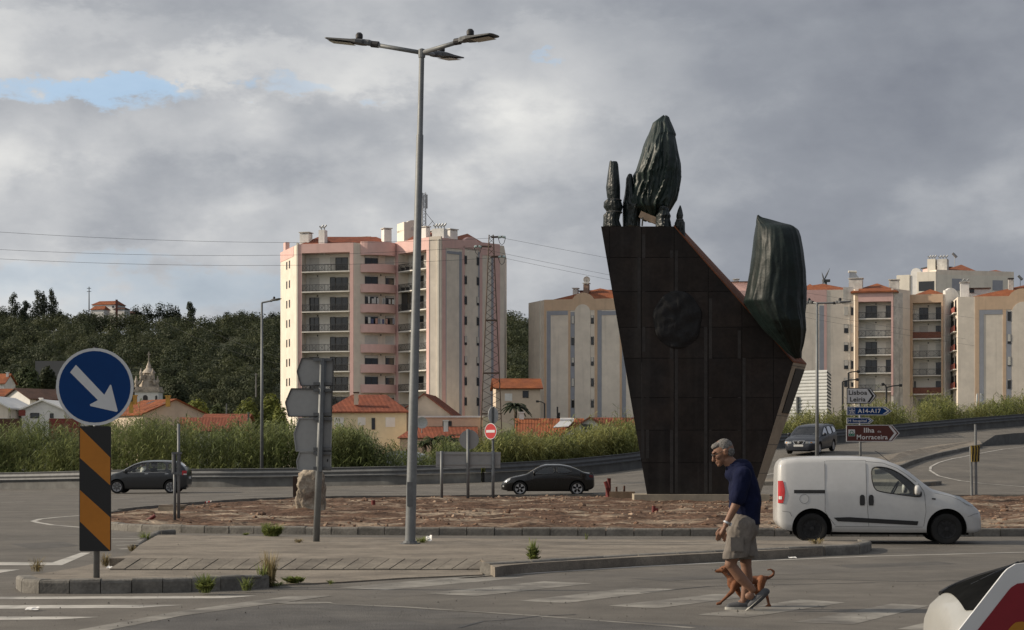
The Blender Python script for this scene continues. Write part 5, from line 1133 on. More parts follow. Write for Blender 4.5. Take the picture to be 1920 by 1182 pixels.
for i, (yl, yr_, nm) in enumerate(((610, 790, 'upper'), (640, 800, 'lower'))):
    wire(span(P(300, yl-40, 700), P(560, yr_-110, 500), 2.), nm+' faint wire before the dark wood', .02)

# ---- signs
def disc(f_, parent, name, material, c, r, d0, d1, n_=40, rx=1.):
    "disc in the plane of a frame (origin, right, up, normal)"
    o, rt, up, nr = f_; mb = MB(); c0 = o+rt*c[0]+up*c[1]
    mb.prism([c0+rt*r*rx*math.cos(t)+up*r*math.sin(t)+nr*d0 for t in np.arange(n_)*2*math.pi/n_], nr*(d1-d0)); return mb.build(name, material, parent, smooth=True, sharp=30)
def ring(f_, parent, name, material, c, r0, r1, d, n_=48):
    o, rt, up, nr = f_; c0 = o+rt*c[0]+up*c[1]+nr*d
    return MB().grid([[c0+(rt*math.cos(t)+up*math.sin(t))*r for t in np.arange(n_+1)*2*math.pi/n_] for r in (r0, r1)]).build(name, material, parent)
def poly(f_, parent, name, material, pts, d0, d1):
    o, rt, up, nr = f_; return MB().prism([o+rt*u+up*v+nr*d0 for u, v in pts], nr*(d1-d0)).build(name, material, parent)
def rrect(w_, h_, r, n_=4, cx=0, cy=0):
    out = []
    for (sx, sy, a0) in ((1, -1, -90), (1, 1, 0), (-1, 1, 90), (-1, -1, 180)):
        for i in range(n_+1): a = R(a0+90*i/n_); out.append((cx+sx*(w_/2-r)+r*math.cos(a), cy+sy*(h_/2-r)+r*math.sin(a)))
    return out
def frame_at(p, yaw=0., tilt=0.):
    a = R(yaw); rt = V((math.cos(a), math.sin(a), 0)); nr = V((math.sin(a), -math.cos(a), 0)); up = V((0, 0, 1))
    if tilt: q_ = Matrix.Rotation(R(tilt), 3, nr); rt = q_@rt; up = q_@up
    return (V(p), rt, up, nr)
# keep-right sign with hazard board
KY = 22.5; kb = P(181, 1083, KY); k_ = thing('road_sign', 'round blue keep-right sign above a black and orange striped board', 'road sign', kb); s_ = KY/F
fk = frame_at(P(180, 0, KY)*1)
fk = (V((PX(180, KY), KY-.05, 0)), V((1, 0, 0)), V((0, 0, 1)), V((0, -1, 0)))
MB().tube([V((PX(181, KY), KY, .08)), V((PX(180.5, KY), KY, PZ(658, KY)))], .038, 12).build('post', m_galv, k_, smooth=True)
cz = PZ(726, KY); pl = disc(fk, k_, 'disc', m_white, (0, cz), 72.5*s_, 0, .018); disc(fk, pl, 'blue_field', m_blue, (0, cz), 67*s_, .018, .0205)
def ar(px, py): return ((px-180)*s_, PZ(py, KY))
poly(fk, pl, 'arrow', m_white, [ar(*p) for p in [(145, 685), (198, 741), (209, 722), (211, 723), (223, 771), (221, 773), (172, 762), (171, 759), (186, 751), (134, 699)]], .0205, .0225)
MB().tube([V((PX(180, KY), KY-.02, PZ(657, KY))), V((PX(180, KY), KY-.02, PZ(651, KY)))], .03, 8).build('clamp', m_dark, k_)
bd_c = ((151+210)/2-180, (800+1033)/2); bw, bh = 59*s_, 234*s_; bz = PZ(916.5, KY); bx = (180.5-180)*s_
board = poly(fk, k_, 'hazard_board', m_black, rrect(bw, bh, .022, 4, bx, bz), -.005, .013)
L0, R0, T0, B0 = bx-bw/2+.008, bx+bw/2-.008, bz+bh/2-.008, bz-bh/2+.008
def pb(px, py): return (min(max((px-180)*s_, L0), R0), min(max(PZ(py, KY), B0), T0))
for st in ([(151, 803), (210, 867), (210, 912), (151, 862)], [(151, 912), (210, 975), (210, 1031), (206, 1031), (151, 979)]):
    pass
for st in ([(151, 802), (152, 802), (210, 858), (210, 910), (151, 859)], [(151, 919), (210, 970), (210, 1032), (208, 1032), (151, 978)]):
    poly(fk, board, 'stripe', m_orange, [pb(*p) for p in st], .013, .0155)
# stack of four arrow panels seen from behind
BY = 32.5; bb = P(593, 1016, BY); sbk = thing('direction_signs', 'post with four grey arrow-shaped sign panels seen from behind', 'road sign', bb); s_ = BY/F
pt = P(606, 674, BY); MB().tube([bb, pt], .057, 12).build('post', m_galv, sbk, smooth=True)
MB().bar(P(602, 885, BY)+V((.0, -.07, 0)), P(606.5, 674, BY)+V((.0, -.07, 0)), .11, .05).build('bracket', mat('bracket_dark', (.13, .14, .15), rough=.6, metal=.3), sbk)
def pan(pts, nm='panel'):
    o = MB().prism([P(x, y, BY)+V((0, .03, 0)) for x, y in pts], (0, .02, 0)).build(nm, m_signback, sbk)
    n_ = len(pts); mb = MB(); c = [sum(p[i] for p in pts)/n_ for i in (0, 1)]
    for i in range(n_):
        a = P(*pts[i], BY)+V((0, .02, 0)); b_ = P(*pts[(i+1) % n_], BY)+V((0, .02, 0)); mb.bar(a, b_, .018, .03, V((0, 1, 0)))
    mb.build('rim', m_signedge if nm == 'panel' else m_signback, o)
    x0 = min(p[0] for p in pts); y0 = min(p[1] for p in pts); y1 = max(p[1] for p in pts)
    for y in (y0+3, y1-4): MB().bar(P(588, y, BY)+V((0, -.03, 0)), P(622, y, BY)+V((0, -.03, 0)), .05, .03, V((0, 1, 0))).build('clamp', m_galvd, o)
pan([(557, 697), (566, 672), (625, 674), (624, 724), (564, 723)]); pan([(535, 755), (546, 729), (623, 730), (621, 781), (541, 781)]); pan([(551, 814), (561, 785), (622, 783), (620, 846), (555, 846)], 'lower_panel'); pan([(556, 865), (562, 848), (620, 847), (620, 882), (558, 880)], 'lower_panel')
MB().add([P(613, 861, BY)+V((0, .022, 0)), P(615.5, 861, BY)+V((0, .022, 0)), P(615, 866, BY)+V((0, .022, 0)), P(612.5, 866, BY)+V((0, .022, 0))], [(0, 1, 2, 3)]).build('sticker', m_black, sbk)
# pair of posts with folded plates
PY_ = 43.; pp = thing('post_pair', 'pair of bare steel posts with narrow edge-on plates on the soil', 'post', P(331, 975, PY_))
for x, y0, y1 in ((327.5, 977, 850), (335, 972, 795)): MB().tube([P(x, y0, PY_), P(x, y1, PY_)], .033, 8).build('post', m_galv, pp, smooth=True)
mb = MB()
for x in (326.5, 336): a = P(x-3, 888, PY_); b_ = P(x+4, 849, PY_); mb.tube([((a.x+b_.x)/2, PY_-.08, a.z), ((a.x+b_.x)/2, PY_-.08, b_.z)], .045, 8)
mb.build('plate', m_galvd, pp)
for y in (850, 888): MB().bar(P(323, y, PY_-.1), P(341, y, PY_-.1), .05, .05).build('clamp', m_galvd, pp)
# panel on three posts with a round sign, seen from behind
QY = 69.; rp_ = thing('road_sign', 'wide grey sign panel on three posts with a round sign, seen from behind', 'road sign', P(878, 936, QY))
for x, yt in ((828, 846), (877.5, 805), (924.5, 846)): MB().tube([P(x, 938, QY), P(x, yt, QY)], .055, 8).build('post', m_galv, rp_, smooth=True)
o = MB().prism([P(x, y, QY)+V((0, .07, 0)) for x, y in [(817, 847), (939, 848), (938, 878), (817, 877)]], (0, .03, 0)).build('panel', m_signback, rp_)
for y in (852, 871): MB().bar(P(819, y, QY)+V((0, .055, 0)), P(937, y, QY)+V((0, .055, 0)), .03, .03).build('stiffener', m_signback, o)
fq = (V((PX(879.5, QY), QY+.07, 0)), V((1, 0, 0)), V((0, 0, 1)), V((0, 1, 0))); disc(fq, rp_, 'disc', m_signback, (0, PZ(824.5, QY)), 18.5*QY/F, 0, .03)
# no-entry sign
NY = 78.; ne = thing('road_sign', 'small red no-entry sign on a thin post before the reeds', 'road sign', P(921, 933, NY)); fn = frame_at((PX(920.5, NY), NY, 0), -42)
rr = 15.2*NY/F; d_ = disc(fn, ne, 'disc', m_white, (0, PZ(809, NY)), rr, 0, .02); disc(fn, d_, 'red_field', m_red, (0, PZ(809, NY)), rr*.92, .02, .024); poly(fn, d_, 'bar', m_white, [(-rr*.72, PZ(809, NY)-rr*.16), (rr*.72, PZ(809, NY)-rr*.16), (rr*.72, PZ(809, NY)+rr*.16), (-rr*.72, PZ(809, NY)+rr*.16)], .024, .028)
MB().tube([P(921, 933, NY)+V((.06, .06, 0)), P(921, 795, NY)+V((.06, .06, 0))], .035, 8).build('post', m_galv, ne)
n2 = thing('road_sign', 'round sign seen from behind above the no-entry sign', 'road sign', P(925, 900, 90)); f2 = frame_at((PX(925, 90), 90, 0), 55); rr = 16.2*90/F
disc((f2[0], f2[1], f2[2], -f2[3]), n2, 'disc', mat('sign_back_pale', (.5, .51, .5), rough=.6), (0, PZ(779, 90)), rr, 0, .02); MB().tube([P(925, 903, 89.9), P(925, 763, 89.9)], .045, 8).build('post', m_galvd, n2)
# direction signs on the right
DY = 75.; ds = thing('direction_signs', 'stack of four direction arrows pointing right above the white van', 'road sign', P(1614, 935, DY)); s_ = DY/F
MB().tube([P(1614, 935, DY), P(1612, 730, DY)], .05, 10).build('post', m_galv, ds, smooth=True)
fd = (V((0, DY-.06, 0)), V((1, 0, 0)), V((0, 0, 1)), V((0, -1, 0)))
def arrow_sign(x0, x1, xh, y0, y1, field, border, chev, nm):
    A = lambda x, y: ((x-CX)*s_, PZ(y, DY)); ym = (y0+y1)/2
    o = poly(fd, ds, nm, border, [A(x0, y1), A(xh, y1), A(x1, ym), A(xh, y0), A(x0, y0)], 0, .03); e = 1.3
    poly(fd, o, 'field', field, [A(x0+e, y1-e), A(xh-.6, y1-e), A(x1-e*1.6, ym), A(xh-.6, y0+e), A(x0+e, y0+e)], .03, .035)
    hw_ = (x1-xh); t = hw_*.34
    if chev is not None:
        q_ = 2.2
        poly(fd, o, 'chevron', chev, [A(xh-hw_*.15-t, y0+q_), A(xh-hw_*.15, y0+q_), A(x1-e*1.6-t*.7, ym), A(xh-hw_*.15, y1-q_), A(xh-hw_*.15-t, y1-q_), A(x1-e*1.6-t*1.75, ym)], .035, .04)
    return o
def text(body, x, y, hpx, material, parent, bold=0., name='lettering', f_=None, width=None):
    "word with cap height hpx pixels, left end at x, baseline at y"
    cu = bpy.data.curves.new('t', 'FONT'); cu.body = body; cu.size = 1.; cu.offset = bold; cu.space_character = 1.06; cu.resolution_u = 3
    ob = bpy.data.objects.new('t', cu); COL.objects.link(ob); bpy.context.view_layer.update(); dg = bpy.context.evaluated_depsgraph_get()
    me = bpy.data.meshes.new_from_object(ob.evaluated_get(dg)); bpy.data.objects.remove(ob)
    k = hpx*s_/.70; xs = [v.co.x for v in me.vertices]; kx = k if width is None else width*s_/(max(xs)-min(xs)); x_off = min(xs)
    for v in me.vertices: v.co = V(((x-CX)*s_+(v.co.x-x_off)*kx, DY-.06-.0425, PZ(y, DY)+v.co.y*k))
    me.materials.clear(); me.materials.append(material); return link(name, me, parent)
m_txtw = mat('sign_lettering_white', (.66, .66, .66), rough=.6, var=0)
o = arrow_sign(1587, 1643, 1631, 728, 757.5, m_white, m_black, m_black, 'arrow_panel'); text('Lisboa', 1590.5, 740.5, 8.2, m_black, o, .02, width=34.5); text('Leiria', 1593, 753.2, 8.2, m_black, o, .02, width=29)
o = arrow_sign(1587, 1672, 1660, 763, 779, m_blue, m_white, m_white, 'arrow_panel'); text('A14-A17', 1607.5, 774.6, 7.6, m_txtw, o, .02, width=43); 
A = lambda x, y: ((x-CX)*s_, PZ(y, DY)); e_ = poly(fd, o, 'motorway_symbol', m_txtw, rrect(11.5*s_, 11.5*s_, .02, 2, (1596.5-CX)*s_, PZ(771, DY)), .035, .038); poly(fd, e_, 'symbol_field', m_blue, rrect(10.3*s_, 10.3*s_, .02, 2, (1596.5-CX)*s_, PZ(771, DY)), .038, .040)
for pts in ([(1593, 775.5), (1595.4, 775.5), (1596, 766.8), (1595.2, 766.8)], [(1597.6, 775.5), (1600, 775.5), (1597.8, 766.8), (1597, 766.8)], [(1591.5, 771), (1601.5, 771), (1601.5, 769.6), (1591.5, 769.6)]): poly(fd, e_, 'symbol_stroke', m_txtw, [A(*p) for p in pts], .040, .042)
o = arrow_sign(1587, 1637.5, 1629.5, 783.5, 795, m_blue, m_white, m_white, 'arrow_panel'); text('H hospital', 1590, 791.8, 5.2, m_txtw, o, .01, width=34)
o = arrow_sign(1586, 1686, 1672, 797, 828.5, m_brown, m_white, m_white, 'arrow_panel'); text('Ilha', 1619, 811.3, 8.6, m_txtw, o, .02, width=19.5); text('da', 1644.5, 811.3, 4., m_txtw, o, .0, width=6.5); text('Morraceira', 1605.5, 824, 8.6, m_txtw, o, .015, width=58)
e_ = poly(fd, o, 'pictogram', m_white, rrect(12.6*s_, 12.6*s_, .01, 1, (1596-CX)*s_, PZ(812, DY)), .035, .038); poly(fd, e_, 'pictogram_base', mat('pictogram_green', (.02, .16, .10), var=0), [A(1590.4, 817.6), A(1601.6, 817.6), A(1601.6, 812), A(1598.8, 815), A(1593.2, 815), A(1590.4, 812)], .038, .040)
oo, rt, up, nr = fd; ring((oo, rt, up, nr), e_, 'pictogram_ring', mat('pictogram_green', (.02, .16, .10)), ((1596-CX)*s_, PZ(811.5, DY)), 2.2*s_, 3.6*s_, .041, 20)
# yellow and black wrapped posts on a heap of soil
WY = 72.; wp = thing('wrapped_posts', 'two thin posts wrapped in yellow and black striped board on a small soil heap', 'post', P(1826, 936, WY))
for x, y1, x2 in ((1822.5, 838, 1820), (1830.5, 796, 1829)): MB().tube([P(x, 938, WY), P(x2, y1, WY)], .05, 8).build('post', m_galv, wp)
pts = [(1819, 836), (1836, 835), (1835, 866), (1820.5, 866.5)]; brd = MB().prism([P(x, y, WY)+V((0, -.12, 0)) for x, y in pts], (0, .04, 0)).build('board', mat('hazard_yellow', (.36, .25, .05), var=.2, scale=2), wp)
for x in (1821.5, 1827, 1832.2): MB().grid([[P(x+dx*(1.2 if i % 2 else 1)+math.sin(i*.9)*.6, 836+30*i/6, WY)+V((0, -.125, 0)) for i in range(7)] for dx in (0, 2.4)]).build('stripe', m_black, brd)
mb = MB(); mb.lathe([(.95, 0), (.8, .10), (.5, .16), (.2, .2)], P(1827, 938, WY)+V((0, 0, -.03)), 14); mb.build('soil_heap', m_soil, label='small heap of red soil at the foot of the wrapped posts', category='soil heap')
wm = thing('marker_posts', 'two thin white marker plates on a post behind the rising guard rail', 'marker', P(1830, 785, 152))
MB().tube([P(1829.5, 785, 152), P(1831.5, 740, 152)], .045, 6).build('post', m_wht, wm)
for x in (1830.5, 1837): MB().prism([P(x, 757, 151.8), P(x+3.2, 757, 151.8), P(x+4, 738, 151.8), P(x+1, 738, 151.8)], (0, .05, 0)).build('plate', m_wht, wm)
# corrugated billboard back
bl = thing('billboard', 'billboard seen from behind with ribbed pale metal sheeting', 'billboard', P(1520, 815, 135)); fb = Fac((1481, 136), (1551, 134)); fbs = Fac((1551, 134), (1558, 139)); k_n = 16
za, zb_ = fb.z(1520, 795), fb.z(1520, 695)
for i in range(k_n):
    z0_, z1_ = za+(zb_-za)*i/k_n, za+(zb_-za)*(i+1)/k_n; mb = MB(); prof = [(.0, z0_), (.05, z0_+(z1_-z0_)*.25), (.05, z0_+(z1_-z0_)*.6), (.0, z0_+(z1_-z0_)*.85), (0, z1_)]
    mb.grid([[fb.W(0, z, d) for d, z in prof], [fb.W(fb.L, z, d) for d, z in prof]]); mb.build('sheet_rib', mat('ribbed_sheet', (.52, .53, .52), rough=.5, var=.06, scale=1), bl)
    fbs.part('edge_slat', m_galvd, bl, .1, fbs.L, z0_+.03, z0_+(z1_-z0_)*.55, -.02, .02)
for x in (1497, 1550.5, 1483): 
    u = fb.u(x); MB().tube([fb.W(u, za-2.5, .12), fb.W(u, za+.0 if x != 1497 else za+1.9, .12)], .1, 8).build('post', m_galvd, bl)
# wind turbine on the horizon
wt = thing('wind_turbine', 'distant wind turbine peeping over the right-hand roofs', 'wind turbine', P(1548, 600, 1500)); MB().tube([P(1547.5, 600, 1500), P(1548, 527, 1500)], [1.6, 1.1], 8).build('tower', m_galvd, wt); MB().box(P(1542, 0, 1500).x, P(1556, 0, 1500).x, 1498, 1502, PZ(529, 1500), PZ(524.5, 1500)).build('nacelle', m_galvd, wt)
for x, y in ((1556, 503), (1541, 511), (1538, 545)): MB().tube([P(1545, 526, 1497), P((1545+x)/2, (526+y)/2, 1497), P(x, y, 1497)], [.5, .6, .1], 6).build('blade', m_galvd, wt)
# foreground roadworks sign, cut by the picture edge
TY = 5.6; tr_ = thing('road_sign', 'tilted triangular roadworks sign with white, red and yellow bands at the lower right corner', 'road sign', (PX(1958, TY), TY, 0)); s8 = TY/F
ap = V((PX(1938, TY), TY, PZ(1000, TY))); sd_ = .95; 
ftri = frame_at(ap, 0, -8.)
def tri(off, r, d0, d1, m_, nm, par):
    # rounded triangle, apex at the frame origin
    k = sd_; h_ = k*math.sqrt(3)/2; c = V((0, -h_*2/3)); vs = [V((0, 0)), V((-k/2, -h_)), V((k/2, -h_))]; vs = [c+(v-c)*(1-off/(h_/3)) for v in vs]; out = []
    for i in range(3):
        a, b_, c_ = vs[i-1], vs[i], vs[(i+1) % 3]; d1_ = (a-b_).normalized(); d2_ = (c_-b_).normalized(); L_ = r*math.sqrt(3); ctr = b_+(d1_+d2_).normalized()*2*r
        p1, p2 = b_+d1_*L_, b_+d2_*L_
        for j in range(7):
            t = j/6; v = (p1-ctr).lerp(p2-ctr, t); v = v.normalized()*r; out.append(tuple(ctr+v))
    return poly(ftri, par, nm, m_, out, d0, d1)
o = tri(0, .085, 0, .012, m_white, 'plate', tr_); tri(.042, .06, .012, .014, mat('sign_red_shaded', (.20, .010, .018), rough=.6, var=.06), 'red_band', o); tri(.112, .035, .014, .016, mat('sign_yellow', (.36, .155, .012), rough=.6, var=.05), 'yellow_field', o)  # red and yellow darkened, the shade on this sign is in the colour
for dx in (-.3, .3): MB().bar(ap+V((dx, .05, -.75)), (ap.x+dx*1.1, TY+.2, 0.0), .03, .03).build('leg', m_galvd, tr_)
MB().bar(ap+V((0, .04, -.25)), (ap.x, TY+.75, 0), .03, .03).build('stay', m_galvd, tr_)
# ================================================================ monument, rock, site clutter
m_corten = mat('dark_weathered_steel', (.024, .0185, .016), rough=.7, var=.25, scale=.9, orand=.16, streak=.35, col2=(.019, .0165, .016), t0=.4, t1=.65, spec=.2)
m_rustp = mat('rust_plate', (.16, .052, .02), rough=.8, var=.25, scale=1.5)
m_moncon = mat('monument_concrete', (.36, .31, .235), rough=.9, var=.12, scale=1., streak=.3)
m_tarp = mat('green_tarp', (.011, .022, .019), rough=.46, var=.25, scale=1.5, spec=.35, bump=.35, bscale=3.5, bdist=.06)
m_tarpd = mat('dark_tarp', (.010, .016, .017), rough=.42, var=.3, scale=2., spec=.4, bump=.7, bscale=9, bdist=.05)
fm = Fac((1127, 63.1), (1487, 62.95)); TH_T, TH_B = 1.5, .8
def mp(px, py): return (fm.u(px), fm.z(px, py))
face = [mp(1127, 425), mp(1213, 927), mp(1411, 927), mp(1487, 680), mp(1263, 425)]
mon = thing('monument', 'huge slanting dark steel monument with wrapped statues in the centre of the roundabout', 'monument', fm.W(3.2, .2))
zlo_, zhi_ = face[1][1], face[0][1]
def thk(z): return TH_B+(TH_T-TH_B)*min(1, max(0, (z-zlo_)/(4.6)))
nf = len(face)
flare_ = [.5, .35, .34, .62, .42]      # the body widens to the right towards its back
cvs = [fm.W(u, z, 0) for u, z in face]+[fm.W(u+e_, z, -thk(z)) for (u, z), e_ in zip(face, flare_)]
MB().add(cvs, [(0, 1, 2, 3, 4), (9, 8, 7, 6, 5)]+[(i, (i+1) % 5, 5+(i+1) % 5, 5+i) for i in range(5)]).build('core', m_moncon, mon, norm=True)
def clip(poly_, a, b, c):   # keep a*u+b*z <= c
    out = []
    for i in range(len(poly_)):
        p, q_ = poly_[i], poly_[(i+1) % len(poly_)]; fp = a*p[0]+b*p[1]-c; fq_ = a*q_[0]+b*q_[1]-c
        if fp <= 0: out.append(p)
        if fp*fq_ < 0: t = fp/(fp-fq_); out.append((p[0]+(q_[0]-p[0])*t, p[1]+(q_[1]-p[1])*t))
    return out
us = [fm.u(x) for x in (1100, 1143, 1203, 1264, 1328, 1391, 1450, 1520)]; zs = [fm.z(1310, y) for y in (945, 868, 807, 746, 672, 614, 547, 483, 400)]
gp = .012
for i in range(len(us)-1):
    for j in range(len(zs)-1):
        p_ = list(face)
        for (a, b, c) in ((-1, 0, -us[i]-gp), (1, 0, us[i+1]-gp), (0, -1, -zs[j]-gp), (0, 1, zs[j+1]-gp)):
            p_ = clip(p_, a, b, c)
            if len(p_) < 3: break
        if len(p_) >= 3:
            e = rnd.uniform(.016, .026); MB().prism([fm.W(u, z, .001) for u, z in p_], fm.n*e).build('panel', m_corten, mon)
fm_b = [fm.W(u, z, .0008) for u, z in face]; MB().add(fm_b, [tuple(range(5))]).build('backing', mat('seam_dark', (.014, .011, .010), rough=.8), mon)
# weld drips between the panels: dull vertical flats
for x, y0, y1 in ((1210, 680, 860), (1264, 470, 925), (1328, 560, 925), (1391, 620, 880), (1203, 440, 660)):
    for dx in (-5, 4): u, z1 = mp(x+dx, y0); _, z0 = mp(x+dx, y1); fm.part('weld_strip', mat('weld_grey', (.029, .026, .0245), rough=.7, var=.3, scale=1.3), mon, u-.05, u+.05, z0, z1, .012, .0235)
# rust top plate on the slope and dark plaque on the right edge
a, b = face[4], face[3]
mb = MB(); q4 = [fm.W(a[0], a[1], .03), fm.W(b[0], b[1], .03), fm.W(b[0]+.63, b[1], -thk(b[1])-.03), fm.W(a[0]+.43, a[1], -thk(a[1])-.03)]; up_ = V((0, 0, .05)); mb.prism(q4, up_); mb.build('slope_plate', m_rustp, mon)
c, d_ = face[3], face[2]
def edge(t, s_): z = c[1]+(d_[1]-c[1])*t; u = c[0]+(d_[0]-c[0])*t; fl = .62+(.34-.62)*t; return fm.W(u+fl*s_, z, -thk(z)*s_)
nrm = (edge(.5, 0)-edge(0, 0)).cross(edge(0, 1)-edge(0, 0)).normalized(); nrm = nrm if nrm.x > 0 else -nrm
MB().prism([edge(.04, .3)+nrm*.002, edge(.38, .35)+nrm*.002, edge(.38, .95)+nrm*.002, edge(.04, .95)+nrm*.002], nrm*.03).build('plaque', m_black, mon)
for t in (.02, .40, .62, .84): MB().prism([edge(t, .0)+nrm*.001, edge(t+.004, .0)+nrm*.001, edge(t+.004, 1.)+nrm*.001, edge(t, 1.)+nrm*.001], nrm*.004).build('joint', m_signedge, mon)
fm.part('plinth', m_moncon, mon, fm.u(1188), fm.u(1440), -.05, face[1][1]-.0, -1.3, .5)
# crumpled wrapped medallion
def wrapped(name, label, rows, Y, dep, material, folds=9, amp=.05, seed=1, parent=None, cat='statue', sag=1., nt=72, nr_=46):
    "tarpaulin over a figure: rings fitted between its left and right outline with hanging folds"
    ys = np.array([r[0] for r in rows], float); xl = np.array([r[1] for r in rows], float); xr = np.array([r[2] for r in rows], float); rr_ = []
    yy = np.concatenate([np.linspace(ys[0], ys[-1], nr_)])
    for y in yy:
        l_, r_ = np.interp(y, ys, xl), np.interp(y, ys, xr); c_ = P((l_+r_)/2, y, Y); hw = (r_-l_)/2*Y/F; t = (y-ys[0])/(ys[-1]-ys[0]); row = []
        hd = min(dep, hw*1.5)*(.35+.65*math.sin(math.pi*min(.5, t*1.2+.08)))
        for k in range(nt):
            a = 2*math.pi*k/nt
            fo = math.sin(a*folds+seed+1.8*mnoise.noise((t*2.2, a*.7, seed)))*.6+mnoise.noise((math.cos(a)*2.6, math.sin(a)*2.6, t*3.2+seed*7))*1.4+.8*mnoise.noise((math.cos(a)*6, math.sin(a)*6, t*9+seed*3))
            ca, sa = math.cos(a), math.sin(a); rd = max(0, 1-abs(mnoise.noise((ca*2.6+t*1.0+seed, sa*2.6, t*1.2+seed*2.)))*3.)**2; rd2 = max(0, 1-abs(mnoise.noise((ca*5+seed-t*1.5, sa*5, t*1.6+seed*5.)))*3.)**2; rd3 = mnoise.noise((ca*14, sa*14, t*16+seed))
            f_ = 1+amp*(fo*.5+1.2*rd+.5*rd2+.08*rd3-.5)*(.45+.7*t)*(1 if abs(math.cos(a)) < .92 else .4)
            x_ = math.cos(a)*hw*f_; y_ = math.sin(a)*hd*f_
            row.append(c_+V((x_, y_, .05*sag*mnoise.noise((math.cos(a)*2, math.sin(a)*2, seed)))))
        row.append(row[0]); rr_.append(row)
    mb = MB(); mb.grid(rr_); mb.add(rr_[0][:-1], [tuple(range(nt))]); mb.add(rr_[-1][:-1], [tuple(range(nt))[::-1]])
    if parent is None: return mb.build(name, material, smooth=True, sharp=55, label=label, category=cat)
    return mb.build(name, material, parent, smooth=True, sharp=55)
md = []; c0 = mp(1270, 600)
for i in range(15):
    t = i/14; r_ = math.sin(t*math.pi/2); row = []
    for k in range(49):
        a = 2*math.pi*k/48; z_ = .09*math.sqrt(max(0, 1-r_*r_))+.05*mnoise.noise((math.cos(a)*r_*3, math.sin(a)*r_*3, 2))+.05*abs(mnoise.noise((math.cos(a)*r_*6, math.sin(a)*r_*6, 5)))
        row.append(fm.W(c0[0]+math.cos(a)*r_*.80*(1+.03*math.sin(7*a)), c0[1]+math.sin(a)*r_*.95, .02+max(0.01, z_)))
    md.append(row)
MB().grid(md).build('medallion', mat('medallion_wrap', (.012, .012, .013), rough=.62, var=.3, spec=.25, scale=3), mon, smooth=True)
big_rows = [(217.5, 1243, 1250), (221, 1237, 1255), (227, 1229, 1257), (231, 1224, 1259), (240, 1221, 1263), (253, 1216, 1268), (257, 1214, 1266.5), (275, 1207, 1270), (300, 1200, 1274), (322, 1192, 1276), (330, 1187, 1276), (345, 1189, 1275), (362, 1183, 1273), (376, 1178, 1270), (388, 1180, 1263), (398, 1192, 1256), (406, 1199, 1252), (414, 1207, 1246)]
YM = 63.6
st = wrapped('wrapped_statue', 'tallest statue shrouded in green tarpaulin on top of the monument', big_rows, YM+.5, 1.0, m_tarp, 10, .12, 2, nt=180, nr_=120)
st2 = wrapped('wrapped_statue', 'slender tied bundle of tarpaulin at the left end of the monument top', [(303, 1143, 1157), (308, 1142, 1159), (330, 1139, 1161), (352, 1136, 1163), (368, 1138, 1163), (375, 1140, 1163), (378, 1132, 1165), (388, 1132, 1168), (395, 1137, 1166), (399, 1138, 1165), (403, 1131, 1163), (414, 1131, 1161), (426, 1130, 1166)], YM+.3, .4, m_tarpd, 6, .07, 5)
st3 = wrapped('wrapped_statue', 'small wrapped figure between the slender bundle and the tall statue', [(327, 1178, 1185), (335, 1174, 1187), (350, 1173, 1189), (366, 1171, 1194), (381, 1168, 1198), (386, 1168, 1205), (400, 1168, 1201), (426, 1168, 1200)], YM+.4, .5, m_tarpd, 6, .07, 8)
st4 = wrapped('wrapped_statue', 'small knotted dark bundle in front of the tall statue', [(361, 1240.5, 1243), (372, 1237, 1244.5), (385, 1234, 1247), (392, 1232, 1254), (398, 1234, 1255), (405, 1230, 1258), (412, 1230, 1256), (427, 1229, 1259)], YM-.2, .4, m_tarpd, 5, .08, 11)
st5 = wrapped('wrapped_statue', 'smallest wrapped bundle at the right end of the monument top', [(386, 1274.5, 1276.5), (394, 1271, 1279), (404, 1268, 1281), (412, 1269, 1280), (418, 1265, 1284), (430, 1265, 1284), (444, 1268, 1285)], YM-.3, .35, m_tarpd, 5, .08, 14)
prow = wrapped('tarpaulin', 'big dark tarpaulin draped over the prow at the right of the monument', [(404.5, 1419.5, 1422.5), (409, 1418.5, 1427), (414, 1418, 1446), (421, 1418, 1468), (427, 1417, 1490), (433, 1416, 1497), (445, 1414, 1501), (475, 1411, 1506), (510, 1406, 1510), (545, 1399, 1512), (566, 1394, 1512), (590, 1410, 1509), (620, 1434, 1511), (645, 1459, 1507), (660, 1474, 1503), (672, 1490, 1503)], 62.6, 1.15, mat('prow_tarp', (.006, .013, .012), rough=.5, var=.25, scale=1.5, spec=.3, bump=.35, bscale=3.5, bdist=.06), 6, .05, 21, cat='tarpaulin', nt=160, nr_=100)
def tie(rows_y, xl, xr, Y, parent, dep): 
    c_ = P((xl+xr)/2, rows_y, Y); hw = (xr-xl)/2*Y/F; MB().tube([c_+V((math.cos(a)*hw, math.sin(a)*min(dep, hw*1.5), 0)) for a in np.arange(17)*math.pi/8], .02, 6, False).build('rope', m_signedge, parent)
tie(376.5, 1137, 1165, YM+.3, st2, .4); tie(399, 1137, 1166, YM+.3, st2, .4); tie(390, 1233, 1252, YM-.2, st4, .4); tie(413, 1268, 1281, YM-.3, st5, .35)
MB().bar(P(1200, 402, YM), P(1243, 420, YM-.1), .16, .22).build('wooden_beam', mat('pale_timber', (.42, .31, .22), var=.2, scale=3), label='pale timber beam showing under the tall shrouded statue', category='beam')
MB().tube([P(1205, 408, YM-.2), P(1204, 424, YM-.2)], .03, 6).build('chain', m_dark, label='short chain hanging under the timber beam', category='chain')
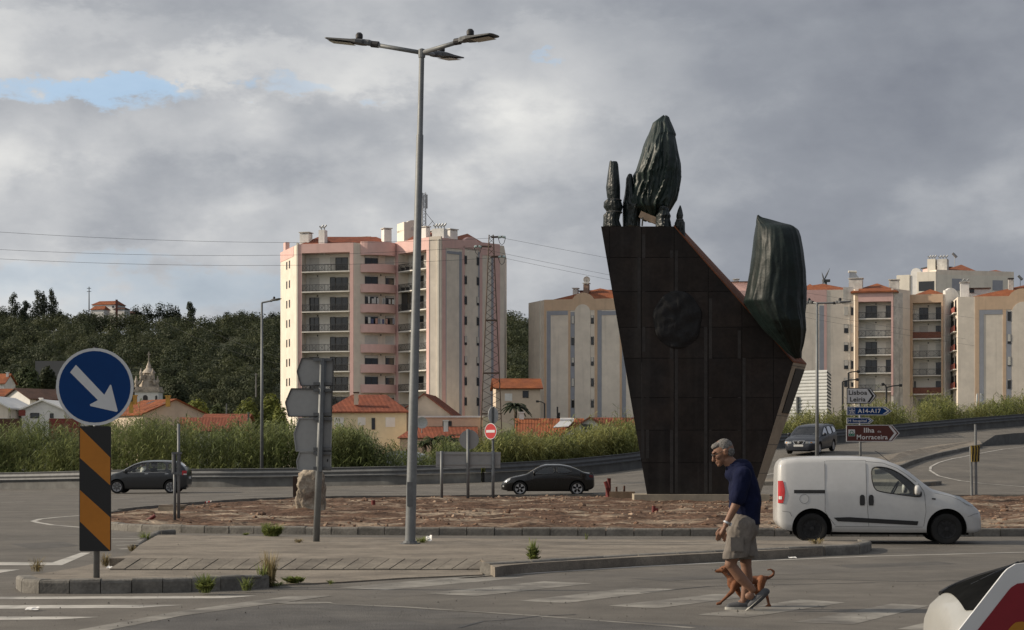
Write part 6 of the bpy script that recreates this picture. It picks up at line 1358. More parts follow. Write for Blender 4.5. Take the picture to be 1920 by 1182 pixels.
# standing stone with a dark board behind
SY = 52.; bm = bmesh.new(); bmesh.ops.create_icosphere(bm, subdivisions=5, radius=1)
base = P(582, 955, SY); hz = (PZ(880, SY)-base.z)
for v in bm.verts:
    p = v.co.copy(); z = (p.z+1)/2; w_ = .38-.05*z+.04*(1-z)**2
    x = max(-1, min(1, p.x*1.35)); y = max(-1, min(1, p.y*1.35)); zc = max(-1, min(1, p.z*1.2))
    n_ = mnoise.fractal((p.x*2.3, p.y*2.3, p.z*4), 1, 2., 5)*.13+abs(mnoise.noise((p.x*5, p.y*5, p.z*7)))*.10-abs(mnoise.noise((p.x*1.6, p.y*2, p.z*3+4)))*.16
    v.co = V((base.x+x*w_*(1+n_)+.04*z, base.y+y*.3*(1+n_), base.z-.25+(zc+1)/2*(hz+.25)+n_*.1))
me = bpy.data.meshes.new('standing_stone'); bm.to_mesh(me); bm.free(); me.materials.append(mat('limestone', (.30, .26, .205), rough=.95, var=.35, scale=2.5, col2=(.24, .19, .145), t0=.46, t1=.62, bump=1., bscale=7, bdist=.06)); me.shade_smooth()
link('standing_stone', me, label='rough pale standing stone on the soil behind the sign-back post', category='stone')
MB().box(PX(550, SY+.5), PX(559, SY+.5), SY+.4, SY+.5, PZ(932, SY+.5), PZ(893, SY+.5)).build('board', mat('board_brown', (.035, .022, .018), var=.2), label='narrow dark board standing behind the left side of the stone', category='board')
def slope_z(X, Y): 
    i_ = int(np.clip((X+11.5)/.14, 0, len(gx)-1)); j_ = int(np.clip((Y-37.5)/.2, 0, len(gy)-1)); return float(ZZ[j_, i_])
# manhole block, pipes, stakes, tape
o = thing('manhole_block', 'broken concrete manhole block on the soil near the post pair', 'concrete block', P(325, 955, 52)); 
MB().box(PX(300, 52), PX(341, 52), 51.7, 52.6, .02, PZ(950.5, 52)).build('slab', mat('block_concrete', (.36, .30, .22), var=.2, scale=2, rough=.9), o); MB().box(PX(300, 52), PX(346, 52), 51.8, 52.5, PZ(950.4, 52), PZ(947, 52)).build('lid', mat('block_lid', (.20, .16, .12), var=.2, scale=2), o)
m_pipe = mat('red_pipe', (.14, .022, .02), rough=.55, var=.2, scale=3)
def pipe(pts, Y, r, label): MB().tube([P(x, y, Y) for x, y in pts], r, 10).build('pipe', m_pipe, smooth=True, sharp=40, label=label, category='pipe')
pipe([(268, 985), (276, 977), (291, 967)], 43.5, .045, 'red corrugated pipe leaning out of the soil near the kerb'); pipe([(1139, 932), (1139, 915), (1135, 903)], 66, .07, 'left pipe of the red pair beside the monument plinth'); pipe([(1140, 932), (1142, 915), (1142, 897)], 66.2, .07, 'right and taller pipe of the red pair beside the monument plinth'); pipe([(1225, 966), (1226, 949)], 50, .05, 'left and taller stub of the red pipes on the soil below the monument'); pipe([(1230, 966), (1231, 953)], 50, .05, 'right and shorter stub of the red pipes on the soil below the monument'); pipe([(700, 948), (700, 938)], 58, .06, 'short dark red stub on the soil behind the lamp post')
o = MB().box(PX(1143, 66), PX(1190, 66), 65.9, 66.1, .1, PZ(922, 66)).build('formwork_board', mat('formwork', (.26, .19, .13), var=.2, scale=3), label='low formwork board on the soil left of the plinth', category='board')
for x, y0, lab in ((1156, 913, 'left wooden stake behind the formwork board'), (1170.5, 911, 'right wooden stake behind the formwork board')): MB().tube([P(x, 930, 66.3), P(x, y0, 66.3)], .035, 6).build('stake', m_tileb, label=lab, category='stake')
o = thing('barrier_tape', 'scrap of red and white barrier tape fluttering on a thin stick', 'tape', P(384, 950, 56)); MB().tube([P(384, 952, 56), P(384, 941, 56)], .012, 6).build('stick', m_dark, o)
for i in range(4): MB().add([P(383+3.6*i, 944-.7*i, 56), P(386.6+3.6*i, 943.3-.7*i, 56), P(386.6+3.6*i, 940.3-.5*i, 56-.02*i), P(383+3.6*i, 941-.5*i, 56)], [(0, 1, 2, 3)]).build('tape_band', m_red if i % 2 == 0 else m_white, o)
# weeds growing in joints
m_weed = mat('weed_leaf', (.22, .26, .08), rough=.7, var=.3, scale=3, island=.4, trans=.3); m_weedd = mat('weed_dry', (.36, .29, .15), rough=.8, var=.3, scale=3, island=.4, trans=.25)
def weed(px, py, z, h_, w_, n_, label, material, seed, bushy=False):
    rs = np.random.RandomState(seed); b = G0(px, py, z); v = []
    for i in range(n_):
        a = rs.uniform(0, 6.28); ln = h_*rs.uniform(.45, 1.05); sp = w_*rs.uniform(.1, 1.)*(1 if bushy else .8); d = np.array([math.cos(a), math.sin(a)*.6]); p0 = np.array(b)+np.r_[d*rs.uniform(0, w_*.45), 0]
        p1 = p0+np.r_[d*sp*.3, ln*.6]; p2 = p0+np.r_[d*sp, ln]; bw_ = rs.uniform(.004, .009)*(1.8 if bushy else 1); s_ = np.array([-d[1], d[0], 0])*bw_
        v += [p0-s_*.7, p0+s_*.7, p1+s_, p1-s_, p1-s_, p1+s_, p2+s_*.15, p2-s_*.15]
        for k in range(3 if bushy else 1):
            q_ = p0+(p1-p0)*rs.uniform(.3, 1); a2 = rs.uniform(0, 6.28); l2 = rs.uniform(.03, .07)*(1.3 if bushy else .7); e = np.array([math.cos(a2), math.sin(a2), .5])*l2; s2_ = np.array([-math.sin(a2), math.cos(a2), 0])*l2*.3
            v += [q_, q_+e*.5+s2_, q_+e, q_+e*.5-s2_]
    v = np.array(v); link('weed_tuft', np_mesh('weed_tuft', v, np.arange(len(v)).reshape(-1, 4), material), label=label, category='weed')
weed(505, 1098, .02, .42, .16, 150, 'tall half-dry weed tuft at the end of the sign island', m_weedd, 1); weed(492, 1095, .05, .26, .12, 60, 'low green tuft beside the tall dry weed', m_weed, 2); weed(385, 1112, .02, .22, .14, 90, 'green tuft growing against the sign island kerb', m_weed, 3, True); weed(463, 1108, .02, .17, .12, 60, 'small tuft at the kerb right of the green tuft', m_weed, 4)
weed(552, 1095, .01, .10, .16, 70, 'flat green rosette on the pavement right of the sign island', m_weed, 5, True); weed(1000, 1056, .1, .34, .10, 60, 'upright green weed on the kerb of the long island', m_weed, 6, True); weed(513, 1006, .13, .24, .26, 220, 'bushy green plant at the back edge of the paved island', m_weed, 7, True); weed(500, 1005, .13, .26, .12, 80, 'left part of the bushy growth at the back of the island', m_weed, 15, True)
weed(272, 1018, .05, .22, .2, 90, 'loose weed clump on the island corner behind the hazard board', m_weed, 8); weed(198, 1062, .02, .2, .1, 70, 'dry tuft beside the sign post', m_weedd, 9); weed(792, 1018, .13, .12, .2, 80, 'low weeds at the foot of the lamp post', m_weed, 10); weed(70, 1072, .02, .22, .18, 40, 'thin dry stalks left of the sign post', m_weedd, 11); weed(1100, 1012, .13, .12, .05, 16, 'tiny weed at the back edge of the long island', m_weed, 12); weed(460, 1004, .13, .05, .12, 50, 'flat weed patch left of the bushy plant', m_weed, 13); weed(248, 1034, .03, .12, .1, 50, 'small yellow-green weed behind the hazard board', m_weedd, 14); weed(520, 1100, .01, .08, .2, 30, 'creeping weed beside the dropped kerb', m_weed, 16); weed(1530, 1020, .13, .10, .25, 60, 'thin weeds on the island beside the van wheel', m_weedd, 17); weed(620, 1096, .01, .06, .07, 20, 'single tiny weed in the pavement edge', m_weed, 18); weed(560, 1018, .13, .08, .15, 40, 'low dry weeds left of the sign-back post', m_weedd, 19)
def scrap(px, py, z, w_, h_, label, seed):
    rs = np.random.RandomState(seed); b = G0(px, py, z); mb = MB(); mb.grid([[b+V(((i/4-.5)*w_, rs.uniform(-.03, .03)+(j-1)*.03, .004+h_*j/3*rs.uniform(.5, 1))) for i in range(5)] for j in range(4)]); mb.build('litter', m_wht, label=label, category='litter')
scrap(804, 1015, .135, .10, .11, 'crumpled white paper beside the lamp post', 1); scrap(60, 1144, .01, .13, .03, 'flat white scrap on the hatched road', 2); scrap(205, 1066, .02, .07, .03, 'small pale scrap at the foot of the dry tuft', 3); scrap(1486, 1047, .01, .12, .02, 'thin pale scrap on the road by the long kerb', 4)
# ================================================================ vehicles
def pchip(xs, ys):
    xs = np.array(xs, float); ys = np.array(ys, float); h = np.diff(xs); d = np.diff(ys)/h; m = np.zeros(len(xs)); m[0], m[-1] = d[0], d[-1]
    for i in range(1, len(xs)-1):
        if d[i-1]*d[i] > 0: w1, w2 = 2*h[i]+h[i-1], h[i]+2*h[i-1]; m[i] = (w1+w2)/(w1/d[i-1]+w2/d[i])
    def f(x):
        x = min(max(x, xs[0]), xs[-1]); i = min(int(np.searchsorted(xs, x, 'right'))-1, len(xs)-2); t = (x-xs[i])/h[i]
        return float(ys[i]*(1+2*t)*(1-t)**2+h[i]*m[i]*t*(1-t)**2+ys[i+1]*t*t*(3-2*t)+h[i]*m[i+1]*t*t*(t-1))
    return f
def cutmesh(me, cutters):
    ob = bpy.data.objects.new('tmp', me); COL.objects.link(ob)
    for c in cutters:
        co = bpy.data.objects.new('cut', c); COL.objects.link(co); md_ = ob.modifiers.new('b', 'BOOLEAN'); md_.operation = 'DIFFERENCE'; md_.solver = 'EXACT'; md_.object = co
        bpy.context.view_layer.update(); dg = bpy.context.evaluated_depsgraph_get(); nm = bpy.data.meshes.new_from_object(ob.evaluated_get(dg)); ob.modifiers.clear(); ob.data = nm; bpy.data.objects.remove(co)
    nm = ob.data; bpy.data.objects.remove(ob); return nm
class Car:
    "body of revolution-free stations: roof line, sill line, plan width, belt height; x forward, origin on the ground at mid length"
    def __init__(s, top, bot, plan, belt, tumble=.17, rt=.10, ry=.09, crown=.03, flare=.05):
        s.top = pchip(*zip(*top)); s.bot = pchip(*zip(*bot)); s.plan = pchip(*zip(*plan)); s.belt = pchip(*zip(*belt)); s.tumble, s.rt, s.ry, s.crown, s.flare = tumble, rt, ry, crown, flare
        s.x0, s.x1 = top[0][0], top[-1][0]; s.zmax = max(t[1] for t in top)
    def w(s, x, z, inset=0.):
        zt = s.top(x)-s.crown; zb = s.bot(x); W = s.plan(x); b = s.belt(x); k = 1.
        if z < b: k -= s.flare*((b-z)/max(.1, b-zb))**2.2*1.0; k += .012*math.sin(math.pi*min(1, max(0, (z-zb)/max(.1, b-zb))))
        else: k -= s.tumble*((z-b)/max(.1, s.zmax-b))**1.1
        y = W*k; t = 1-(zt-z)/s.rt
        if t > 0: t = min(1, t); y -= s.ry*(1-math.sqrt(1-t*t*.98))
        tb = 1-(z-zb)/.08
        if tb > 0: tb = min(1, tb); y -= .05*(1-math.sqrt(1-tb*tb*.98))
        return max(.05, y-inset)
    def ring(s, x, z0=None, inset=0., ztop=0., ns=20, nt_=6):
        zt = s.top(x)-s.crown-ztop; zb = s.bot(x) if z0 is None else z0; pts = []
        fr = [i/(ns-1) for i in range(ns)]; fr = [f*.9 for f in fr[:-6]]+[.9+.1*(1-(1-q/6)**1.6) for q in range(1, 7)]; mxf = fr[-1]; fr = [f/mxf for f in fr]
        for f in fr: z = zb+(zt-zb)*f; pts.append((x, s.w(x, z+ztop*0, inset), z))
        ye = pts[-1][1]
        for i in range(1, nt_): q = 1-i/nt_; pts.append((x, ye*q, zt+s.crown*(1-q*q)))
        pts.append((x, 0, zt+s.crown)); left = [(p[0], -p[1], p[2]) for p in pts[:-1]][::-1]
        return pts+left
    def solid(s, xs, **k):
        rows = [s.ring(x, **k) for x in xs]; n_ = len(rows[0]); vs = [p for r in rows for p in r]; fs = []
        for i in range(len(rows)-1):
            for j in range(n_): fs.append((i*n_+j, i*n_+(j+1) % n_, (i+1)*n_+(j+1) % n_, (i+1)*n_+j))
        fs += [tuple(range(n_)), tuple(range((len(rows)-1)*n_, len(rows)*n_))[::-1]]
        mb = MB(); mb.add(vs, fs); return mb.mesh('solid', None, norm=True)
    def stations(s, n_=56):
        t = np.linspace(0, 1, n_); t = .5-.5*np.cos(math.pi*t)*(.75)-(.5-.375) if False else t
        e = np.array([0, .004, .012, .025, .045]); xs = np.concatenate([e, np.linspace(.07, .93, n_-10), 1-e[::-1]]); return [s.x0+(s.x1-s.x0)*q for q in xs]
def prism_y(pts, y0, y1): 
    mb = MB(); mb.prism([(x, y0, z) for x, z in pts], (0, y1-y0, 0)); return mb.mesh('c', None, norm=True)
def cyl_y(x, z, r, y0, y1, n_=36):
    mb = MB(); mb.prism([(x+r*math.cos(t), y0, z+r*math.sin(t)) for t in np.arange(n_)*2*math.pi/n_], (0, y1-y0, 0)); return mb.mesh('c', None, norm=True)
m_tyre = mat('tyre', (.014, .014, .014), rough=.85, var=.15, scale=6); m_alloy = mat('alloy', (.42, .42, .43), rough=.35, var=.05, metal=.7); m_steelw = mat('steel_wheel', (.016, .016, .017), rough=.6, var=.1)
m_trim = mat('black_trim', (.02, .02, .021), rough=.55, var=.08); m_seat = mat('seat_fabric', (.03, .03, .033), rough=.9, var=.1)
g_clear = glass('car_glass_clear', (.86, .90, .88), .03); g_dark = glass('car_glass_dark', (.16, .17, .17), .0, .02, 1.12); g_tint = glass('car_glass_tint', (.30, .34, .34), .05)
m_tail = mat('tail_lamp', (.45, .012, .012), rough=.2, var=.1, coat=.5); m_headl = mat('head_lamp', (.45, .47, .48), rough=.15, var=.1, coat=.8, metal=.3)
m_plate = mat('number_plate', (.6, .6, .58), rough=.5, var=.02); m_under = mat('car_underside', (.012, .012, .012), rough=.9, var=.1)
def wheel(parent, x, z, r, y, w_, spokes, rimm, rr=.66):
    s_ = 1 if y > 0 else -1; yo = y; yi = y-s_*w_
    prof = [(r*.62, yi), (r*.93, yi), (r, yi+s_*.03), (r, yo-s_*.03), (r*.95, yo-s_*.006), (r*(rr+.08), yo), (r*rr, yo-s_*.015), (r*rr, yi+s_*.02)]
    t = MB().lathe([(a, b) for a, b in prof], (x, 0, z), 40, 'y').build('wheel', m_tyre, parent, False, smooth=True, sharp=45)
    mb = MB(); mb.lathe([(r*rr, yo-s_*.02), (r*rr*.98, yo-s_*.008), (r*rr*.9, yo-s_*.012), (r*rr*.88, yo-s_*.06)], (x, 0, z), 40, 'y')
    mb.lathe([(r*.16, yo-s_*.06), (r*.15, yo-s_*.016), (r*.05, yo-s_*.012), (.001, yo-s_*.012)], (x, 0, z), 16, 'y')
    for k in range(spokes):
        a = 2*math.pi*k/spokes+.3; wd = r*(.5/spokes+.03) if spokes < 9 else r*.05; d = V((math.cos(a), 0, math.sin(a))); pnt = V((-math.sin(a), 0, math.cos(a)))
        q_ = [d*r*.1-pnt*wd*.8, d*r*.1+pnt*wd*.8, d*r*rr*.95+pnt*wd*1.4, d*r*rr*.95-pnt*wd*1.4]; mb.prism([V((x, yo-s_*.02, z))+p for p in q_], (0, -s_*.03, 0))
    mb.build('rim', rimm, t, False, smooth=True, sharp=35)
    MB().lathe([(r*rr*.9, yo-s_*.07), (.001, yo-s_*.07)], (x, 0, z), 24, 'y').build('brake_disc', m_under, t, False)
def side_poly(car, parent, name, material, pts, off=.004, th=.006, sides=(1, -1), sub=5, world=False):
    "patch lying on the body side: polygon in x, z subdivided so that it follows the curve"
    bm = bmesh.new(); bm.faces.new([bm.verts.new((x, 0, z)) for x, z in pts]); bmesh.ops.triangulate(bm, faces=bm.faces); bmesh.ops.subdivide_edges(bm, edges=bm.edges[:], cuts=sub, use_grid_fill=True); obs = []
    for s_ in sides:
        me = bpy.data.meshes.new(name); bm.to_mesh(me)
        for v in me.vertices: v.co.y = s_*(car.w(v.co.x, v.co.z)+off)
        me.materials.append(material); me.shade_smooth(); obs.append(link(name, me, parent, False))
    bm.free(); return obs
def seam(car, parent, pts, r=.006, sides=(1, -1)):
    r *= .7
    for s_ in sides:
        dn = []
        for a, b in zip(pts[:-1], pts[1:]):
            k = max(2, int(math.hypot(b[0]-a[0], b[1]-a[1])/.06))
            for i in range(k): dn.append((a[0]+(b[0]-a[0])*i/k, a[1]+(b[1]-a[1])*i/k))
        dn.append(pts[-1]); MB().tube([(x, s_*(car.w(x, z)+.000), z) for x, z in dn], r, 5).build('door_seam', m_trim, parent, False)
def seat(parent, x, y, z):
    mb = MB(); mb.box(x-.25, x+.25, y-.24, y+.24, z-.1, z+.08); mb.add([(x-.33, y-.23, z), (x-.17, y-.23, z), (x-.17, y+.23, z), (x-.33, y+.23, z), (x-.47, y-.2, z+.62), (x-.36, y-.2, z+.62), (x-.36, y+.2, z+.62), (x-.47, y+.2, z+.62)], [(3, 2, 1, 0), (4, 5, 6, 7), (0, 1, 5, 4), (1, 2, 6, 5), (2, 3, 7, 6), (3, 0, 4, 7)]); mb.box(x-.49, x-.38, y-.13, y+.13, z+.66, z+.84)
    mb.build('seat', m_seat, parent, False)
def paint(name, c, rough=.28, coat=.7, metal=0.): return mat(name, c, rough=rough, var=.04, scale=1.5, coat=coat, metal=metal, streak=.25 if c[0] > .3 else 0.)
def chaikin(p, k=2):
    for _ in range(k): p = [q for a, b in zip(p, p[1:]+p[:1]) for q in ((a[0]*.78+b[0]*.22, a[1]*.78+b[1]*.22), (a[0]*.22+b[0]*.78, a[1]*.22+b[1]*.78))]
    return p
def make_car(name, label, car, paintm, wheels, arch_r, wins, cabin, ws, glass_m, loc, rotz, spokes, rimm, seats=(), rearw=None, wheel_w=.2, track=None, rr=.66):
    t = thing(name, label, 'van' if 'van' in name else 'car', loc, rotz)
    wins = [chaikin(p) for p in wins]; xs = car.stations(); me = car.solid(xs); cut = []
    for (x, z, r) in wheels:
        W = car.plan(x)
        for s_ in (1, -1): cut.append(cyl_y(x, z+.01, arch_r, s_*(W-.30), s_*(W+.3)))
    if cabin:
        ca, cb, zf, ins = cabin; cut.append(car.solid(list(np.linspace(ca, cb, 26)), z0=zf, inset=ins, ztop=.05))
        for pts in wins: cut.append(prism_y(pts, -2, 2))
        for q in (ws, rearw):
            if q:
                (xa, za), (xb, zb), hw0, hw1 = q; d = V((xb-xa, 0, zb-za)).normalized(); n_ = V((d.z, 0, -d.x)) if False else V((-d.z, 0, d.x)); n_ = n_ if n_.z > 0 else -n_
                A, B = V((xa, 0, za)), V((xb, 0, zb)); pts = []
                for p, hw in ((A, hw0), (B, hw1)): pts.append((p, hw))
                vs = [A-n_*.22+V((0, -hw0, 0)), A-n_*.22+V((0, hw0, 0)), B-n_*.22+V((0, hw1, 0)), B-n_*.22+V((0, -hw1, 0)), A+n_*.2+V((0, -hw0, 0)), A+n_*.2+V((0, hw0, 0)), B+n_*.2+V((0, hw1, 0)), B+n_*.2+V((0, -hw1, 0))]
                mb = MB(); mb.hexa(vs); cut.append(mb.mesh('c', None, norm=True))
    me = cutmesh(me, cut); me.materials.clear(); me.materials.append(paintm); me.shade_smooth(); me.set_sharp_from_angle(angle=R(32)); body = link('body', me, t, False)
    for pts in wins:
        side_poly(car, t, 'window', glass_m, pts, -.012, sub=3)
        for s_ in (1, -1): MB().tube([(x, s_*(car.w(x, z)-.002), z) for x, z in pts+pts[:1]], .011, 6, False).build('window_seal', m_trim, t, False)
    for q, nm in ((ws, 'windscreen'), (rearw, 'rear_window')):
        if q:
            gm = g_dark if name == 'white_car' else glass_m
            (xa, za), (xb, zb), hw0, hw1 = q; rows = []
            for i in range(9):
                f_ = i/8; x = xa+(xb-xa)*f_; hw = hw0+(hw1-hw0)*f_; ztp = car.top(x); row = []
                for j in range(9): y = hw*(j/4-1); row.append((x, y, ztp-car.crown*(y/max(.1, car.w(x, ztp-car.crown)))**2-.006))
                rows.append(row)
            MB().grid(rows).build(nm, gm, t, False, smooth=True)
    for (x, z, r) in wheels:
        for s_ in (1, -1): wheel(t, x, z, r, s_*(car.plan(x)-.015 if track is None else track), wheel_w, spokes, rimm, rr)
    for (x, z, r) in wheels:
        W = car.plan(x)
        for s_ in (1, -1):
            rr_ = [[(x+q*math.cos(a), s_*y, z+.01+q*math.sin(a)) for a in np.linspace(-.35, math.pi+.35, 30)] for q, y in ((arch_r-.004, W-.012), (arch_r-.004, W-.295), (.02, W-.295))]
            MB().grid(rr_).build('wheel_liner', m_under, t, False)
    for (x, y, z) in seats: seat(t, x, y, z)
    mb = MB(); mb.box(car.x0+.25, car.x1-.25, -.55, .55, .17, .42); mb.build('underbody', m_under, t, False)
    return t, body
def nplate(t, x, z, y=0., s_=1): MB().box(x-.008, x+.008, y-.26, y+.26, z-.055, z+.055).build('number_plate', m_plate, t, False)
def mirror(t, car, x, z, material, sides=(1, -1), sz=1.):
    for s_ in sides:
        y = s_*(car.w(x, z)+.10); mb = MB(); bm = bmesh.new(); bmesh.ops.create_icosphere(bm, subdivisions=2, radius=1)
        sq = lambda q: math.copysign(abs(q)**.62, q); mb.add([(x+sq(v.co.x)*.055*sz*(1.15 if v.co.x > 0 else .7), y+sq(v.co.y)*.085*sz, z+.03+sq(v.co.z)*.085*sz) for v in bm.verts], [tuple(v.index for v in f.verts) for f in bm.faces]); bm.free(); o = mb.build('mirror', material, t, False, smooth=True); MB().bar((x, s_*(car.w(x, z)-.02), z-.03), (x, y, z-.01), .05, .04).build('mirror_arm', m_trim, o, False)

# ---- small white panel van, driving right
van = Car([(-1.93, .96), (-1.925, 1.36), (-1.90, 1.53), (-1.82, 1.615), (-1.4, 1.655), (-.6, 1.665), (-.1, 1.64), (.3, 1.53), (.5, 1.42), (.67, 1.285), (.85, 1.145), (1.0, 1.045), (1.2, .99), (1.4, .93), (1.6, .845), (1.77, .735), (1.88, .64), (1.92, .57), (1.93, .5)],
          [(-1.93, .42), (-1.85, .30), (-1.6, .24), (1.5, .22), (1.75, .22), (1.93, .28)], [(-1.93, .70), (-1.90, .78), (-1.83, .825), (-1.6, .845), (-.5, .858), (.9, .858), (1.4, .845), (1.62, .81), (1.78, .73), (1.87, .62), (1.93, .46)],
          [(-1.93, .98), (.3, .98), (1.0, .95), (1.93, .9)], tumble=.13, rt=.13, ry=.11, crown=.03, flare=.03)
vw = [(-.17, 1.40), (-.10, 1.455), (.10, 1.445), (.30, 1.37), (.52, 1.215), (.72, 1.03), (.765, .95), (.74, .89), (.55, .905), (.2, .955), (-.06, 1.0), (-.12, 1.06), (-.16, 1.2)]
VY = 35.2; m_vanp = paint('van_white_paint', (.52, .52, .515), .35, .4)
vt, vb = make_car('white_van', 'small white panel van driving to the right past the man', van, m_vanp, [(-1.28, .29, .29), (1.23, .29, .29)], .375, [vw], (-.32, 1.0, .62, .05), ((1.0, 1.04), (.2, 1.56), .66, .58), g_clear, (PX(1642, VY), VY, 0.), R(-4.5), 12, m_steelw, [(-.2, .36, .58), (-.2, -.36, .58)], None, .19, None, .6)
side_poly(van, vt, 'side_moulding', m_trim, [(-.88, .50), (-.60, .51), (.70, .435), (.68, .36), (-.52, .42), (-.80, .43)], .010, sub=4)
side_poly(van, vt, 'door_rail', m_trim, [(-1.62, 1.02), (-1.045, 1.02), (-1.045, .955), (-1.62, .955)], .004, sub=3)
seam(van, vt, [(-1.04, 1.56), (-1.04, .62), (-.97, .50), (-.85, .36)], .005); seam(van, vt, [(-1.02, 1.565), (-.27, 1.57)], .004); seam(van, vt, [(-.27, 1.57), (-.265, .9), (-.22, .34)], .005); seam(van, vt, [(.80, .34), (.84, .62), (.82, .9), (.80, 1.0), (.70, 1.14)], .005); seam(van, vt, [(-.27, 1.555), (.05, 1.525), (.3, 1.43), (.5, 1.30), (.66, 1.17)], .005); seam(van, vt, [(-.85, .335), (.78, .325)], .004)
for x in (-.345, -.18): side_poly(van, vt, 'door_handle', m_trim, [(x-.04, .73), (x+.04, .73), (x+.05, .79), (x+.045, .90), (x+.02, .93), (x-.02, .93), (x-.045, .90), (x-.05, .79)], .014, sub=3)
for s_ in (1, -1):   # tall tail lamp wrapping the rear corner
    rows = []
    for i, z in enumerate(np.linspace(.77, 1.19, 11)):
        bow = .035*math.sin(math.pi*i/10); rows.append([(x-.006, s_*(van.w(x, z)+.010), z) for x in (-1.912, -1.89, -1.85, -1.79-.03+bow)])
    tl = MB().grid(rows).build('tail_light', m_tail, vt, False, smooth=True)
    MB().grid([[(x-.008, s_*(van.w(x, z)+.013), z) for x in (-1.90, -1.87, -1.84)] for z in (.84, .87, .90)]).build('reverse_lens', m_plate, tl, False)
side_poly(van, vt, 'headlight', m_headl, [(1.37, .925), (1.48, .90), (1.74, .74), (1.76, .70), (1.60, .755), (1.42, .87)], .008, sub=3)
vt.scale = (.95, .95, .955)
ringp = [(-1.43+.085*math.cos(a), .85+.085*math.sin(a)) for a in np.arange(25)*2*math.pi/24]; seam(van, vt, ringp, .0035)
side_poly(van, vt, 'indicator', m_trim, [(.95, .845), (1.02, .84), (1.02, .865), (.95, .87)], .006, sub=2)
seam(van, vt, [(1.0, .965), (1.3, .90), (1.55, .80)], .004); seam(van, vt, [(1.62, .52), (1.76, .57), (1.84, .58)], .004); seam(van, vt, [(-1.84, .62), (-1.70, .60), (-1.66, .52)], .004)
mirror(vt, van, .66, .99, m_vanp, sz=1.1); nplate(vt, 1.925, .42); MB().tube([(.32, 0, 1.50), (.05, 0, 1.72), (-.02, 0, 1.76)], .006, 5).build('antenna', m_dark, vt, False)
for q_ in (vt.children[-1],): pass
MB().tube([(.40+.17*math.cos(a)*.45, .36+.17*math.sin(a), 1.02+.17*math.cos(a)*.85) for a in np.arange(17)*math.pi/8], .016, 6, False).build('steering_wheel', m_dark, vt, False)
mb = MB(); mb.box(.5, .92, -.7, .7, .75, .93); mb.build('dashboard', m_seat, vt, False)

# ---- black coupe driving left
cp = Car([(-1.99, .62), (-1.975, .86), (-1.93, .945), (-1.78, .965), (-1.55, 1.015), (-1.2, 1.17), (-.8, 1.29), (-.4, 1.335), (0., 1.335), (.3, 1.28), (.62, 1.12), (.95, .93), (1.1, .885), (1.5, .80), (1.8, .68), (1.93, .56), (1.99, .46)],
         [(-1.99, .38), (-1.85, .26), (-1.5, .2), (1.5, .18), (1.99, .24)], [(-1.99, .50), (-1.95, .66), (-1.8, .77), (-1.4, .83), (0, .838), (1.3, .83), (1.7, .76), (1.9, .62), (1.99, .42)], [(-1.99, .88), (-1., .90), (.6, .86), (1.99, .8)], tumble=.26, rt=.10, ry=.08, crown=.04, flare=.07)
cw1 = [(.66, .90), (.52, 1.02), (.28, 1.16), (.02, 1.225), (-.25, 1.235), (-.28, .92), (.3, .895)]; cw2 = [(-.36, 1.235), (-.62, 1.225), (-.9, 1.13), (-1.02, 1.03), (-.92, .965), (-.38, .925)]
CYY = 82.6; m_blackp = paint('coupe_black_paint', (.004, .004, .0045), .25, .35)
ct, cb_ = make_car('black_coupe', 'glossy black coupe driving left behind the roundabout soil', cp, m_blackp, [(-1.24, .295, .295), (1.2, .295, .295)], .345, [cw1, cw2], (-1.3, .9, .5, .06), ((1.0, .915), (.35, 1.255), .62, .50), g_tint, (PX(1027, CYY), CYY, tz(PX(1027, CYY), CYY)), R(180), 5, m_alloy, [(-.1, .34, .42), (-.1, -.34, .42)], ((-1.6, 1.0), (-1.0, 1.22), .58, .5), .19, None, .72)
MB().grid([[(-1.98, y, .955+.02*math.cos(y)) for y in np.linspace(-.6, .6, 9)], [(-1.80, y, .985) for y in np.linspace(-.6, .6, 9)], [(-1.78, y, .965) for y in np.linspace(-.6, .6, 9)]]).build('spoiler', m_blackp, ct, False, smooth=True)
side_poly(cp, ct, 'headlight', m_headl, [(1.60, .74), (1.74, .69), (1.88, .58), (1.84, .53), (1.72, .58), (1.62, .66)], .008, sub=3); side_poly(cp, ct, 'tail_light', mat('tail_dark', (.10, .01, .01), rough=.25), [(-1.93, .86), (-1.75, .88), (-1.75, .78), (-1.93, .74)], .008, sub=3); side_poly(cp, ct, 'fog_lamp', m_headl, [(1.88, .36), (1.94, .36), (1.94, .42), (1.88, .42)], .006, sub=2)
mirror(ct, cp, .58, .93, m_blackp, sz=.9); seam(cp, ct, [(.62, .88), (.68, .6), (.6, .32)], .005); seam(cp, ct, [(-.32, .92), (-.36, .6), (-.25, .3)], .005); nplate(ct, -1.99, .52); nplate(ct, 1.99, .40)
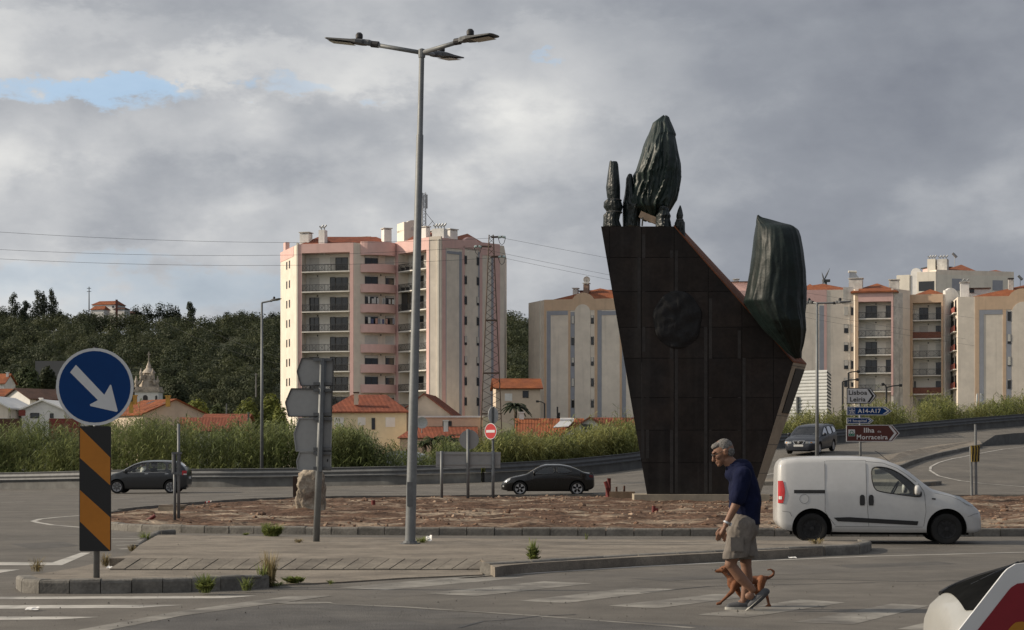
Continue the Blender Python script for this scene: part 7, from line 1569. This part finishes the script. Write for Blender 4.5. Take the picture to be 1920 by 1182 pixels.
# ---- dark grey hatchback driving left
c3 = Car([(-1.97, .60), (-1.96, .92), (-1.90, 1.10), (-1.72, 1.33), (-1.5, 1.455), (-1.1, 1.51), (-.5, 1.525), (0, 1.50), (.4, 1.40), (.8, 1.20), (1.15, 1.01), (1.35, .95), (1.65, .86), (1.85, .72), (1.93, .58), (1.97, .48)],
         [(-1.97, .36), (-1.85, .25), (-1.5, .2), (1.5, .2), (1.97, .26)], [(-1.97, .56), (-1.93, .70), (-1.8, .80), (-1.4, .852), (0, .862), (1.3, .85), (1.7, .78), (1.88, .64), (1.97, .44)], [(-1.97, .98), (-.5, .95), (1., .90), (1.97, .85)], tumble=.22, rt=.11, ry=.10, crown=.04, flare=.06)
k1 = [(.98, .955), (.80, 1.08), (.72, 1.06), (.78, .945)]; k2 = [(.70, 1.13), (.45, 1.27), (.15, 1.375), (-.10, 1.405), (-.12, .965), (.72, .945)]; k3 = [(-.20, 1.41), (-.6, 1.415), (-.98, 1.40), (-1.02, .985), (-.22, .965)]; k4 = [(-1.10, 1.385), (-1.4, 1.34), (-1.62, 1.22), (-1.62, 1.06), (-1.12, .99)]
HYY = 88.5; m_greyp = paint('hatch_grey_paint', (.035, .038, .042), .3, .6, .3)
ht, hb = make_car('dark_hatchback', 'dark grey hatchback driving left behind the hazard board', c3, m_greyp, [(-1.23, .30, .30), (1.23, .30, .30)], .355, [k1, k2, k3, k4], (-1.55, 1.1, .55, .06), ((1.18, 1.01), (.25, 1.42), .66, .54), g_clear, (PX(276, HYY), HYY, tz(PX(276, HYY), HYY)), R(180), 7, m_alloy, [(.1, .36, .55), (.1, -.36, .55), (-.85, .3, .55), (-.85, -.3, .55)], ((-1.80, 1.20), (-1.62, 1.38), .55, .5), .2, None, .70)
for s_ in (1, -1): MB().grid([[(x-.008, s_*(c3.w(x, z)+.01), z) for x in (-1.93, -1.88, -1.82, -1.74)] for z in np.linspace(.84, 1.04, 6)]).build('tail_light', m_tail, ht, False, smooth=True); MB().grid([[(x-.012, s_*(c3.w(x, z)+.013), z) for x in (-1.93, -1.86, -1.80)] for z in (.85, .90)]).build('reverse_light', m_wht, ht, False)
side_poly(c3, ht, 'headlight', m_headl, [(1.45, .86), (1.6, .82), (1.82, .68), (1.76, .62), (1.58, .70)], .008, sub=3); mirror(ht, c3, .82, .98, m_greyp); seam(c3, ht, [(.72, .93), (.74, .6), (.66, .3)], .004); seam(c3, ht, [(-.16, .95), (-.18, .6), (-.12, .3)], .004); seam(c3, ht, [(-1.06, .97), (-.98, .6), (-.85, .42)], .004)
m_chr = mat('chrome', (.55, .55, .55), rough=.2, metal=.8, var=.02)
for x in (-.05, -.97): side_poly(c3, ht, 'door_handle', m_chr, [(x, .88), (x-.16, .885), (x-.16, .91), (x, .905)], .012, sub=2)
for s_ in (1, -1): MB().tube([(x, s_*(c3.w(x, .945)+.004), .945+(-x+.7)*.012) for x in np.linspace(.72, -1.05, 14)], .008, 5).build('waist_trim', m_chr, ht, False); MB().tube([(x, s_*(c3.w(x, c3.top(x)-.09)), c3.top(x)-.075) for x in np.linspace(.9, -1.4, 20)], .012, 5).build('roof_trim', m_chr, ht, False)
nplate(ht, -1.965, .72)
# ---- grey estate coming down the ramp
es = Car([(-2.385, .70), (-2.37, .98), (-2.30, 1.18), (-2.1, 1.40), (-1.8, 1.49), (-1.0, 1.515), (-.2, 1.50), (.25, 1.42), (.7, 1.20), (1.1, 1.0), (1.3, .955), (1.75, .88), (2.1, .77), (2.28, .68), (2.36, .58), (2.385, .48)],
         [(-2.385, .34), (-2.2, .24), (1.8, .2), (2.385, .24)], [(-2.385, .58), (-2.34, .74), (-2.2, .83), (-1.5, .90), (0, .91), (1.6, .90), (2.05, .83), (2.28, .72), (2.36, .62), (2.385, .54)], [(-2.385, .96), (0, .93), (1.2, .90), (2.385, .82)], tumble=.20, rt=.10, ry=.09, crown=.04, flare=.05)
e1 = [(.92, .965), (.68, 1.12), (.35, 1.29), (.05, 1.375), (-.15, 1.39), (-.18, .96)]; e2 = [(-.26, 1.395), (-.7, 1.405), (-1.08, 1.40), (-1.15, .98), (-.28, .965)]; e3 = [(-1.22, 1.395), (-1.7, 1.36), (-2.0, 1.28), (-2.1, 1.12), (-1.8, 1.03), (-1.26, .99)]
PYY = 104.; m_estp = paint('estate_grey_paint', (.026, .029, .037), .4, .25, .3); ep = (PX(1521, PYY), PYY)
et, eb = make_car('grey_estate', 'grey estate car with chrome grille coming down the ramp beside the monument', es, m_estp, [(-1.33, .31, .31), (1.38, .31, .31)], .365, [e1, e2, e3], (-2.1, 1.05, .55, .06), ((1.15, 1.0), (.30, 1.41), .70, .58), g_tint, (ep[0], ep[1], tz(*ep)+.02), R(180+65), 10, m_alloy, [(.1, .38, .5), (.1, -.38, .5)], None, .21, None, .70)
sl = (tz(ep[0]+1.4*.42, ep[1]+1.4*.91)-tz(ep[0]-1.4*.42, ep[1]-1.4*.91))/2.8; et.rotation_euler = (0, math.atan(sl), R(180+65))
def front_patch(parent, name, material, pts, x, off=.0):
    MB().prism([(x+off-abs(y)*abs(y)*.22, y, z) for y, z in pts], (.03, 0, 0)).build(name, material, parent, False)
front_patch(et, 'grille', m_chr, [(-.34, .75), (.34, .75), (.26, .60), (.20, .55), (-.20, .55), (-.26, .60)], 2.335); front_patch(et, 'grille_mesh', m_black, [(-.29, .73), (.29, .73), (.22, .61), (.17, .575), (-.17, .575), (-.22, .61)], 2.345); MB().lathe([(.065, 2.385), (.065, 2.395), (.001, 2.398)], (0, 0, .665), 20, 'x').build('badge', m_chr, et, False)
front_patch(et, 'lower_intake', m_black, [(-.42, .40), (.42, .40), (.36, .28), (-.36, .28)], 2.36); MB().box(2.385, 2.40, -.26, .26, .44, .55).build('number_plate', m_plate, et, False)
for s_ in (1, -1):
    MB().grid([[(x+.012, s_*(es.w(x, z)*q+.004), z) for x, q in ((2.36, .70), (2.345, .86), (2.30, .98), (2.18, 1.006), (2.02, 1.008))] for z in (.60, .66, .71)]).build('headlight', m_headl, et, False, smooth=True)
    MB().grid([[(x+.016, s_*(es.w(x, z)*q+.006), z) for x, q in ((2.30, .99), (2.24, 1.008))] for z in (.62, .68)]).build('indicator', mat('amber_lamp', (.55, .22, .02), rough=.2), et, False)
    MB().tube([(x, s_*(es.w(x, es.top(x)-.07)-.03), es.top(x)+.03) for x in np.linspace(-.1, -2.0, 14)], .016, 6).build('roof_rail', m_trim, et, False)
mirror(et, es, .78, .99, m_estp); seam(es, et, [(.86, .95), (.9, .6), (.8, .32)], .005); seam(es, et, [(-.22, .95), (-.24, .6), (-.2, .32)], .005); seam(es, et, [(-1.2, .97), (-1.12, .6), (-.95, .45)], .005)
# ---- white liftback cut by the lower right corner, seen from behind
wcs = Car([(-1.87, .60), (-1.865, .76), (-1.845, .845), (-1.79, .905), (-1.4, 1.055), (-1.0, 1.21), (-.6, 1.34), (-.2, 1.41), (.2, 1.39), (.6, 1.22), (1.0, 1.0), (1.2, .92), (1.55, .83), (1.78, .70), (1.87, .58), (1.9, .48)], [(-1.87, .36), (-1.75, .24), (1.5, .18), (1.9, .24)], [(-1.87, .54), (-1.85, .62), (-1.78, .72), (-1.5, .80), (0, .84), (1.2, .835), (1.6, .76), (1.8, .60), (1.9, .40)], [(-1.87, .88), (0, .90), (1.9, .85)], tumble=.20, rt=.10, ry=.08, crown=.05, flare=.06)
w1 = [(.72, .96), (.5, 1.08), (.2, 1.22), (-.1, 1.27), (-.12, .94)]; w2 = [(-.2, 1.275), (-.6, 1.24), (-1.0, 1.12), (-1.2, 1.0), (-.22, .95)]
wt_, wb_ = make_car('white_car', 'white liftback with dark rear window cut off behind the roadworks sign', wcs, paint('white_car_paint', (.36, .36, .34), .45, .25), [(-1.2, .29, .29), (1.2, .29, .29)], .34, [w1, w2], (-1.3, 1.0, .5, .06), ((1.08, .955), (.35, 1.33), .62, .52), g_tint, (0, 0, 0), 0, 8, m_alloy, [(-.1, .35, .45), (-.1, -.35, .45)], None, .19)
ang = R(-7); cwx, cwy = -1.77, .60     # far lower corner of its rear window
tgt = V((PX(1766, 9.0), 9.0, 0)); wt_.rotation_euler = (0, 0, ang); wt_.location = tgt-V((cwx*math.cos(ang)-cwy*math.sin(ang), cwx*math.sin(ang)+cwy*math.cos(ang), 0))
rows = []
for i in range(25):
    f_ = i/24; x = -1.785+1.0*f_; rd = math.sqrt(max(0, 1-max(0, 1-f_/.14)**2)); hw = (.50+.16*rd)*(1-.10*f_); row = []
    for j in range(13): y = hw*(j/6-1); row.append((x, y, wcs.top(x)-wcs.crown*(y/wcs.w(x, wcs.top(x)-wcs.crown))**2+.006))
    rows.append(row)
rw_ = MB().grid(rows).build('rear_window', mat('rear_glass', (.010, .0105, .011), rough=.5, var=.2, spec=.0, scale=3), wt_, False, smooth=True)
MB().tube([r[-1] for r in rows], .012, 6).build('window_seal', m_trim, rw_, False)
MB().tube([(-1.70, .02, .955), (-1.58, .16, 1.0), (-1.46, .32, 1.04)], .006, 5).build('wiper', m_dark, rw_, False)
# ================================================================ people and the dog
def ico(sub=3):
    bm = bmesh.new(); bmesh.ops.create_icosphere(bm, subdivisions=sub, radius=1); v = [x.co.copy() for x in bm.verts]; f = [tuple(q.index for q in p.verts) for p in bm.faces]; bm.free(); return v, f
IV, IF = ico(3)
class Blob:
    "closed primitives fused into one continuous skin by a voxel remesh"
    def __init__(s): s.mb = MB()
    def ell(s, c, r, rot=None):
        M_ = rot or Matrix.Identity(3); c = V(c); s.mb.add([c+M_@V((v.x*r[0], v.y*r[1], v.z*r[2])) for v in IV], IF); return s
    def cap(s, pts, rs, sy=1., n=18):
        "tapered limb through points with rounded ends; sy squashes across"
        pts = [V(p) for p in pts]
        d0 = (pts[0]-pts[1]).normalized(); d1 = (pts[-1]-pts[-2]).normalized(); P_ = []; R_ = []
        for t in (.98, .8, .5, .2): P_.append(pts[0]+d0*rs[0]*t); R_.append(rs[0]*math.sqrt(1-t*t))
        # smooth the interior with extra samples
        for i in range(len(pts)-1):
            for k in range(4): 
                t = k/4; P_.append(pts[i].lerp(pts[i+1], t)); R_.append(rs[i]+(rs[i+1]-rs[i])*t)
        P_.append(pts[-1]); R_.append(rs[-1])
        for t in (.2, .5, .8, .98): P_.append(pts[-1]+d1*rs[-1]*t); R_.append(rs[-1]*math.sqrt(1-t*t))
        s.mb.tube(P_, R_, n, True, sy, V((0, 1, 0))); return s
    def build(s, name, material, parent, voxel=.008, smooth=6, world=False, disp=None, **k):
        me = s.mb.mesh('b', None, norm=True); ob = bpy.data.objects.new('tmp', me); COL.objects.link(ob)
        m_ = ob.modifiers.new('r', 'REMESH'); m_.mode = 'VOXEL'; m_.voxel_size = voxel; m_.adaptivity = 0
        m2 = ob.modifiers.new('s', 'SMOOTH'); m2.iterations = smooth; m2.factor = .5
        bpy.context.view_layer.update(); dg = bpy.context.evaluated_depsgraph_get(); nm = bpy.data.meshes.new_from_object(ob.evaluated_get(dg)); bpy.data.objects.remove(ob)
        if disp:
            ns = [v.normal.copy() for v in nm.vertices]
            for v, n_ in zip(nm.vertices, ns): v.co += n_*disp(v.co)
        nm.materials.clear(); nm.materials.append(material); nm.shade_smooth(); return link(name, nm, parent, world, **k)
m_skin = mat('skin', (.215, .115, .075), rough=.55, var=.08, scale=6, spec=.35)
m_hair = mat('grey_hair', (.20, .19, .18), rough=.8, var=.4, scale=40, bump=1., bscale=140)
m_navy = mat('navy_cotton', (.007, .010, .034), rough=.9, var=.15, scale=5, spec=.15)
m_shorts = mat('beige_cotton', (.175, .157, .140), rough=.9, var=.12, scale=5, spec=.15)
m_shoe = mat('grey_shoe', (.075, .078, .085), rough=.8, var=.15, scale=10); m_sole = mat('shoe_sole', (.45, .44, .40), rough=.7, var=.1)
MY = 19.25; man = thing('person', 'man in navy polo shirt and beige shorts walking left with head bowed', 'person', (PX(1385, MY), MY, 0)); SCM = 1.0
# figure facing -x; his left side (-y) is towards the camera
def mx_(px, py): return ((px-1385)/187., (1145-py)/187.)
b = Blob()
hd = V((-.155, 0, 1.585)); rot = Matrix.Rotation(R(-24), 3, 'Y')     # head bowed forward
def hp(x, y, z): return hd+rot@V((x, y, z))
b.ell(hp(0.01, 0, .015), (.098, .077, .112), rot); b.ell(hp(-.045, 0, -.055), (.058, .056, .062), rot); b.ell(hp(.035, 0, .02), (.082, .078, .095), rot)
b.ell(hp(-.083, 0, -.098), (.028, .032, .024), rot)                      # chin
b.cap([hp(-.095, 0, .018), hp(-.112, 0, -.012), hp(-.122, 0, -.036)], [.011, .014, .018])    # nose
b.ell(hp(-.088, 0, .035), (.020, .058, .014), rot)                       # brow
for s_ in (1, -1):
    b.ell(hp(-.066, s_*.042, -.022), (.032, .024, .024), rot)            # cheek
    b.ell(hp(.015, s_*.080, -.01), (.022, .012, .034), rot); b.ell(hp(.02, s_*.084, .006), (.02, .012, .02), rot)
b.ell(hp(-.103, 0, -.064), (.014, .026, .008), rot); b.ell(hp(-.100, 0, -.077), (.014, .024, .008), rot)   # lips
b.cap([(-.105, 0, 1.50), (-.06, 0, 1.455), (-.005, 0, 1.39)], [.062, .064, .085])       # neck
b.cap([(.03, 0, 1.36), (.06, 0, 1.20), (.055, 0, 1.02), (.03, 0, .90)], [.112, .122, .118, .118])
for s_ in (1, -1): b.ell((.02, s_*.145, 1.345), (.07, .085, .065))
# left arm hangs forward, right arm likewise a little behind
def arm(s_, pts, curl):
    b.cap(pts[:2], [.056, .045]); b.cap(pts[1:3], [.044, .030]); w_ = V(pts[2]); d = (V(pts[2])-V(pts[1])).normalized(); 
    side = V((0, 1, 0)); fw = side.cross(d).normalized()*(-1)
    fw = V((-1, 0, 0)) if fw.x > 0 else fw
    palm = w_+d*.055; b.cap([w_, palm, w_+d*.085], [.028, .036, .036], .62)
    for i, (o, ln) in enumerate(((-.030, .066), (-.010, .078), (.010, .074), (.030, .058))):    # four fingers, front to back
        r0 = w_+d*.092-fw*o*1.0; k1 = r0+d*ln*.5+V((0, s_*-.012, 0)); k2 = k1+d*ln*.38-fw*.012*curl+V((0, s_*-.022*curl, 0)); k3 = k2+d*ln*.26+V((0, s_*-.028*curl, 0))-fw*.008
        b.cap([r0-d*.02, r0, k1, k2, k3], [.0105, .0105, .0098, .009, .0075], 1., 10)
    t0 = w_+d*.035+fw*.026; b.cap([t0-fw*.01, t0+fw*.018+d*.022, t0+fw*.024+d*.05+V((0, s_*-.012, 0)), t0+fw*.020+d*.072+V((0, s_*-.018, 0))], [.014, .0125, .011, .009], 1., 10)
arm(-1, [(.015, -.205, 1.335), (-.055, -.225, 1.06), (-.155, -.235, .865)], .6); arm(1, [(.03, .20, 1.335), (.05, .225, 1.06), (-.05, .22, .845)], .6)
# legs: left leg swinging through with bent knee, right leg carrying
b.cap([(.03, -.085, .82), (-.025, -.095, .68), (-.095, -.10, .465)], [.095, .080, .057]); b.cap([(-.095, -.10, .465), (.005, -.10, .335), (.125, -.10, .215)], [.053, .055, .036])
b.cap([(.03, .085, .82), (.06, .095, .68), (.085, .095, .46)], [.095, .080, .057]); b.cap([(.085, .095, .46), (.10, .095, .30), (.065, .095, .10)], [.053, .055, .036])
b.ell((.10, -.10, .15), (.05, .035, .04)); b.ell((.05, .095, .06), (.06, .035, .04))
b.build('body', m_skin, man, .0055, 4)
# hair
h_ = Blob(); h_.ell(hp(.028, 0, .040), (.090, .081, .090), rot); h_.ell(hp(.048, 0, -.012), (.064, .079, .070), rot); h_.ell(hp(-.03, 0, .086), (.062, .062, .034), rot)
h_.build('hair', m_hair, man, .008, 2, disp=lambda c: .003*mnoise.noise(c*60)+.003*mnoise.noise(c*160))
for s_ in (1, -1):
    MB().tube([hp(-.112+.004*math.cos(a), s_*.033+.021*math.cos(a), .012+.016*math.sin(a)) for a in np.arange(17)*math.pi/8], .0022, 5, False).build('spectacles', m_dark, man, False)
    MB().tube([hp(-.108, s_*.054, .014), hp(-.05, s_*.078, .014), hp(.01, s_*.084, .012)], .0022, 5).build('spectacles', m_dark, man, False)
    MB().lathe([(.008, 0), (.001, .003)], hp(-.098, s_*.032, .012), 8, 'x').build('eye', m_black, man, False)
# polo shirt
sh = Blob(); sh.cap([(.025, 0, 1.385), (.05, 0, 1.25), (.07, 0, 1.10), (.06, 0, .95), (.05, 0, .865)], [.140, .170, .176, .176, .182], .90, 30); sh.cap([(.0, -.10, 1.39), (.0, .10, 1.39)], [.085, .085])
for s_, pts in ((-1, [(.015, -.19, 1.355), (-.015, -.225, 1.21), (-.033, -.228, 1.125)]), (1, [(.03, .19, 1.355), (.045, .215, 1.21), (.05, .22, 1.12)])):
    sh.cap(pts, [.090, .080, .078]); sh.ell((.02, s_*.14, 1.365), (.095, .10, .075))
sh.cap([(-.055, 0, 1.44), (-.02, 0, 1.40)], [.078, .09]); sh.ell((-.005, 0, 1.36), (.135, .15, .10))
def cloth(f1, a1, a2, flat=None): return lambda c: a1*mnoise.noise(V((c.x*f1, c.y*f1, c.z*f1*.55)))+a2*mnoise.noise(V((c.x*f1*2.6, c.y*f1*2.6, c.z*f1*1.6+3)))
so = sh.build('shirt', m_navy, man, .009, 3, disp=cloth(9, .014, .007))
for v in so.data.vertices:            # straight hem
    if v.co.z < .862 and abs(v.co.y) < .2: v.co.z = .862+(.862-v.co.z)*.02
MB().tube([hp(0, 0, 0)*0+V((-.03+.075*math.cos(a), .078*math.sin(a), 1.435-.055*math.cos(a)*(-1)*-.6)) for a in np.arange(21)*math.pi/10], .014, 7, False).build('collar', m_navy, so, False)
# shorts
st_ = Blob(); st_.cap([(.045, 0, .93), (.035, 0, .84)], [.170, .176], .94, 28)
st_.cap([(.03, -.085, .86), (-.01, -.09, .70), (-.055, -.095, .555)], [.135, .122, .118]); st_.cap([(.035, .085, .86), (.06, .09, .70), (.085, .095, .535)], [.135, .122, .116])
so2 = st_.build('shorts', m_shorts, man, .009, 3, disp=cloth(9, .017, .010))
for v in so2.data.vertices:
    zc = .50+(.03 if v.co.y < 0 else .0)+(v.co.x+.05)*.10
    if v.co.z < zc: v.co.z = zc-(zc-v.co.z)*.05
MB().box(-.105, .02, -.232, -.212, .60, .74).build('cargo_pocket', m_shorts, so2, False)
# shoes
def shoe(heel, toe, y, up):
    heel, toe = V(heel), V(toe); d = (toe-heel).normalized(); u = V(up).normalized(); q = Blob(); mid = heel.lerp(toe, .5)
    q.cap([heel+d*.035+u*.045, mid+u*.042, toe-d*.045+u*.03], [.040, .043, .033], 1.0); q.ell(heel+d*.055+u*.075, (.045, .036, .036)); o = q.build('shoe', m_shoe, man, .006, 3)
    sl = MB(); pts = [];  n_ = 24
    for i in range(n_):
        a = 2*math.pi*i/n_; ln = (toe-heel).length/2+.006; wd = .047*(1-.12*math.cos(a)); pts.append(mid+d*ln*math.cos(a)*(abs(math.cos(a))**-.25 if abs(math.cos(a)) > .05 else 1)*.985+V((0, 1, 0))*wd*math.sin(a))
    sl.prism(pts, u*.026); sl.build('sole', m_sole, o, False)
    for k in range(4): p = heel.lerp(toe, .42+.09*k)+u*(.092-.010*k); MB().tube([p+V((0, -.026, -.008)), p+V((0, 0, .004)), p+V((0, .026, -.008))], .0035, 5).build('lace', m_sole, o, False)
shoe((.245, -.10, .175), (.055, -.10, .004), -.10, (.68, 0, .74)); shoe((.155, .095, .0), (-.125, .095, .0), .095, (0, 0, 1))
# watch on the left wrist
wr = V((-.145, -.234, .885)); dd = (V((-.155, -.235, .865))-V((-.055, -.225, 1.06))).normalized()
MB().lathe([(.036, -.011), (.038, -.008), (.038, .008), (.036, .011)], (0, 0, 0), 20).build('watch', m_chr, man, False); w_o = man.children[-1]; w_o.location = wr; w_o.rotation_euler = dd.to_track_quat('Z', 'Y').to_euler()
MB().lathe([(.020, 0), (.020, .012), (.016, .014)], (0, 0, 0), 16).build('watch_dial', m_white, w_o, False); w_o.children[0].location = (0, -.036, 0); w_o.children[0].rotation_euler = (R(90), 0, 0)
# ---- dog, walking left behind the man's legs
m_dog = mat('dog_coat', (.20, .075, .030), rough=.75, var=.2, scale=9, col2=(.13, .048, .022), t0=.45, t1=.65, bump=.3, bscale=60)
DYY = 19.75; dog = thing('dog', 'small reddish brown dog with curled tail trotting beside the man', 'dog', (PX(1397, DYY), DYY, 0))
def dp(px, py, y=0.): return V(((px-1397)/182.3, y, (1137-py)/182.3))
q = Blob()
q.cap([dp(1375, 1088), dp(1390, 1091), dp(1412, 1088), dp(1428, 1087)], [.066, .064, .052, .055], .85)      # chest, belly, loin, hip
q.ell(dp(1376, 1093), (.07, .055, .078)); q.cap([dp(1374, 1084), dp(1366, 1077), dp(1360, 1072)], [.056, .046, .040], .85)          # neck
q.ell(dp(1358, 1068), (.052, .042, .040)); q.cap([dp(1353, 1069), dp(1347, 1070.5), dp(1343, 1071)], [.028, .021, .016]); q.ell(dp(1341.5, 1069.5), (.010, .010, .009))
for s_ in (1, -1): q.cap([dp(1359, 1063, s_*.028), dp(1362, 1060.5, s_*.042), dp(1365, 1065, s_*.048)], [.016, .015, .008], 1., 10)
def leg(pts, rs, y): 
    q.cap([dp(px, py, y) for px, py in pts], rs, .85, 12); e = pts[-1]; q.cap([dp(e[0]+1, e[1], y), dp(e[0]-5, e[1]+1.5, y)], [.017, .014], 1.1, 10)
leg([(1377, 1094), (1372, 1108), (1361, 1119), (1349, 1130)], [.046, .030, .020, .014], -.045); leg([(1379, 1094), (1386, 1112), (1393, 1122), (1394, 1133)], [.046, .030, .020, .014], .045)
leg([(1427, 1088), (1424, 1106), (1437, 1117), (1441, 1135)], [.056, .040, .020, .014], -.045); leg([(1427, 1088), (1418, 1107), (1425, 1121), (1416, 1134)], [.056, .040, .020, .014], .045)
q.cap([dp(1432, 1083), dp(1442, 1083), dp(1450, 1078), dp(1451, 1071), dp(1445, 1067.5), dp(1439, 1068.5)], [.022, .017, .014, .012, .010, .008], 1., 12)
q.build('body', m_dog, dog, .0065, 4)
MB().add([dp(1341.5, 1069.5)+v*.0105 for v in IV], IF).build('nose', m_black, dog, False); MB().tube([dp(1366+4*math.cos(a), 1077+9*math.cos(a)*-.0+5*math.cos(a), .045*math.sin(a)) for a in np.arange(17)*math.pi/8], .006, 5, False).build('collar', m_dark, dog, False)
for s_ in (1, -1): MB().add([dp(1353, 1065.5, s_*.030)+v*.006 for v in IV], IF).build('eye', m_black, dog, False)
# ---- drivers
def driver(car_obj, lx, ly, lz, label, shirt, mask=False):
    a = car_obj.rotation_euler.z; c = V(car_obj.location)+Matrix.Rotation(a, 3, 'Z')@V((lx, ly, lz)); t = thing('person', label, 'person', c, a)
    q = Blob(); q.ell((.0, 0, .72), (.095, .075, .12)); q.ell((.08, 0, .70), (.03, .03, .05)); q.cap([(-.03, 0, .6), (-.06, 0, .5)], [.06, .07]); q.cap([(-.08, 0, .45), (-.02, 0, .05)], [.16, .15], 1.2); 
    for s_ in (1, -1): q.cap([(-.07, s_*.2, .42), (.05, s_*.24, .2), (.32, s_*.14, .30)], [.06, .05, .035]); q.cap([(.0, s_*.1, .05), (.4, s_*.12, .08)], [.085, .065]); q.cap([(.32, s_*.14, .30), (.40, s_*.13, .33)], [.04, .035])
    q.build('body', m_skin, t, .014, 3); k = Blob(); k.cap([(-.09, 0, .47), (-.03, 0, .04)], [.175, .165], 1.2); 
    for s_ in (1, -1): k.cap([(-.07, s_*.2, .43), (.0, s_*.235, .28)], [.075, .068])
    k.build('shirt', shirt, t, .014, 3); hh = Blob(); hh.ell((-.015, 0, .77), (.10, .085, .09)); hh.build('hair', m_black, t, .014, 2)
    if mask: MB().lathe([(.05, 0), (.04, .03), (.01, .045)], (.075, 0, .67), 14, 'x').build('face_mask', m_wht, t, False)
driver(ht, .12, .36, .60, 'driver in pale shirt inside the dark grey hatchback', m_wht, True); driver(ct, -.12, .34, .38, 'driver seen dimly through the black coupe window', m_navy)
driver(et, .12, .38, .55, 'driver behind the windscreen of the grey estate', m_wht)
# ================================================================ groups of like things
GROUPS = {'house': 'small houses behind the reeds', 'apartment_block': 'apartment blocks behind the roundabout', 'street_lamp': 'street lamps round the junction', 'road_sign': 'road signs round the junction', 'direction_signs': 'arrow-shaped direction sign stacks',
          'weed_tuft': 'weeds growing in the paving joints', 'wrapped_statue': 'wrapped statues on the monument', 'pipe': 'red pipe ends on the roundabout soil', 'power_line': 'power lines', 'utility_pole': 'utility poles', 'litter': 'scraps of litter', 'reed_bed': 'cane thickets behind the guard rail',
          'eucalyptus_tree': 'slim trees on the ridge', 'ridge_tree': 'rounded trees on the ridge', 'leafy_tree': 'trees among the houses', 'palm_tree': 'palms behind the guard rail', 'guard_rail': 'guard rails along the outer road edge', 'garden_wall': 'garden walls between the houses', 'satellite_dish': 'satellite dishes',
          'stake': 'stakes by the formwork board', 'antenna': 'roof antennas', 'person': 'people', 'board': 'small boards'}
for o in SC.objects:
    if o.parent is None and 'category' in o:
        g_ = GROUPS.get(o.name.split('.')[0])
        if g_ and 'group' not in o: o['group'] = g_
